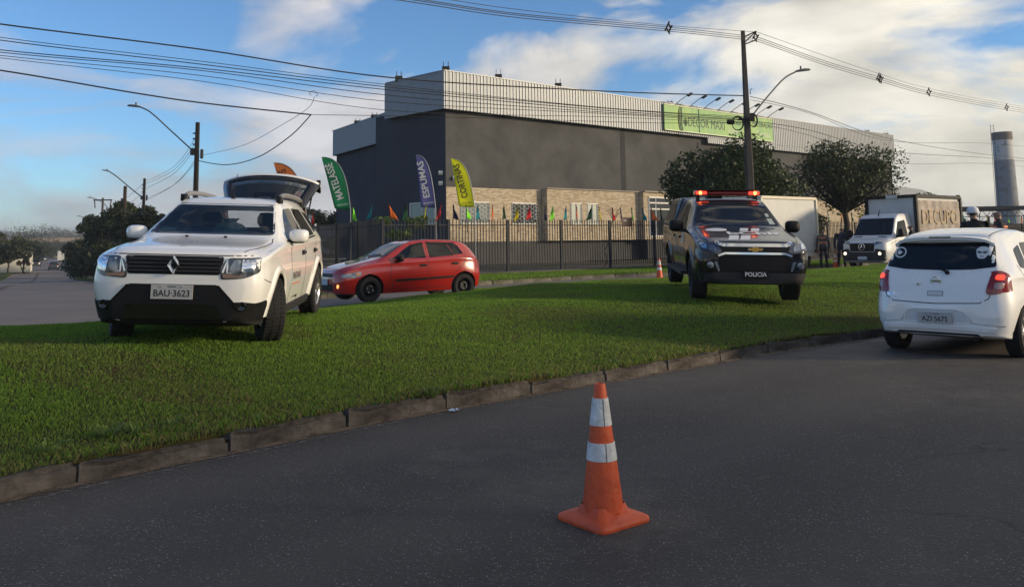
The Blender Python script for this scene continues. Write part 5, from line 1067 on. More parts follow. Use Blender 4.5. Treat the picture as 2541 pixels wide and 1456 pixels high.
lg.build('leaf_emblem', mdk, bs)
for k in range(8):
    x = SW * (.09 + .122 * k); la = MB(); la.tube([(x, -.1, SH - .02), (x + .05, -.5, SH + .25), (x + .12, -1.25, SH + .62)], .025, 6); l_ = la.build('lamp_arm', m_black, bs); hd = MB(); hd.box((x + .13, -1.40, SH + .60), (.20, .40, .12), Matrix.Rotation(-.35, 3, 'X')); hd.build('lamp_head', m_dgrey, l_)
# ================================================================== picket fence
m_fence = M('fence_paint', (.020, .022, .030), .6, spec=.2)
fn = thing('picket_fence', 'dark steel picket fence with square posts running round the warehouse yard', 'fence', (FCOR.x, FCOR.y, 0))
FTOP, FBOT, FGAP = 2.36, .50, .138
mb = MB(); mb.box((0, 0, (FTOP - FBOT) / 2), (.025, .025, FTOP - FBOT)); mb.add([(-.019, -.019, FTOP - FBOT), (.019, -.019, FTOP - FBOT), (.019, .019, FTOP - FBOT), (-.019, .019, FTOP - FBOT), (0, 0, FTOP - FBOT + .03)], [(0, 1, 4), (1, 2, 4), (2, 3, 4), (3, 0, 4)]); pk_me = mb.mesh('picket', m_fence)
rest = MB(); npk = 0
POSTSTEP = 2.75
def fence_run(o, d, L, zoff):
    global npk
    ang = math.atan2(d.y, d.x); n = int(L / FGAP); q = Matrix.Rotation(ang, 3, 'Z')
    for k in range(n):
        p = o + d * (k * FGAP + .07); zg = zoff(p)
        if npk < 300: x = link(bpy.data.objects.new('picket', pk_me), fn); x.location = (p.x - FCOR.x, p.y - FCOR.y, FBOT + zg); x.rotation_euler = (0, random.uniform(-.006, .006), ang); npk += 1
        else: rest.box((p.x - FCOR.x, p.y - FCOR.y, (FTOP + FBOT) / 2 + zg), (.025, .025, FTOP - FBOT), q)
    m = int(L / POSTSTEP)
    for k in range(m + 1):
        p = o + d * (k * POSTSTEP); zg = zoff(p); b = MB(); b.box((p.x - FCOR.x, p.y - FCOR.y, FTOP / 2 + .06 + zg), (.08, .08, FTOP - .10), q); b.build('post', m_fence, fn)
        if k < m:
            e = p + d * POSTSTEP
            for zz in (FTOP - .20, FBOT + .16): r = MB(); r.bar((p.x + d.x * .05 - FCOR.x, p.y + d.y * .05 - FCOR.y, zz + zg), (e.x - d.x * .05 - FCOR.x, e.y - d.y * .05 - FCOR.y, zz + zoff(e)), .045, .03); r.build('rail', m_fence, fn)
fence_run(FCOR, FDIR, 60.5, lambda p: 0.0)
fence_run(FCOR, FDIL, 22, lambda p: (vz(p.x, p.y) - vz(FCOR.x, FCOR.y)) * .9)
rest.build('distant_pickets', m_fence, fn)['kind'] = 'stuff'
mb = MB(); mb.bar((0, 0, .22), (FDIR.x * 60, FDIR.y * 60, .22), .16, .30); tag(mb.build('fence_plinth', M('plinth_concrete', (.09, .085, .08), .9, var=.3, vscale=2), None), kind='structure').location = (FCOR.x, FCOR.y, 0)
sn = MB(); q = FCOR + FDIR * ((1582 - 945) * .0 + 0); p = plane_hit(1553, 551, Vector((FCOR.x, FCOR.y, 0)), Vector((FDIR.y, -FDIR.x, 0))); sn.box((0, 0, 0), (.62, .02, .40)); so2 = tag(sn.build('fence_sign', M('maroon_sign', (.05, .012, .014), .5)), 'small dark maroon sign hung on the top of the picket fence', 'sign'); so2.location = (p.x + FDIR.y * .06, p.y - FDIR.x * .06, p.z); so2.rotation_euler = (0, 0, math.atan2(FDIR.y, FDIR.x))
text('24h', .12, frame((-.12, -.0125, .06), (1, 0, 0), (0, 0, 1)), m_whdec, so2, ext=.001, name='sign_lettering')
# pennants on the fence
PCOL = [('red', (.62, .035, .035)), ('navy blue', (.012, .012, .06)), ('lime green', (.22, .70, .05)), ('teal', (.010, .20, .26)), ('orange', (.75, .16, .03)), ('dark green', (.006, .045, .022)), ('yellow', (.42, .34, .02))]
PN = Vector((FDIR.y, -FDIR.x, 0))
def pennant(p, d, ci, label, idx):
    t = thing('pennant', label, 'pennant', (p.x, p.y, p.z), math.atan2(d.y, d.x), 'small pennants along the picket fence'); rg = random.Random(idx * 7 + 1); lean = rg.uniform(-.14, .14)
    s = MB(); s.tube([(0, -.06, -.42), (lean * .3, -.06, .1), (lean, -.06, .62)], .012, 5); s.build('stick', m_black, t)
    c = MB(); w = rg.uniform(.13, .27); sgn = -1 if rg.random() < .75 else 1; top = Vector((lean, -.06, .62)); bot = Vector((lean * .35, -.06, .10)); tip = Vector((lean * .35 + sgn * w, -.06 + rg.uniform(-.2, .1), .02 + rg.uniform(-.06, .06))); vs = []; n = 5
    for i in range(n + 1):
        a, b = top.lerp(bot, i / n), top.lerp(tip, i / n)
        for j in range(4): q = a.lerp(b, j / 3); vs.append(q + Vector((0, .035 * math.sin(j * 2 + i * 1.3), 0)))
    c.add(vs, [(i * 4 + j, i * 4 + j + 1, i * 4 + 5 + j, i * 4 + 4 + j) for i in range(n) for j in range(3)]); o = c.build('cloth', M('cloth_' + PCOL[ci][0].replace(' ', '_'), PCOL[ci][1], .8, spec=.2), t, 60); o.modifiers.new('t', 'SOLIDIFY').thickness = .004
nth = lambda k: '%d%s' % (k, 'th' if 10 < k % 100 < 14 else {1: 'st', 2: 'nd', 3: 'rd'}.get(k % 10, 'th'))
xs = [968, 1011, 1049, 1086.6, 1122, 1157, 1190, 1221, 1255, 1284, 1316, 1347, 1374, 1404, 1431, 1464, 1491, 1518, 1543, 1566, 1592, 1615, 1637]
fo3 = Vector((FCOR.x, FCOR.y, 0)); seq0 = 4; k = 0
tpos = [(plane_hit(x, 545, fo3, PN) - fo3).dot(Vector((FDIR.x, FDIR.y, 0))) for x in xs]
while tpos[-1] < 59: tpos.append(tpos[-1] + 1.12)
for i, t in enumerate(tpos):
    ci = (seq0 + i) % 7; p = FCOR + FDIR * t; pennant(Vector((p.x, p.y, FTOP - .05)), FDIR, ci, '%s pennant on the picket fence, %s to the right of the fence corner' % (PCOL[ci][0], nth(i + 1)), i)
for j, (x, ci) in enumerate(((920, 3), (875, 2), (826, 1), (783, 0))):
    nl = Vector((FDIL.y, -FDIL.x, 0)); q = plane_hit(x, 548, fo3, nl); t = (q - fo3).dot(Vector((FDIL.x, FDIL.y, 0))); p = FCOR + FDIL * t; pennant(Vector((p.x, p.y, FTOP - .05 + (vz(p.x, p.y) - vz(FCOR.x, FCOR.y)) * .9)), Vector((1, -.2)), ci, '%s pennant on the picket fence, %s to the left of the fence corner' % (PCOL[ci][0], nth(j + 1)), 90 + j)
# ================================================================== feather flags
def feather(label, rgb, word, tcol, px_top, px_right, px_bot_r, px_bot_l, depth, name, size, circ=None):
    """outline points as seen: tip, pole bend, foot of the pole side, foot of the free side"""
    P0, P1, P2, P3 = [D(x, y, depth) for x, y in (px_top, px_right, px_bot_r, px_bot_l)]; P1b = D(px_bot_r[0] - 10, px_right[1] + 42, depth)
    base = D(px_bot_r[0] + 2, px_bot_r[1], depth); t = thing('feather_flag', label, 'flag', (base.x, base.y, .3))
    o = Vector((base.x, base.y, .3)); pole = [Vector((base.x, base.y, .3)), P2] ; n = 14
    ed = []
    for i in range(n + 1):
        s = i / n; a = P0 * (1 - s)**3 + P1 * 3 * s * (1 - s)**2 + P1b * 3 * s * s * (1 - s) + P2 * s**3; ed.append(a)
    pm = MB(); pm.tube([o - o, *[q - o for q in reversed(ed)]], [.022] + [.016] * n + [.008], 6); pm.build('pole', M('flag_pole', (.35, .36, .38), .4, .5), t, 40)
    def S(u, v):                                             # v 0 tip .. 1 foot, u 0 pole side .. 1 free side
        s = v * n; i = min(int(s), n - 1); a = ed[i].lerp(ed[i + 1], s - i); b = P0.lerp(P3, v); q = a.lerp(b, u); return q + Vector((.0, .025 * math.sin(u * 5 + v * 7) * u * min(1, v * 3), 0)) - o
    c = MB(); nu = 8; vs = [S(u / nu, v / 24) for v in range(25) for u in range(nu + 1)]; c.add(vs, [(v * (nu + 1) + u, v * (nu + 1) + u + 1, (v + 1) * (nu + 1) + u + 1, (v + 1) * (nu + 1) + u) for v in range(24) for u in range(nu)])
    cl = c.build('cloth', M('flag_' + name, rgb, .7, spec=.3), t, 60); cl.modifiers.new('t', 'SOLIDIFY').thickness = .004
    L = (P2 - P0).length; me = text_mesh(word, size, 0, .006, 1.0); bm = bmesh.new(); bm.from_mesh(me); bmesh.ops.triangulate(bm, faces=bm.faces); Wd = (P2 - P3).length; mx = max(v.co.x for v in bm.verts); mn = min(v.co.x for v in bm.verts); Bq, Tq = S(.50, .87), S(.45, .22); ax = (Tq - Bq).normalized(); TL = (Tq - Bq).length; lt = Vector((-ax.z, 0, ax.x)).normalized()
    for v in bm.verts:
        q = Bq + ax * ((v.co.x - mn) / (mx - mn) * TL) + lt * v.co.y; v.co = q + Vector((0, -.032, 0))
    bm.to_mesh(me); bm.free(); me.materials.clear(); me.materials.append(tcol); link(bpy.data.objects.new('lettering', me), t)
    me = text_mesh('DECOR MAXI', .07, 0, 0, 1.0); bm = bmesh.new(); bm.from_mesh(me); bmesh.ops.triangulate(bm, faces=bm.faces)
    for v in bm.verts: p = S(.45 - v.co.x / Wd, .945 - v.co.y / L); v.co = p + Vector((0, -.014, 0))
    bm.to_mesh(me); bm.free(); me.materials.clear(); me.materials.append(tcol); link(bpy.data.objects.new('small_lettering', me), t)
    return t
m_ftw = M('flag_white_print', (.68, .68, .66), .7); m_ftb = M('flag_black_print', (.02, .02, .02), .7)
feather('green feather flag printed MATELASSÊ in white, leaning over the fence', (.010, .21, .075), 'MATELASSÊ', m_ftw, (798, 390), (846, 389), (870, 520), (831, 518), 34.0, 'green', .40)
feather('blue feather flag printed ESPUMAS in white beside the warehouse corner', (.105, .10, .27), 'ESPUMAS', m_ftw, (1032, 385), (1062, 384), (1081, 516), (1045, 514), 34.0, 'blue', .36)
feather('yellow feather flag printed CORTINAS in black in front of the brick wall', (.80, .78, .012), 'CORTINAS', m_ftb, (1119, 393), (1154, 392), (1178, 515), (1139, 512), 35.0, 'yellow', .36)
feather('orange feather flag partly hidden behind the raised tailgate of the white car', (.60, .16, .035), 'TECIDOS', M('flag_brown_print', (.10, .035, .02), .7), (679, 404), (732, 403), (762, 548), (722, 545), 33.0, 'orange', .42)
# ================================================================== poles and cables
m_pole = M('pole_concrete', (.062, .056, .050), .9, var=.4, vscale=2.5, bump=.4, bscale=20, stretch=(1, 1, .3))
m_cable = M('cable_black', (.012, .012, .013), .7)
m_lampg = M('lamp_grey', (.11, .115, .12), .4, .3)
def pole(label, x, y, depth, ztop, wt, wb, lamp=None, extras=(), group='street lighting poles', yaw=0.0, mat=None):
    b = D(x, y, depth); zg = vz(b.x, b.y) - .05; t = thing('utility_pole', label, 'pole', (b.x, b.y, zg), yaw, group); h = ztop - zg
    mb = MB(); n = 10; vs = []
    for i in range(n + 1):
        s = i / n; w = wb + (wt - wb) * s; d = w * .82
        for a, c in ((-.5, -.36), (-.36, -.5), (.36, -.5), (.5, -.36), (.5, .36), (.36, .5), (-.36, .5), (-.5, .36)): vs.append((a * w, c * d, h * s))
    mb.add(vs, [(i * 8 + k, i * 8 + (k + 1) % 8, i * 8 + 8 + (k + 1) % 8, i * 8 + 8 + k) for i in range(n) for k in range(8)] + [tuple(range(8)), tuple(range(n * 8 + 7, n * 8 - 1, -1))]); mb.build('shaft', mat or m_pole, t, 25)
    if lamp:                                                 # lamp: list of photo points (arm foot, bend, tip) at the pole's depth
        pts = [D(px, py, depth + dd) - Vector((b.x, b.y, zg)) for px, py, dd in lamp]; mb = MB(); c = catmull([tuple(p) for p in pts], 6); mb.tube(c, .032 if depth < 50 else .045, 8); arm = mb.build('lamp_arm', m_lampg, t, 50)
        e, d = Vector(c[-1]), (Vector(c[-1]) - Vector(c[-3])).normalized(); hd = MB(); d.z *= .35; d.normalize(); q = d.to_track_quat('X', 'Z').to_matrix()
        prof = [(-.02, .05, .04), (.08, .09, .06), (.30, .14, .075), (.52, .13, .055), (.62, .07, .03)]; vs = []
        for (l, w, hh) in prof: vs += [e + q @ Vector((l, -w, 0)), e + q @ Vector((l, -w * .7, hh)), e + q @ Vector((l, w * .7, hh)), e + q @ Vector((l, w, 0)), e + q @ Vector((l, 0, -.03))]
        hd.add(vs, [(i * 5 + k, i * 5 + (k + 1) % 5, i * 5 + 5 + (k + 1) % 5, i * 5 + 5 + k) for i in range(4) for k in range(5)] + [(0, 1, 2, 3, 4), (20, 21, 22, 23, 24)]); hd.build('lamp_head', m_lampg, arm, 50)
        ph = MB(); ph.lathe([(.04, 0), (.04, .12), (.03, .14), (.001, .14)], 10, c=e + d * .22 + Vector((0, 0, .05))); ph.build('photocell', m_lampg, arm)
        br = MB(); br.box(pts[0] + Vector((0, 0, -.05)), (.16, .16, .30)); br.build('bracket', m_dgrey, t)
    for f in extras: f(t, h, Vector((b.x, b.y, zg)), depth)
    return t
def spacer_arm(t, h, o, dp):
    for (p0, p1) in (((1847, 107), (1876, 78)), ((1847, 92), (1876, 78)), ((1849, 110), (1878, 99))): mb = MB(); mb.tube([D(*p0, dp) - o, D(*p1, dp) - o], .025, 6); mb.build('cable_bracket', m_black, t)
    for (x, y) in ((1846, 296),):
        mb = MB(); mb.box(D(x, y, dp) - o, (.34, .34, .06)); mb.build('clamp_band', m_dgrey, t)
    for (x, y, r, sq) in ((1831, 306, .27, .8), (1870, 299, .25, .6)):
        mb = MB(); c = D(x, y, dp - .2) - o
        for k in range(3): mb.tube([c + Vector((r * sq * math.cos(a) * (1 - k * .05), k * .03, r * math.sin(a) * (1 - k * .05))) for a in np.linspace(0, 2 * PI, 20)], .014, 5)
        mb.build('cable_coil', m_cable, t)
    mb = MB(); mb.lathe([(.04, -.14), (.09, -.12), (.10, 0), (.09, .12), (.04, .14)], 10, 'x', c=D(1813, 303, dp - .2) - o); mb.build('splice_closure', m_black, t, 50)
    mb = MB(); c = D(1862, 235, dp) - o; mb.tube([c, c + Vector((0, 0, .18)), c + Vector((.08, 0, .22))], .015, 5); mb.build('cable_hook', m_black, t)
pole('tall concrete utility pole with a lamp arm rising right, behind the police pickup', 1862, 470, 31, 9.22, .135, .34, [(1866, 288, 0), (1905, 240, .3), (1945, 196, .6), (1976, 178, .8)], (spacer_arm,))
def xfmr(t, h, o, dp):
    mb = MB(); mb.lathe([(.05, -.22), (.07, -.2), (.07, .16), (.03, .2)], 10, c=Vector((.22, 0, h * .80))); mb.build('insulator_box', m_dgrey, t)
    for k in range(3): mb = MB(); mb.box((-.12, 0, h * (.93 - .035 * k)), (.14, .06, .06)); mb.build('insulator', m_dgrey, t)
m_pole2 = M('pole_brown', (.022, .017, .014), .9, var=.3, vscale=2)
pole('dark pole with a long lamp arm rising left, above the white off-road car roof', 486, 460, 37, 6.95, .16, .24, [(478, 374, 0), (430, 330, .2), (375, 280, .4), (348, 266, .5)], (xfmr,), mat=m_pole2)
pole('second dark street pole with a lamp arm left, above the white car mirror', 356, 520, 66, 6.9, .17, .25, [(352, 489, 0), (325, 468, .2), (292, 440, .4), (272, 426, .5)], (xfmr,), mat=m_pole2)
def cross(t, h, o, dp):
    mb = MB(); mb.box((0, 0, h - .25), (2.0, .12, .12)); mb.build('crossarm', m_pole2, t)
    for s in (-.9, .9): mb = MB(); mb.tube([(s, 0, h - .3), (s * .9, 0, h - 1.1)], .06, 5); mb.build('insulator', m_dgrey, t)
pole('far street pole with a crossarm between the dark roadside trees', 252.5, 560, 92, 7.0, .18, .26, None, (cross,), mat=M('pole_pale', (.085, .068, .056), .9))
pole('far pale street pole with a lamp arm left, beside the crossarm pole', 274, 560, 100, 6.6, .18, .26, [(272, 520, 0), (255, 503, .3), (237, 494, .5), (228, 491, .6)], (), mat=MATS['pole_pale'])
pole('distant street pole with a lamp head, beyond the crossarm pole', 240, 580, 128, 5.9, .2, .28, [(238, 566, 0), (225, 553, .3), (208, 540, .5), (200, 537, .6)], ())
pole('farthest street pole with a lamp head on the side street', 224, 590, 175, 4.6, .22, .3, [(222, 581, 0), (214, 573, .3), (205, 569, .5), (200, 568, .6)], ())
pole('bare brown pole rising out of the dark roadside trees', 307, 560, 78, 7.2, .26, .28, None, (), mat=M('pole_rust', (.05, .032, .024), .9))
def cable(label, pts, r=.014, sag=0.0, n=28, group='overhead cables', spac=()):
    P = [D(x, y, dp) for x, y, dp in pts]
    if len(P) == 2: L = [P[0].lerp(P[1], i / n) - Vector((0, 0, sag * 4 * (i / n) * (1 - i / n))) for i in range(n + 1)]
    else: L = [Vector(q) for q in catmull([tuple(p) for p in P], 8)]
    o = L[0].copy(); mb = MB(); mb.tube([p - o for p in L], r, 5); t = mb.build('overhead_cable', m_cable, None, 60); t.location = o; tag(t, label, 'cable', group)
    return t, L
# spacer cable along the road: messenger + three phases
A_ = (1876, 82, 31)
P0 = {}
for k, (yl, ya, yr, nm) in enumerate(((0, 80, 262, 'thin messenger wire'), (6, 92, 268, 'upper line'), (12, 97, 272, 'middle line'), (22, 102, 279, 'lowest line'))):
    cable('%s of the spaced cables from the tall pole to top left' % nm, [(1878, ya, 31), (1660, ya - 24 if k else 64, 26), (1300, [26, 36, 40, 46][k], 20.5), (1050, [-10, 0, 4, 10][k], 17.7), (700, [-56, -52, -50, -44][k], 14.8)], .008 if k == 0 else .011)
    cable('%s of the spaced cables from the tall pole to right edge' % nm, [(1878, ya, 31), (2050, [140, 153, 158, 163][k], 36), (2183, [184, 192, 197, 202][k], 40), (2305, [220, 227, 231, 236][k], 44.5), (2498, [258, 263, 268, 273][k], 54), (2640, [280, 285, 289, 293][k], 62)], .008 if k == 0 else .012)
for i, (x, y, dp, wh) in enumerate(((1659, 70, 26, 'left of the tall pole'), (1875, 92, 30.95, 'at the bracket of the tall pole'), (2181, 194, 40, 'first right of the tall pole'), (2185, 196, 40.2, 'close behind the first one right of the tall pole'), (2305, 229, 44.5, 'third right of the tall pole'), (2498, 267, 54, 'nearest the right edge'))):
    c = D(x, y, dp); mb = MB(); s = .14 if dp < 33 else .17
    for a, b in (((0, 0, s), (s * .5, 0, 0)), ((0, 0, s), (-s * .5, 0, 0)), ((s * .5, 0, 0), (0, 0, -s)), ((-s * .5, 0, 0), (0, 0, -s)), ((0, 0, s), (.03, 0, s * 1.5)), ((s * .5, 0, 0), (s * .85, 0, .08)), ((-s * .5, 0, 0), (-s * .8, 0, -.08)), ((0, 0, -s), (.03, 0, -s * 1.4))): mb.tube([a, b], .028, 5)
    o = tag(mb.build('cable_spacer', m_black), 'black diamond cable spacer, %s' % wh, 'spacer', 'cable spacers'); o.location = c
# low bundle from the tall pole to the left edge
TD = (31, 21.6)
for k, (yl, ym, yr, r, nm) in enumerate(((60, 190, 238, .022, 'thick upper cable'), (93, 196, 290, .010, 'thin second cable'), (100, 204, 294, .014, 'third cable'), (124, 208, 297, .014, 'fourth cable'), (130, 213, 299, .012, 'fifth cable'), (138, 222, 303, .010, 'sixth cable'), (144, 236, 306, .009, 'lowest cable'))):
    cable('%s of the low bundle between the tall pole and the left edge' % nm, [(1846, yr, 31), (1500, (yr * .72 + ym * .28) + [2, 4, 0, 2, 4, 2, 4][k], 29), (968, ym + [5, 28, 24, 29, 44, 56, 70][k] * .55, 26.3), (500, (ym + yl) / 2 + [-2, 8, 8, 4, 4, 8, 12][k], 23.8), (0, yl, 21.6), (-350, yl - [55, 60, 58, 52, 50, 48, 50][k], 20)], r)
cable('black service cable sagging from the left edge to the knot left of the warehouse', [(-300, 138, 21), (0, 175, 22), (340, 232, 23.6), (520, 258, 24.6), (772, 285, 26)], .022)
cable('slack cable loop from the knot down to the dark pole behind the white car', [(772, 285, 26), (720, 338, 27.5), (640, 390, 30), (560, 409, 33), (488, 398, 37)], .018)
cable('thin slack wire from the cable knot to the dark pole behind the white car', [(780, 240, 26), (765, 268, 26.3), (700, 310, 27.5), (600, 362, 31), (488, 388, 37)], .008)
cable('thin wire running right from the cable knot past the warehouse corner', [(772, 285, 26), (960, 288, 28), (1300, 296, 30), (1600, 305, 31), (1848, 305, 31)], .009)
cable('small twisted wire loop hanging on the low cable bundle', [(772, 238, 26), (768, 230, 26), (780, 226, 26), (788, 234, 26), (784, 240, 26)], .008)
for k, (y0, y1, y2, nm) in enumerate(((240, 330, 390, 'thick upper wire'), (248, 326, 362, 'thin top wire'), (300, 352, 398, 'third wire'), (304, 380, 412, 'lowest wire'))):
    cable('%s of the low run from the tall pole to the water tower' % nm, [(1862, y0, 31), (2010, (y0 * .62 + y1 * .38) + 4, 38), (2210, y1 + 24 if k else 345, 48), (2450, y2 - 6, 64), (2640, y2 + 12, 80)], .014 if k in (0, 2) else .010)
for k, (ya, yb, nm) in enumerate(((338, 452, 'top'), (352, 458, 'second'), (362, 470, 'third'), (392, 500, 'fourth'), (400, 496, 'lowest'))):
    cable('%s wire between the dark pole and the second pole of the side street' % nm, [(488, ya, 37), (430, (ya + yb) / 2 + 14 - k * 2 + 6, 47), (357, yb, 66)], .010)
for k in range(3): cable('%s wire going on from the second pole of the side street' % ('upper', 'middle', 'lower')[k], [(357, 455 + 22 * k, 66), (315, 490 + 18 * k, 78), (274, 515 + 8 * k, 100)], .014)
cable('black cable dipping across the far end of the side street', [(262, 545, 100), (230, 570, 130), (190, 588, 190), (120, 597, 330), (70, 597, 380)], .03)
# ================================================================== traffic cones
m_cone = M('cone_orange', (.74, .105, .022), .5, var=.4, vscale=7, bump=.25, bscale=30, rgb2=(.52, .07, .02))
m_band = M('reflective_sleeve', (.74, .76, .77), .45, var=.30, vscale=14, bump=.5, bscale=30, rgb2=(.50, .50, .48))
def cone(label, p, rz=0.0, h=.71, tilt=(0, 0)):
    t = thing('traffic_cone', label, 'cone', p, rz, 'traffic cones', rot=(tilt[0], tilt[1], rz)); s = h / .71; w = .185 * s
    b = MB(); poly = rounded([(-w, -w), (w, -w), (w, w), (-w, w)], .05 * s, 5); n = len(poly); ringz = [(1.0, 0), (1.01, .012), (.99, .024), (.90, .034)]; vs = []
    for q, z in ringz: vs += [(x * q, y * q, z * s) for x, y in poly]
    fs = [(i * n + k, i * n + (k + 1) % n, i * n + n + (k + 1) % n, i * n + n + k) for i in range(3) for k in range(n)] + [tuple(range(n))]
    m = n; R0 = .155 * s; R0 = .142 * s; o = len(vs); vs += [(x / math.hypot(x, y) * R0, y / math.hypot(x, y) * R0, .046 * s) for x, y in poly]; vs += [(x / math.hypot(x, y) * .125 * s, y / math.hypot(x, y) * .104 * s, .088 * s) for x, y in poly]
    fs += [(3 * n + k, 3 * n + (k + 1) % n, o + (k + 1) % n, o + k) for k in range(n)] + [(o + k, o + (k + 1) % n, o + n + (k + 1) % n, o + n + k) for k in range(n)]
    b.add(vs, fs); b.build('base', m_cone, t, 50)
    rad = lambda z: (.120 - (.120 - .030) * (z / .71)) * s
    c = MB(); c.lathe([(rad(.06), .055 * s), (rad(.2), .2 * s), (rad(.45), .45 * s), (rad(.695), .695 * s), (rad(.71) - .003, .71 * s), (.020 * s, .71 * s), (.018 * s, .60 * s), (.001, .60 * s)], 36, cap=False); c.build('cone_body', m_cone, t, 40)
    for z0, z1 in ((.315, .405), (.495, .635)): r = MB(); r.lathe([(rad(z0) + .0005, z0 * s - .001), (rad(z0) + .004, z0 * s), (rad(z1) + .004, z1 * s), (rad(z1) + .0005, z1 * s + .001)], 36, cap=False); k = r.build('reflective_sleeve', m_band, t, 40); sm = MB(); sm.bar((rad(z0) * math.cos(-2.0) + .004 * math.cos(-2.0), (rad(z0) + .004) * math.sin(-2.0), z0 * s), ((rad(z1) + .004) * math.cos(-2.0), (rad(z1) + .004) * math.sin(-2.0), z1 * s), .003); sm.build('sleeve_seam', m_seam, k)
    return t
cone('large orange cone with two white sleeves standing alone on the asphalt', G(1497, 1288, 0), R(38), .70)
q = G(1637, 692, .16); cone('orange cone on the street just left of the police pickup', (q.x, q.y, road_z(q.x, q.y)), .3)
q = D(2074, 664, 36.8); cone('orange cone beside the officer with the raised arm', (q.x, q.y, road_z(q.x, q.y)), .5)
q = D(2206, 657, 34.5); cone('orange cone in front of the right wheel of the white van', (q.x, q.y, road_z(q.x, q.y)), .1)
q = Vector((-3.45, 14.2, 0)); q.z = med_z(q.x, q.y); cone('orange cone mostly hidden behind the white off-road car', q, .2, .5)
# ================================================================== trucks
m_vanwh = M('van_white', (.60, .61, .62), .35, coat=.5)
m_boxwh = M('box_panel_white', (.52, .53, .52), .5, var=.12, vscale=1.5)
def van_truck():
    sp = dict(L=2.35, x0=1.15, axles=(.25, -3.35), track=.86, wheel_r=.34, arch_r=.43, wmaxv=1.02, crown=.6,
        ztop=[(0, 1.05), (.08, 1.16), (.3, 1.22), (.62, 1.32), (.75, 1.40), (1.35, 2.18), (1.6, 2.29), (2.35, 2.33)], zedge=[(0, 1.0), (.08, 1.11), (.3, 1.17), (.62, 1.27), (.78, 1.36), (1.38, 2.12), (1.6, 2.21), (2.35, 2.25)],
        zbelt=[(0, .92), (.1, 1.02), (.4, 1.12), (1.0, 1.25), (2.35, 1.30)], zmid=[(0, .66), (.5, .72), (2.35, .75)], zbot=[(0, .34), (.2, .28), (2.35, .30)], wsill=[(0, .74), (.06, .84), (.25, .92), (.6, .96), (2.35, .97)],
        wmax=[(0, .80), (.05, .89), (.2, .97), (.5, 1.0), (2.35, 1.0)], wbelt=[(0, .78), (.05, .86), (.2, .94), (.5, .97), (2.35, .98)], wedge=[(0, .70), (.1, .80), (.3, .86), (.7, .88), (1.4, .80), (2.35, .80)])
    f = D(2141, 643, 35.0); yaw = R(217); pos = Vector((f.x - math.cos(yaw) * 1.15, f.y - math.sin(yaw) * 1.15, .17))
    c = Car('box_van', 'white van with a dark framed cargo box lettered DECUPO, facing the camera', sp, m_vanwh, pos, (0, 0, yaw)); c.t['category'] = 'van'; c.finish_body()
    c.panel('windscreen', 'front', rounded([(-.86, 1.40), (.86, 1.40), (.76, 2.10), (-.76, 2.10)], .06), m_tint, .004, .08)
    for side in ('left', 'right'):
        c.panel('side_window', side, rounded([(.18, 1.34), (-.18, 1.95), (-.72, 2.02), (-.74, 1.32)], .05), m_tint, .005, .08); handles(c, side, (-.75,), 1.1, m_black, .2)
        for pts in ([(.30, 1.3), (.30, .5)], [(-.88, 2.1), (-.88, .4)]): c.line('door_seam', side, pts, .012, m_seam, .002)
        sg = 1 if side == 'left' else -1; mirror(c, .12, sg * 1.06, 1.48, .18, .24, .34, m_black, sg)
        fx = (lambda P: P) if sg > 0 else mir
        c.panel('headlight', 'front', fx(rounded([(.52, .98), (.90, 1.10), (.90, 1.20), (.56, 1.13)], .04)), m_lens, .008, .05, .03)
        fl = MB(); p = c.hit('front', sg * .76, .66)[0]; fl.lathe([(.055, -.01), (.055, .02), (.001, .03)], 14, 'x', c=p + Vector((.02, 0, 0))); fl.build('fog_lamp', m_lamp_on, c.t, 40)
        c.panel('bonnet_vent', 'top', [(.52, sg * .35), (.52, sg * .72), (.46, sg * .72), (.46, sg * .35)] if sg > 0 else [(.52, -.72), (.52, -.35), (.46, -.35), (.46, -.72)], m_black, .006)
    c.panel('grille', 'front', rounded([(-.52, .74), (.52, .74), (.55, 1.08), (-.55, 1.08)], .05), m_black, .01, .08, .03); c.panel('lower_bumper', 'front', rounded([(-.93, .36), (.93, .36), (.95, .80), (.60, .86), (.52, .72), (-.52, .72), (-.60, .86), (-.95, .80)], .05), m_dgrey, .008, .08, .03)
    e = MB(); p = c.hit('front', 0, .93)[0] + Vector((.035, 0, 0)); e.tube([p + Vector((0, .13 * math.cos(a), .13 * math.sin(a))) for a in np.linspace(0, 2 * PI, 20)], .013, 6)
    for k in range(3): a = PI / 2 + 2 * PI * k / 3; e.tube([p, p + Vector((0, .13 * math.cos(a), .13 * math.sin(a)))], [.022, .008], 5)
    e.build('badge', m_chrome, c.t); pl = MB(); p = c.hit('front', 0, .48)[0]; pl.box(p + Vector((.02, 0, 0)), (.012, .40, .13)); pl.build('number_plate', M('plate_white_blue', (.5, .55, .6), .5), c.t)
    an = MB(); p = c.hit('top', -.25, .0)[0]; an.tube([p, p + Vector((-.12, 0, .28))], [.03, .006], 6); an.build('aerial', m_black, c.t)
    X0, X1, Wd, Z0, Z1 = -1.28, -5.1, 1.10, .75, 3.02
    bx = MB(); bx.box(((X0 + X1) / 2, 0, (Z0 + Z1) / 2), (X0 - X1 - .02, 2 * Wd - .04, Z1 - Z0 - .02)); cb = bx.build('cargo_box', m_boxwh, c.t)
    fp = MB(); fp.box((X0 + .005, 0, (Z0 + Z1) / 2 - .05), (.02, 2 * Wd - .24, Z1 - Z0 - .34)); fp.build('front_panel', m_boxwh, cb)
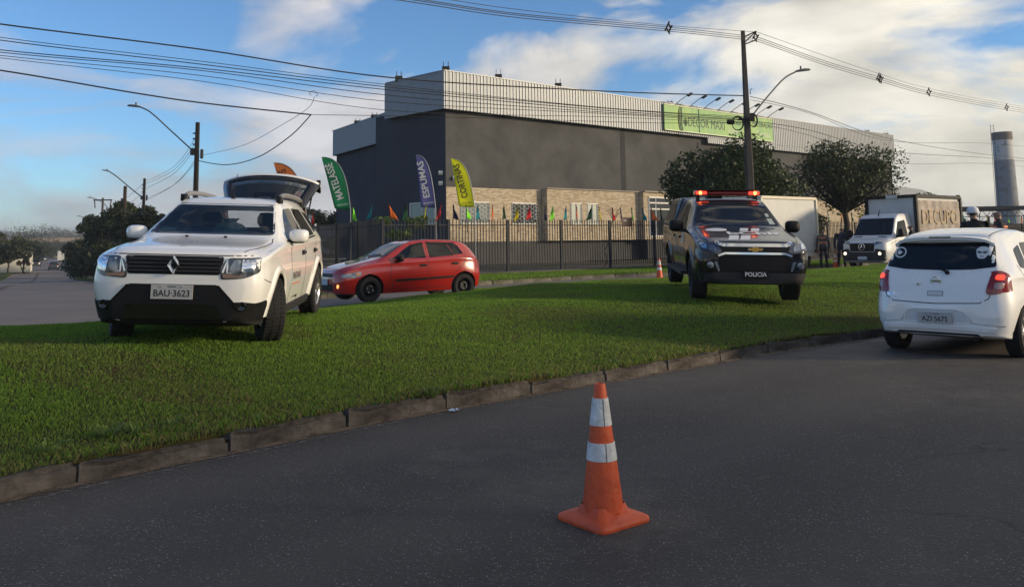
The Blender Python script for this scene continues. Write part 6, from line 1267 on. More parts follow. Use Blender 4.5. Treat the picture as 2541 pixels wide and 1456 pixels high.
    for (a, b) in (((X0, -Wd, Z0), (X0, -Wd, Z1)), ((X0, Wd, Z0), (X0, Wd, Z1)), ((X1, Wd, Z0), (X1, Wd, Z1)), ((X0, -Wd, Z1), (X0, Wd, Z1)), ((X0, Wd, Z1), (X1, Wd, Z1)), ((X0, Wd, Z0), (X1, Wd, Z0)), ((X0, -Wd, Z1), (X1, -Wd, Z1))): fr = MB(); fr.bar(a, b, .13); fr.build('box_frame', m_black, cb)
    rv = MB(); rv.box((X0 + .07, .1, Z1), (.04, .5, .14)); rv.build('route_plate', M('box_panel_white', (1, 1, 1)), cb)
    cu = MB(); nx, nz = 24, 8; vs = [(X0 - .1 - (X0 - X1 - .2) * i / nx, Wd + .012 + .022 * math.sin(i * 1.9 + j) * math.sin(j * .9 + i * .4), Z0 + .10 + (Z1 - Z0 - .28) * j / nz) for i in range(nx + 1) for j in range(nz + 1)]; cu.add(vs, [(i * (nz + 1) + j, (i + 1) * (nz + 1) + j, (i + 1) * (nz + 1) + j + 1, i * (nz + 1) + j + 1) for i in range(nx) for j in range(nz)])
    cu.build('side_curtain', M('silvery_tarpaulin', (.235, .195, .175), .38, .15, var=.3, vscale=2.2, bump=.6, bscale=4), cb, 60)
    text('DECUPO', .82, frame(((X0 + X1) / 2, Wd + .042, 2.12), (-1, 0, 0), (0, 0, 1)), M('faded_gold_print', (.33, .25, .14), .6), cb, ext=.0005, bold=.012, name='curtain_lettering', sx=.95)
    ch = MB(); ch.box((-3.2, 0, .6), (4.6, .8, .2)); ch.build('chassis', m_black, c.t); wheels(c, 'steel', .34, .22, .21, m_alloy); return c
van = van_truck()
def box_truck():
    n0 = D(1893, 600, 35.5); d = Vector((.79, .613, 0)).normalized(); q = Vector((-d.y, d.x, 0)); zg = .15
    t = thing('box_truck', 'plain white box truck standing behind the police pickup', 'truck', (n0.x, n0.y, zg), math.atan2(d.y, d.x)); L, Wd, Z0, Z1 = 4.0, 2.1, .62, 3.08
    b = MB(); b.box((L / 2, Wd / 2, (Z0 + Z1) / 2), (L - .02, Wd - .02, Z1 - Z0 - .02)); cb = b.build('cargo_box', m_boxwh, t)
    pn = MB(); pn.box((L / 2, .005, (Z0 + Z1) / 2), (L - .3, .02, Z1 - Z0 - .3)); pn.build('side_panel', m_boxwh, cb); m_fr = M('box_frame_cream', (.62, .56, .44), .5)
    for a, e in (((0, 0, Z0), (0, 0, Z1)), ((L, 0, Z0), (L, 0, Z1)), ((0, 0, Z1), (L, 0, Z1)), ((0, 0, Z0), (L, 0, Z0)), ((0, 0, Z1), (0, Wd, Z1)), ((L, 0, Z1), (L, Wd, Z1))): fr = MB(); fr.bar(a, e, .11); fr.build('box_frame', m_fr, cb)
    for x, m in ((L - .16, m_amber), (L - .32, m_redl)): lm = MB(); lm.box((x, -.075, Z0 + .16), (.10, .05, .08)); lm.build('marker_lamp', m, cb)
    cab = MB(); pr = [(-.1, .5), (-.1, 2.25), (-1.15, 2.25), (-1.75, 1.45), (-1.85, .5)]; k = len(pr); cab.add([(x, y, z) for y in (.12, Wd - .12) for x, z in pr], [tuple(range(k)), tuple(range(2 * k - 1, k - 1, -1))] + [(i, (i + 1) % k, (i + 1) % k + k, i + k) for i in range(k)]); cb2 = cab.build('cab', m_vanwh, t)
    w = MB(); w.add([(-1.22, .22, 2.15), (-1.22, Wd - .22, 2.15), (-1.72, Wd - .22, 1.5), (-1.72, .22, 1.5), (-1.24, .22, 2.17), (-1.24, Wd - .22, 2.17), (-1.75, Wd - .22, 1.52), (-1.75, .22, 1.52)], [(0, 1, 2, 3), (4, 5, 6, 7), (0, 1, 5, 4), (2, 3, 7, 6)]); w.build('windscreen', m_tint, cb2)
    w = MB(); w.box((-.7, .11, 1.82), (.7, .02, .55)); w.build('side_window', m_tint, cb2); ch = MB(); ch.box((L / 2 - .6, Wd / 2, .55), (L + 1, .8, .18)); ch.build('chassis', m_black, t)
    ty, rim, dr_, bo = wheel_proto('steel', .40, .24, .22); tm, rm = ty.mesh('tyre', m_tyre, 35), rim.mesh('rim', m_alloy, 30)
    for x in (-1.1, L - .9):
        for y, r in ((.2, PI), (Wd - .2, 0)): w0 = link(bpy.data.objects.new('wheel', tm), t); w0.location = (x, y, .40); w0.rotation_euler = (0, 0, r); link(bpy.data.objects.new('rim', rm), w0)
    return t
box_truck()
# ================================================================== people
def person(label, pos, face, pose, cols, hgt=1.74, extras=None):
    """one skinned body; face = direction the person looks (radians from +X); pose = joint overrides in metres for a 1.74 m figure (x forward, y left)"""
    J = dict(pel=(0, 0, .95), wai=(0, 0, 1.10), che=(.01, 0, 1.32), nck=(0, 0, 1.49), nk2=(.01, 0, 1.55), hd1=(.025, 0, 1.61), hd2=(.02, 0, 1.68))
    RAD = dict(pel=(.165, .125), wai=(.155, .115), che=(.17, .125), nck=(.085, .08), nk2=(.058, .058), hd1=(.078, .088), hd2=(.075, .085))
    E = [('pel', 'wai'), ('wai', 'che'), ('che', 'nck'), ('nck', 'nk2'), ('nk2', 'hd1'), ('hd1', 'hd2')]
    for s, n in ((1, 'l'), (-1, 'r')):
        J.update({n + 'hp': (0, s * .095, .90), n + 'kn': (.02, s * .11, .49), n + 'an': (-.02, s * .12, .09), n + 'to': (.14, s * .135, .045), n + 'sh': (0, s * .185, 1.42), n + 'el': (-.03, s * .25, 1.14), n + 'wr': (.05, s * .26, .90), n + 'pa': (.07, s * .26, .82)})
        RAD.update({n + 'hp': (.10, .10), n + 'kn': (.068, .068), n + 'an': (.052, .052), n + 'to': (.042, .035), n + 'sh': (.075, .075), n + 'el': (.054, .054), n + 'wr': (.036, .036), n + 'pa': (.038, .024)})
        E += [('pel', n + 'hp'), (n + 'hp', n + 'kn'), (n + 'kn', n + 'an'), (n + 'an', n + 'to'), ('che', n + 'sh'), (n + 'sh', n + 'el'), (n + 'el', n + 'wr'), (n + 'wr', n + 'pa')]
    J.update(pose)
    for s, n in ((1, 'l'), (-1, 'r')):                       # five fingers on each hand
        pa, wr = Vector(J[n + 'pa']), Vector(J[n + 'wr']); d = (pa - wr).normalized(); sd = d.cross(Vector((0, s, 0)));  sd = sd.normalized() if sd.length > .1 else Vector((1, 0, 0))
        for k, (o, l) in enumerate(((-.027, .075), (-.009, .085), (.009, .08), (.026, .062))):
            a, b = '%sf%d' % (n, k), '%sg%d' % (n, k); J[a] = tuple(pa + d * .045 + sd * o); J[b] = tuple(pa + d * (.045 + l) + sd * o + Vector((.012, -s * .012, 0))); RAD[a] = (.010, .010); RAD[b] = (.008, .008); E += [(n + 'pa', a), (a, b)]
        J[n + 't0'] = tuple(wr + d * .04 + sd * .045); J[n + 't1'] = tuple(wr + d * .085 + sd * .055); RAD[n + 't0'] = (.012, .012); RAD[n + 't1'] = (.009, .009); E += [(n + 'wr', n + 't0'), (n + 't0', n + 't1')]
    nm = list(J); k = hgt / 1.74; me = bpy.data.meshes.new('body'); me.from_pydata([Vector(J[a]) * k for a in nm], [(nm.index(a), nm.index(b)) for a, b in E], []); tmp = bpy.data.objects.new('tmp', me); COL.objects.link(tmp)
    sk = tmp.modifiers.new('s', 'SKIN'); sk.use_smooth_shade = True; sv = me.skin_vertices[0].data
    for i, a in enumerate(nm): sv[i].radius = (RAD[a][0] * k, RAD[a][1] * k); sv[i].use_root = a == 'pel'
    sb = tmp.modifiers.new('u', 'SUBSURF'); sb.levels = 1; sb.render_levels = 1; bd = solid_eval(tmp); bpy.data.objects.remove(tmp)
    t = thing('person', label, 'person', pos, face, 'people by the road'); ms = [M('skin', (.30, .17, .11), .6), M('jacket_' + cols[0], cols[1], .85), M('trousers_' + cols[2], cols[3], .85), M('shoe_black', (.015, .014, .013), .6), M('hair_' + cols[4], cols[5], .8)]
    bd.materials.clear(); [bd.materials.append(m) for m in ms]; pts = {a: Vector(J[a]) * k for a in nm}
    for p in bd.polygons:
        c = p.center; a = min(nm, key=lambda q: (pts[q] - c).length)
        mi = 1
        if a in ('hd1', 'hd2', 'nk2'): mi = 4 if (c.z > pts['hd1'].z + .055 * k or c.x < pts['hd1'].x - .01) and a != 'nk2' and c.z > pts['hd1'].z - .05 * k else 0
        elif a[1:] in ('pa', 'f0', 'f1', 'f2', 'f3', 'g0', 'g1', 'g2', 'g3', 't0', 't1'): mi = 0
        elif a[1:] in ('kn',) or (a[1:] == 'hp') or (a == 'pel' and c.z < pts['pel'].z - .02): mi = 2
        elif a[1:] in ('an', 'to'): mi = 3 if c.z < .13 * k else 2
        p.material_index = mi
    bd.shade_smooth(); link(bpy.data.objects.new('body', bd), t)
    fz = pts['hd1']; f = MB(); f.tube([fz + Vector((.075, 0, .03)), fz + Vector((.105, 0, -.015)), fz + Vector((.08, 0, -.02))], [.008, .016, .010], 6); f.build('nose', ms[0], t, 60)
    for s in (1, -1):
        e = MB(); e.lathe([(.001, -.008), (.009, 0), (.001, .008)], 8, c=fz + Vector((.083, s * .032, .03))); e.build('eye', m_pltxt, t, 60); e = MB(); e.lathe([(.001, -.012), (.022, -.006), (.026, .006), (.001, .010)], 8, 'y', c=fz + Vector((0, s * .082, .01))); e.build('ear', ms[0], t, 60)
    mo = MB(); mo.box(fz + Vector((.082, 0, -.045)), (.008, .045, .010)); mo.build('mouth', M('lip', (.25, .09, .07), .6), t)
    if extras: extras(t, pts, k)
    return t
def bands(mat, zs, name='vest_band', rx=.135, ry=.19):
    def f(t, pts, k):
        for z in zs: mb = MB(); c = pts['che']; mb.lathe([(1, -.022), (1.02, -.018), (1.02, .018), (1, .022)], 24, cap=False); o = mb.build(name, mat, t, 60); o.scale = (rx * k, ry * k, k); o.location = (c.x, 0, z * k)
    return f
def cap(mat):
    def f(t, pts, k):
        c = pts['hd2']; mb = MB(); mb.lathe([(.112, -.045), (.114, 0), (.10, .05), (.06, .082), (.001, .092)], 20, c=c + Vector((-.005, 0, .01))); o = mb.build('cap', mat, t, 60); b = MB(); n = 9; vs = [c + Vector((.07 + q * (.11 * math.cos(a)), .10 * math.sin(a) * (1 if q else .98), -.03 - .015 * q)) for q in (0, 1) for a in np.linspace(-1.3, 1.3, n)]; b.add(vs, [(i, i + 1, n + i + 1, n + i) for i in range(n - 1)]); o2 = b.build('cap_peak', mat, o); o2.modifiers.new('t', 'SOLIDIFY').thickness = .008
    return f
def both(*fs):
    def f(t, p, k): [g(t, p, k) for g in fs]
    return f
m_hiv = M('orange_reflective', (.85, .22, .09), .5); m_grv = M('silver_reflective', (.45, .46, .48), .4)
def stand(x, y, depth, onmed=False):
    p = D(x, y, depth); p.z = med_z(p.x, p.y) if onmed else road_z(p.x, p.y); return p
gv = ('grey', (.085, .08, .08), 'navy', (.010, .013, .026)); nv = ('navy', (.022, .026, .048), 'navy', (.010, .013, .026))
person('officer in a grey vest with two orange bands standing with back turned', stand(2045, 660, 37.5), R(62), {}, (*gv, 'greying', (.10, .095, .09)), 1.72, both(bands(m_hiv, (1.36, 1.15), rx=.150, ry=.205)))
person('officer in a navy jacket with a silver band reaching an arm towards the van', stand(2090, 660, 37.0), R(58), dict(rel=(.12, -.33, 1.16), rwr=(.16, -.46, .98), rpa=(.18, -.50, .92), che=(.06, -.03, 1.32), nck=(.08, -.04, 1.49), nk2=(.10, -.04, 1.55), hd1=(.13, -.04, 1.61), hd2=(.13, -.04, 1.68), lan=(-.10, .15, .09), lto=(.06, .17, .045)), (*nv, 'dark', (.03, .024, .02)), 1.80, bands(m_grv, (1.17,), rx=.150, ry=.20))
person('person in dark clothes at the driver door of the white van', stand(2268, 668, 31.0), R(150), {}, ('black', (.012, .012, .013), 'black', (.012, .012, .013), 'dark', (.02, .018, .016)), 1.80)
person('man in a white cap and black jacket with back turned, behind the white hatchback', stand(2425, 660, 17.4, True), R(72), dict(lel=(.06, .27, 1.16), lwr=(.18, .12, 1.10), lpa=(.22, .06, 1.10), rel=(.06, -.27, 1.16), rwr=(.18, -.12, 1.08), rpa=(.22, -.06, 1.08)), ('black', (.010, .010, .011), 'black', (.012, .012, .013), 'dark', (.03, .024, .02)), 1.76, cap(M('white_cap', (.62, .64, .68), .7)))
person('grey-haired man in a dark jacket with orange bands near the right edge', stand(2488, 660, 17.8, True), R(160), dict(lel=(.05, .26, 1.15), lwr=(.2, .15, 1.12), lpa=(.25, .1, 1.13)), ('dark', (.03, .028, .03), 'navy', (.010, .013, .026), 'grey', (.09, .085, .08)), 1.74, bands(m_hiv, (1.36, 1.17), rx=.155, ry=.205))
# ================================================================== trees and plants
def leaf_mat(name, c1, c2):
    m = bpy.data.materials.new(name); m.use_nodes = True; t = m.node_tree; b = t.nodes['Principled BSDF']; L = t.links.new; g = nd(t, 'ShaderNodeNewGeometry'); c = mixc(t, g.outputs['Random Per Island'], c1, c2); L(c, b.inputs['Base Color']); b.inputs['Roughness'].default_value = .5; b.inputs['Specular IOR Level'].default_value = .3
    tr = nd(t, 'ShaderNodeBsdfTranslucent'); L(c, tr.inputs[0]); mx = nd(t, 'ShaderNodeMixShader'); mx.inputs[0].default_value = .25; L(b.outputs[0], mx.inputs[1]); L(tr.outputs[0], mx.inputs[2]); L(mx.outputs[0], t.nodes['Material Output'].inputs[0]); MATS[name] = m; return m
m_leaf = leaf_mat('dark_leaf', (.015, .027, .009), (.060, .085, .024)); m_leaf2 = leaf_mat('light_leaf', (.06, .11, .02), (.13, .19, .04)); m_leaf3 = leaf_mat('dull_leaf', (.020, .030, .014), (.045, .058, .026)); m_palm = leaf_mat('palm_leaf', (.012, .020, .010), (.03, .042, .02)); m_dryleaf = leaf_mat('dry_leaf', (.16, .12, .05), (.24, .18, .08))
m_bark = M('bark', (.055, .044, .036), .95, var=.4, vscale=6, bump=.8, bscale=16)
def leaves(name, centers, rads, n, size, mat, parent, seed, shell=.55):
    rg = np.random.default_rng(seed); ce, ra = np.array(centers, float), np.array(rads, float); w = ra.prod(1)**(2 / 3); k = rg.choice(len(ce), n, p=w / w.sum())
    d = rg.normal(size=(n, 3)); d /= np.linalg.norm(d, axis=1)[:, None]; r = shell + (1 - shell) * rg.random(n)**.6; r *= 1 + .22 * np.sin(d[:, 0] * 7 + k) * np.sin(d[:, 2] * 6 + k * 2); P = ce[k] + d * ra[k] * r[:, None]
    a = rg.normal(size=(n, 3)); a /= np.linalg.norm(a, axis=1)[:, None]; b = np.cross(a, rg.normal(size=(n, 3))); b /= np.linalg.norm(b, axis=1)[:, None]; s = size * rg.uniform(.6, 1.4, n)[:, None]
    V = np.stack([P - a * s, P + b * s * .42 - a * s * .1, P + a * s, P - b * s * .42 - a * s * .1], 1); me = bpy.data.meshes.new(name); me.vertices.add(n * 4); me.vertices.foreach_set('co', V.ravel()); me.loops.add(n * 4); me.loops.foreach_set('vertex_index', np.arange(n * 4, dtype=np.int32)); me.polygons.add(n); me.polygons.foreach_set('loop_start', np.arange(0, n * 4, 4, dtype=np.int32)); me.polygons.foreach_set('loop_total', np.full(n, 4, np.int32)); me.materials.append(mat); me.update()
    return link(bpy.data.objects.new(name, me), parent)
def limb(mb, a, b, r0, r1, rg, kinks=4):
    a, b = Vector(a), Vector(b); L = (b - a).length; pts = [a]
    for i in range(1, kinks): pts.append(a.lerp(b, i / kinks) + Vector((rg.uniform(-1, 1), rg.uniform(-1, 1), rg.uniform(-.4, .6))) * L * .05)
    pts.append(b); mb.tube(pts, [r0 + (r1 - r0) * i / kinks for i in range(kinks + 1)], 7); return pts
def tree(label, pos, h, w, trunk_h, n, size, mat, seed, name='tree', nb=9, tr=.16, group=None, flat=.8, lobes=16, cat='tree', shell=.5, twigs=0):
    rg = random.Random(seed); t = thing(name, label, cat, pos, 0, group); mb = MB(); top = Vector((rg.uniform(-.2, .2), rg.uniform(-.2, .2), trunk_h)); limb(mb, (0, 0, -.15), top, tr, tr * .72, rg); ce, ra = [], []; ch = h - trunk_h; cz = trunk_h + ch * .42
    for i in range(lobes):
        a = 2.4 * i + rg.uniform(-.3, .3); q = math.sqrt((i + .5) / lobes); zz = rg.uniform(-.75, 1) * math.sqrt(max(0, 1 - q * q * .9)); c = Vector((math.cos(a) * q * w * .40, math.sin(a) * q * w * .40, cz + zz * ch * .40)); s = rg.uniform(.11, .19) * w; ce.append(tuple(c)); ra.append((s, s, s * flat))
        if i % max(1, lobes // nb) == 0:
            pts = limb(mb, top, c, tr * .45, tr * .08, rg)
            for k in range(2 + twigs): e = Vector(pts[-2]) + Vector((rg.uniform(-1, 1), rg.uniform(-1, 1), rg.uniform(-.2, 1))) * s * 1.3; mb.tube([pts[-2], Vector(pts[-2]).lerp(e, .5) + Vector((0, 0, .06)), e], [tr * .12, tr * .08, .012], 5)
    mb.build('trunk', m_bark, t, 60); leaves('crown', ce, ra, n, size, mat, t, seed, shell); return t
def at(x, y, dp, zf=vz):
    p = D(x, y, dp); p.z = zf(p.x, p.y); return p
tree('broad dark evergreen tree behind the tall pole and the police pickup', at(1815, 600, 39.5), 6.3, 6.3, 1.7, 21000, .10, m_leaf, 3, 'evergreen_tree', lobes=44, tr=.2)
tree('dark twiggy tree standing between the box truck and the white van', at(2112, 640, 44), 6.7, 5.8, 2.5, 9500, .085, m_leaf, 8, 'street_tree', nb=40, lobes=42, tr=.20, shell=.45, twigs=6)
tree('low dark bush growing beyond the white van', at(2265, 600, 62), 4.2, 7.5, .5, 6000, .2, m_leaf, 12, 'bush', cat='bush')
tree('low leafy tree reaching behind the white box truck', at(2000, 600, 47), 2.9, 2.6, .8, 2500, .09, m_leaf, 15, 'small_tree')
yt = tree('young tree with sparse light leaves behind the fence, above the red car', at(1003, 590, 33), 2.9, 2.3, 1.2, 420, .11, m_leaf2, 21, 'young_tree', nb=5, tr=.035, lobes=6, flat=.5)
sap = thing('bare_sapling', 'thin leafless sapling behind the fence in front of the brick bay', 'tree', at(1496, 600, 42)); mb = MB(); rg = random.Random(2); limb(mb, (0, 0, -.1), (.55, 0, 2.4), .03, .018, rg, 6)
for k in range(10): a = rg.uniform(0, 2 * PI); mb.tube([(.55, 0, 2.2 + .02 * k), (.55 + math.cos(a) * .25, math.sin(a) * .2, 2.55 + .03 * k), (.55 + math.cos(a) * .5, math.sin(a) * .4, 2.7 + .05 * k)], [.012, .008, .004], 4)
mb.build('trunk', m_bark, sap)
LZ = lambda x, y: vz(x, y)
for i, (x, dp, ht, w, n, nm, mat) in enumerate(((388, 62, 6.0, 5.0, 4200, 'tree nearest the white car', m_leaf3), (350, 70, 6.6, 5.2, 4000, 'second tree', m_leaf3), (312, 80, 8.6, 6.0, 4200, 'tall tree', m_leaf), (284, 78, 6.6, 5.0, 3200, 'fourth tree', m_leaf3), (256, 92, 8.2, 5.6, 3200, 'fifth tree', m_leaf), (232, 104, 5.0, 6, 2600, 'low tree', m_leaf3), (208, 128, 4.6, 6, 2200, 'last tree', m_leaf3))):
    tree('%s of the dark row beside the side street' % nm, at(x, 640, dp), ht, w, .9, n, .20 + dp * .0009, mat, 40 + i, 'roadside_tree', group='dark trees along the side street', tr=.13, lobes=14)
for i, (x, dp, ht, w, nm) in enumerate(((330, 52, 2.6, 5.5, 'nearest the white car'), (296, 60, 2.8, 5.5, 'second from the white car'), (265, 70, 2.9, 6, 'in the middle'), (235, 84, 3.0, 6, 'farthest along'))):
    tree('dark dense roadside bush, %s' % nm, at(x, 660, dp), ht, w, .25, 3000, .17, m_leaf3, 60 + i, 'roadside_bush', group='bushes along the side street', cat='bush', tr=.06, lobes=14)
SVZ = lambda x, y: street_z(x * SD.x + y * SD.y) + .12
for i, (x, dp, ht, w, nm, mat) in enumerate(((-12, 105, 6.4, 6, 'at the left edge', m_leaf3), (22, 125, 5.4, 6, 'second from the left edge', m_leaf3), (48, 150, 6.4, 7, 'third from the left edge', m_leaf), (78, 185, 6.0, 8, 'fourth from the left edge', m_leaf3), (105, 230, 5.8, 9, 'fifth from the left edge', m_leaf3))):
    tree('dark tree across the side street, %s' % nm, at(x, 640, dp, SVZ), ht, w, 1.4, 2200, .26, mat, 80 + i, 'far_roadside_tree', group='dark trees across the side street', lobes=12)
tree('dry yellowish shrub beside the white wall across the street', at(62, 640, 128, SVZ), 3.6, 2.2, .3, 900, .16, m_dryleaf, 91, 'dry_shrub', cat='shrub', lobes=8)
def palm(label, x, y, dp, h, seed):
    rg = random.Random(seed); t = thing('palm_tree', label, 'palm', at(x, y, dp), 0, 'palms behind the warehouse'); mb = MB(); mb.tube([(0, 0, -.2), (.1, 0, h * .5), (0, 0, h)], [.2, .15, .12], 8); mb.build('trunk', m_bark, t, 60); c = MB()
    for k in range(16):
        a = 2 * PI * k / 16 + rg.uniform(-.2, .2); l = rg.uniform(1.5, 2.1); up = rg.uniform(.1, .9); pts = [Vector((math.cos(a) * l * s, math.sin(a) * l * s, h + up * math.sin(s * PI * .75) * 1.0 - s * s * (1.6 - up))) for s in np.linspace(0, 1, 9)]
        for i in range(8):
            p, q = pts[i], pts[i + 1]; d = (q - p).normalized(); sd = d.cross(Vector((0, 0, 1))).normalized()
            for s in (-1, 1):
                for j in (0, .5): b = p.lerp(q, j); tip = b + sd * s * .42 * math.sin((i + 1 + j) / 9.5 * PI)**.6 + d * .12 - Vector((0, 0, .2)); c.add([b, b + d * .1, tip], [(0, 1, 2)])
    c.build('crown', m_palm, t)
for k, (x, y, dp, h, s, nm) in enumerate(((762, 600, 92, 4.9, 3, 'behind the white off-road car'), (792, 600, 95, 4.7, 4, 'right beside the red pennant'), (776, 600, 110, 5.3, 6, 'half hidden between the other two'))): palm('dark palm tree %s' % nm, x, y, dp, h, s)
tree('dark tree against the left end of the warehouse', at(822, 600, 78), 5.4, 3.4, 1.0, 2600, .2, m_leaf, 33, 'dark_tree')
tree('small shrub inside the fence left of the warehouse', at(805, 620, 44), 1.9, 1.8, .2, 700, .1, m_leaf2, 35, 'shrub', cat='shrub', tr=.03, lobes=6)
# ================================================================== far buildings and structures
def house(name, label, pos, rz, w, d, h, rh, wall, roof, wins, group=None, cat='building'):
    t = thing(name, label, cat, pos, rz, group); b = MB(); b.box((0, 0, h / 2), (w, d, h)); b.build('wall', wall, t); r = MB(); o = .25; r.add([(-w / 2 - o, -d / 2 - o, h), (w / 2 + o, -d / 2 - o, h), (w / 2 + o, d / 2 + o, h), (-w / 2 - o, d / 2 + o, h), (-w / 2 - o, 0, h + rh), (w / 2 + o, 0, h + rh)], [(0, 1, 5, 4), (2, 3, 4, 5), (0, 4, 3), (1, 2, 5), (0, 3, 2, 1)]); r.build('roof', roof, t)
    for (x, z, ww, hh) in wins: g = MB(); g.box((x, -d / 2 - .01, z), (ww, .06, hh)); f = g.build('window', m_winglass, t)
    return t
m_hw = M('house_white', (.62, .60, .52), .8); m_hb = M('house_brick', (.30, .13, .08), .85); m_hg = M('roof_grey', (.16, .16, .17), .8, var=.2, vscale=2); m_tile = M('roof_tile', (.26, .11, .07), .85)
p = at(790, 600, 72); house('long_shed', 'low building with a grey sheet roof behind the fence left of the warehouse', (p.x - 1.5, p.y, p.z - .3), R(-20), 9, 6, 2.1, 1.0, m_hw, m_hg, [(-2, 1.2, 1, .9), (1.5, 1.2, 1, .9)])
p = at(803, 640, 40); house('low_white_wall', 'short white wall seen through the left end of the fence', (p.x, p.y, p.z), R(10), 1.6, .3, .55, .05, m_hw, m_hw, [], cat='wall')
p = at(154, 624, 380, SVZ); house('yellow_house', 'small bright yellow-white house at the far end of the side street', (p.x, p.y, p.z), R(25), 7, 6, 3.6, .9, M('house_cream', (.70, .72, .42), .8), m_hg, [(-1.5, 2, 1.2, 1), (1.5, 2, 1.2, 1)])
p = at(176, 624, 385, SVZ); house('brick_house', 'small red brick house beside the bright house down the street', (p.x, p.y, p.z), R(20), 7, 6, 4, 1.2, m_hb, m_tile, [(-1.5, 2, 1.2, 1)])
p = at(20, 640, 118, SVZ); house('white_boundary_wall', 'white boundary wall across the side street at the left edge', (p.x - 3, p.y - 6, p.z), R(118), 26, .4, 2.6, .1, m_hw, m_hw, [], cat='wall')
p = at(34, 640, 135, SVZ); house('white_shed', 'white shed behind the dry shrub across the street', (p.x, p.y, p.z), R(118), 10, 5, 3.0, .8, m_hw, m_hg, [(0, 1.5, 1, 1)])
p = at(2330, 560, 96); g_ = house('gabled_shed', 'grey gabled industrial shed behind the box of the white van', (p.x - 4, p.y + 3, p.z), R(50), 26, 9.5, 5.3, 2.0, M('shed_grey', (.20, .21, .21), .7, var=.2, vscale=.6), M('shed_roof', (.34, .34, .32), .6), [])
p = at(268, 520, 150); house('roof_block', 'pale building glimpsed between the dark roadside trees', (p.x, p.y, p.z), R(30), 6, 6, 5.2, .6, m_hw, m_hg, [(-2, 4.5, 1, 1), (1, 4.5, 1, 1)])
# water tower
p = at(2505, 560, 140); wt = thing('water_tower', 'tall tapered concrete water tower with a dark rim and a caged ladder', 'water tower', p); ht = 18.3
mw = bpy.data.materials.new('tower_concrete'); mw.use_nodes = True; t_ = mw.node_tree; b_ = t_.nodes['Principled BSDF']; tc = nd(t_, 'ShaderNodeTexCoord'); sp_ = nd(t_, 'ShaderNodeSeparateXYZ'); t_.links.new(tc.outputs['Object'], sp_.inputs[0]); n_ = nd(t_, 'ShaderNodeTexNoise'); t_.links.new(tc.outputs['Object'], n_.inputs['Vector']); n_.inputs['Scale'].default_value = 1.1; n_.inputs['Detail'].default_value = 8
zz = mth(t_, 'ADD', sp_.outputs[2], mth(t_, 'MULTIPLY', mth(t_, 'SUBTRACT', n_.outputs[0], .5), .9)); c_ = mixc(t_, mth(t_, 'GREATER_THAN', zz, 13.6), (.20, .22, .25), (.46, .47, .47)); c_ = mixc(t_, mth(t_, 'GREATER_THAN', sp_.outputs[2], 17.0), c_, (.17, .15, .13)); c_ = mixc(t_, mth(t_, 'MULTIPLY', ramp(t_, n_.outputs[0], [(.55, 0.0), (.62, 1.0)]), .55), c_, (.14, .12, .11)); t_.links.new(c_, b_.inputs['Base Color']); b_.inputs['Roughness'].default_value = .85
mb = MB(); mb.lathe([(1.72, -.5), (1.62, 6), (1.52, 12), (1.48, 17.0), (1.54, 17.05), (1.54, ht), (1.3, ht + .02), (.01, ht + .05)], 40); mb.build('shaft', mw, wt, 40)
ld = MB()
for x in (-.28, .28): ld.tube([(-2.35 + x, -1.0, 0), (-2.10 + x, -1.0, ht + 1.2)], .035, 5)
for k in range(44): z = .4 + k * .44; x = -2.35 + .25 * z / (ht + 1.2); ld.bar((x - .28, -1.0, z), (x + .28, -1.0, z), .035)
ld.build('ladder', m_dgrey, wt)
# truss canopy
p = at(2455, 560, 118); tr_ = thing('truss_canopy', 'long flat canopy roof on steel trusses left of the water tower', 'canopy', p, R(-6)); LZ0, LZ1 = 3.9, 4.8; x0, x1 = -5.6, 5.2
r = MB(); r.box((0, 3, LZ1 + .25), (x1 - x0, 7, .5)); r.build('roof', m_plast2, tr_)
for a, b in (((x0, 0, LZ0), (x1, 0, LZ0)), ((x0, 0, LZ1 - .05), (x1, 0, LZ1 - .05))): c = MB(); c.bar(a, b, .10); c.build('truss_chord', m_dgrey, tr_)
for k in range(18): xa = x0 + (x1 - x0) * k / 18; xb = x0 + (x1 - x0) * (k + 1) / 18; c = MB(); c.bar((xa, 0, LZ0 if k % 2 else LZ1), (xb, 0, LZ1 if k % 2 else LZ0), .06); c.build('truss_web', m_dgrey, tr_)
for x in (x0 + .5, 0, x1 - .5): c = MB(); c.bar((x, 0, 0), (x, 0, LZ0), .2); c.build('column', m_dgrey, tr_)
p = at(2385, 570, 66); pt = MB(); pt.tube([(0, 0, 0), (-.05, 0, 4.4)], .14, 8); tag(pt.build('timber_post', M('post_wood', (.13, .10, .075), .9)), 'plain timber post standing left of the truss canopy', 'post').location = p
p = at(2470, 565, 75); hd_ = MB(); hd_.box((0, 0, 1.1), (22, .3, 2.2)); w_ = tag(hd_.build('yard_wall', M('dark_hoarding', (.05, .045, .04), .9, var=.3, vscale=1)), 'dark low yard wall behind the fence at the right edge', 'wall'); w_.location = p; w_.rotation_euler = (0, 0, R(20))
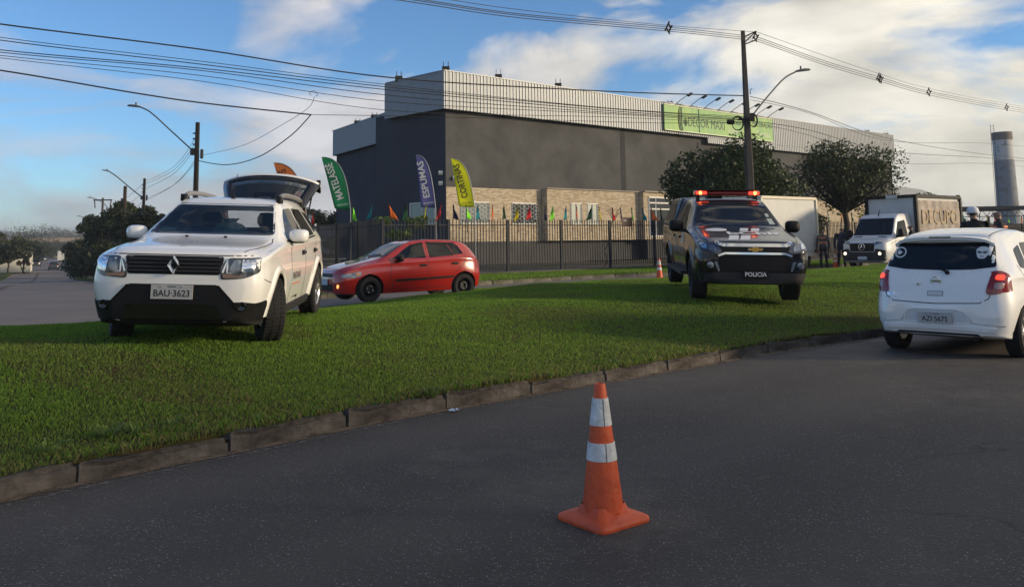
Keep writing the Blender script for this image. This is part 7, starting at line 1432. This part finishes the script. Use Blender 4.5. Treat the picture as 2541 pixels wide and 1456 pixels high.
# road bridge, far hills, far wood
p = at(150, 600, 430, SVZ); br = thing('road_bridge', 'concrete road bridge crossing far down the side street', 'bridge', (p.x, p.y, 0), R(12)); mb = MB(); mb.box((0, 0, 4.3), (60, 8, 1.6)); mb.build('deck', M('bridge_dark', (.06, .055, .055), .9), br); mb = MB(); mb.box((0, -4, 6.3), (60, .3, 2.2)); mb.build('parapet', M('bridge_parapet', (.36, .27, .19), .9), br)
for x in (-20, -6, 8, 22): mb = MB(); mb.box((x, 0, 1.2), (1.2, 6, 5)); mb.build('pier', MATS['bridge_dark'], br)
p = D(185, 600, 200); bbz = SVZ(p.x, p.y); bb = thing('yellow_signboard', 'small yellow signboard on a post at the right of the side street', 'sign', (p.x, p.y, bbz)); b = MB(); b.box((0, 0, 1.9), (1.5, .1, 1.3)); b.build('board', M('sign_yellow', (.65, .38, .02), .6), bb); b = MB(); b.bar((0, .1, 0), (0, .1, 1.5), .12); b.build('post', m_dgrey, bb)
def hills(name, depth, y0, amp, x0, x1, mat, seed, base=-3):
    rg = np.random.default_rng(seed); n = 90; mb = MB(); vs = []
    for i in range(n + 1):
        x = x0 + (x1 - x0) * i / n; hh = y0 + amp * (.5 * math.sin(i * .21 + seed) + .3 * math.sin(i * .53 + seed * 2) + .25 * rg.random()); p, q = D(x, 620, depth), D(x, hh, depth); vs += [(p.x, p.y, base), (q.x, q.y, max(q.z, base + 1)), (q.x * 1.25, q.y * 1.25, base)]
    mb.add(vs, [f for i in range(n) for f in ((3 * i, 3 * i + 3, 3 * i + 4, 3 * i + 1), (3 * i + 1, 3 * i + 4, 3 * i + 5, 3 * i + 2))]); return tag(mb.build(name, mat, None, 40), kind='structure')
hills('hill', 1500, 588, 14, -900, 760, M('hill_blue', (.035, .05, .045), .95, var=.4, vscale=.02), 5); hills('hill', 1750, 572, 10, -900, 820, M('hill_far', (.04, .055, .055), .95), 9); hills('hill', 1400, 566, 8, 2200, 3300, MATS['hill_blue'], 3)
def wood(name, label, x0, x1, depth, n, hmin, hmax, seed, mat, zf):
    rg = np.random.default_rng(seed); ce, ra = [], []
    for k in range(n): p = D(rg.uniform(x0, x1), 620, depth * rg.uniform(.92, 1.15)); h = rg.uniform(hmin, hmax); z = zf(p.x, p.y); ce.append((p.x, p.y, z + h * .55)); ra.append((h * .6, h * .6, h * .5))
    o = leaves(name, ce, ra, n * 330, depth * .0010, mat, None, seed, .4); tag(o, label, 'trees', kind='stuff')
wood('far_wood', 'distant blue-grey wood on the hill beyond the bridge', 60, 330, 620, 60, 12, 20, 71, m_leaf3, lambda x, y: -1)
wood('bridge_wood', 'dark mass of trees below and beside the far bridge', 90, 230, 330, 34, 5, 8, 72, m_leaf3, SVZ)
wood('left_wood', 'dark mass of trees behind the white wall at the left edge', -160, 90, 240, 40, 6, 10, 73, m_leaf3, SVZ)
wood('right_wood', 'low distant greenery behind the fence at the right edge', 2350, 2700, 170, 26, 3, 5, 74, m_leaf3, lambda x, y: .2)
for i, (x, dp, h, nm) in enumerate(((132, 700, 11, 'left'), (168, 720, 12, 'middle'), (118, 680, 8, 'lowest'))): p = D(x, 600, dp); house('distant_block', 'pale distant apartment block in the far wood, %s of three' % nm, (p.x, p.y, 4), R(10), 14, 8, h, .5, M('far_block', (.42, .42, .44), .9), m_hg, [(dx, dz, 2, 1.6) for dx in (-4, 0, 4) for dz in (h * .35, h * .7)], 'distant apartment blocks')
# ================================================================== traffic far down the side street
def small_car(label, x, y, dp, rz, paint, lit):
    p = D(x, y, dp); p.z = road_z(p.x, p.y); t = thing('distant_car', label, 'car', p, rz, 'cars far down the side street'); sp = wht.sp; mb = MB(); vs, fs = loft(sp, 30, 2); mb.add(vs, fs); mb.build('body', paint, t, 40)
    for nm, pl in (('windscreen', [(.95, -.60, 1.03), (.95, .60, 1.03), (.32, .52, 1.41), (.32, -.52, 1.41)]), ('rear_window', [(-1.66, -.56, 1.10), (-1.66, .56, 1.10), (-1.45, .50, 1.40), (-1.45, -.50, 1.40)])): m = MB(); q = [Vector(v) + Vector((.02 if nm == 'windscreen' else -.03, 0, .03)) for v in pl]; m.add(q + [v - Vector((0, 0, .02)) for v in q], [(0, 1, 2, 3), (4, 5, 6, 7), (0, 1, 5, 4), (1, 2, 6, 5), (2, 3, 7, 6), (3, 0, 4, 7)]); m.build(nm, m_tint, t)
    for sg in (1, -1):
        m = MB(); m.add([(.6, sg * .80, 1.0), (.12, sg * .64, 1.38), (-.9, sg * .64, 1.38), (-1.1, sg * .80, 1.05), (.6, sg * .74, 1.0), (-1.1, sg * .74, 1.05)], [(0, 1, 2, 3), (0, 3, 5, 4)]); m.build('side_window', m_tint, t)
        for ax in sp['axles']: w_ = MB(); w_.lathe([(.18, -.09), (.295, -.09), (.295, .09), (.18, .09)], 18, 'y', c=(ax, sg * .74, .295)); w_.build('wheel', m_tyre, t, 30)
        l = MB(); l.box((1.80, sg * .52, .68), (.14, .26, .16)); l.build('headlight', m_lamp_on if lit else m_lens, t); l = MB(); l.box((-1.75, sg * .62, .9), (.10, .2, .24)); l.build('tail_light', m_redl, t)
    return t
sa = math.atan2(SD.y, SD.x)
small_car('dark hatchback driving away down the side street, nearest of the distant cars', 133, 669, 148, sa, M('dark_car', (.02, .022, .03), .3, coat=.8), False)
small_car('oncoming dark car with its headlights on, on the side street', 90, 656, 184, sa + PI, M('dark_car2', (.03, .032, .04), .3, coat=.8), True)
small_car('dark car parked across the street behind the oncoming car', 105, 640, 270, sa + PI + .5, M('dark_car3', (.012, .012, .014), .3, coat=.8), False)
small_car('farthest dark car on the side street', 124, 636, 345, sa + PI, M('dark_car2', (.03, .03, .04)), False)
small_car('pale parked car at the right of the side street under the bushes', 192, 640, 190, sa, M('pale_car', (.5, .5, .5), .3, coat=.6), False)
p = D(154, 655, 214); p.z = road_z(p.x, p.y); bt = thing('delivery_truck', 'pale grey box truck driving away down the side street', 'truck', p, sa); b = MB(); b.box((0, 0, 2.0), (4.4, 2.2, 2.3)); b.build('cargo_box', m_boxwh, bt); b = MB(); b.box((-2.21, 0, 2.0), (.03, .04, 2.2)); b.build('door_seam', m_dgrey, bt); b = MB(); b.box((.6, 0, .62), (5.6, 1.6, .3)); b.build('chassis', m_black, bt); b = MB(); b.box((3.1, 0, 1.5), (1.6, 2.0, 1.8)); b.build('cab', m_vanwh, bt)
for x in (-1.4, 2.8):
    for y in (-.9, .9): w_ = MB(); w_.lathe([(.2, -.14), (.42, -.14), (.42, .14), (.2, .14)], 16, 'y', c=(x, y, .42)); w_.build('wheel', m_tyre, bt, 30)

# house added out of view at the right, to shade the near carriageway
house('added_shade_house', 'low plain house added beyond the right edge to shade the road', (27, -9, 0), R(95), 24, 9, 5.2, 2.0, m_hw, m_tile, [(-8, 2, 1.6, 1.3), (-3, 2, 1.6, 1.3), (3, 2, 1.6, 1.3), (8, 2, 1.6, 1.3)])

# thin morning haze over everything
hz = MB(); hz.box((0, 980, 24), (3600, 2080, 56)); hzm = bpy.data.materials.new('haze_air'); hzm.use_nodes = True; t = hzm.node_tree; t.nodes.clear(); o_ = nd(t, 'ShaderNodeOutputMaterial'); v_ = nd(t, 'ShaderNodeVolumePrincipled'); v_.inputs['Color'].default_value = (.74, .80, .92, 1); v_.inputs['Density'].default_value = .00042; v_.inputs['Anisotropy'].default_value = 0.0; t.links.new(v_.outputs[0], o_.inputs['Volume'])
tag(hz.build('haze', hzm), 'thin blue morning haze over the whole place', 'haze', kind='stuff')

# weeds in the kerb joints, a wrapper in the gutter
def weed(label, x, y, n, h, seed):
    p = G(x, y, .12); rg = random.Random(seed); mb = MB()
    for k in range(n):
        a = rg.uniform(0, 2 * PI); l = rg.uniform(.5, 1.1) * h; w = .006; d = Vector((math.cos(a), math.sin(a), 0)); sd = Vector((-d.y, d.x, 0)); b = d * rg.uniform(0, .03); m = b + d * l * .45 + Vector((0, 0, l * .7)); e = b + d * l * 1.0 + Vector((0, 0, l * rg.uniform(.35, .8))); mb.add([b - sd * w, b + sd * w, m + sd * w * .8, e, m - sd * w * .8], [(0, 1, 2, 4), (4, 2, 3)])
    o = mb.build('weed_tuft', m_leaf2); o.location = p; tag(o, label, 'weed', 'weed tufts along the kerb')
for k, (x, y, n, h, wh) in enumerate(((120, 1128, 22, .12, 'nearest the left edge'), (268, 1092, 30, .15, 'second from the left edge'), (338, 1084, 30, .14, 'third from the left edge'), (430, 1066, 20, .12, 'fourth from the left edge'), (640, 1052, 16, .10, 'below the white off-road car'), (1072, 986, 26, .13, 'where a kerb stone is broken'), (1520, 905, 18, .11, 'behind the foreground cone'))): weed('tuft of weeds on the kerb, %s' % wh, x, y, n, h, 300 + k)
p = G(1128, 1013, .02); rg = random.Random(9); mb = MB(); n = 7; vs = [(.10 * (i / n - .5), .05 * (j / 4 - .5), .012 + rg.uniform(0, .022)) for i in range(n + 1) for j in range(5)]; mb.add(vs, [(i * 5 + j, i * 5 + j + 1, i * 5 + j + 6, i * 5 + j + 5) for i in range(n) for j in range(4)]); w = tag(mb.build('wrapper', M('wrapper_foil', (.35, .45, .62), .35, .3)), 'small crumpled pale blue wrapper lying in the gutter', 'litter'); w.location = (p.x, p.y - .06, 0); w.rotation_euler = (0, 0, .7)
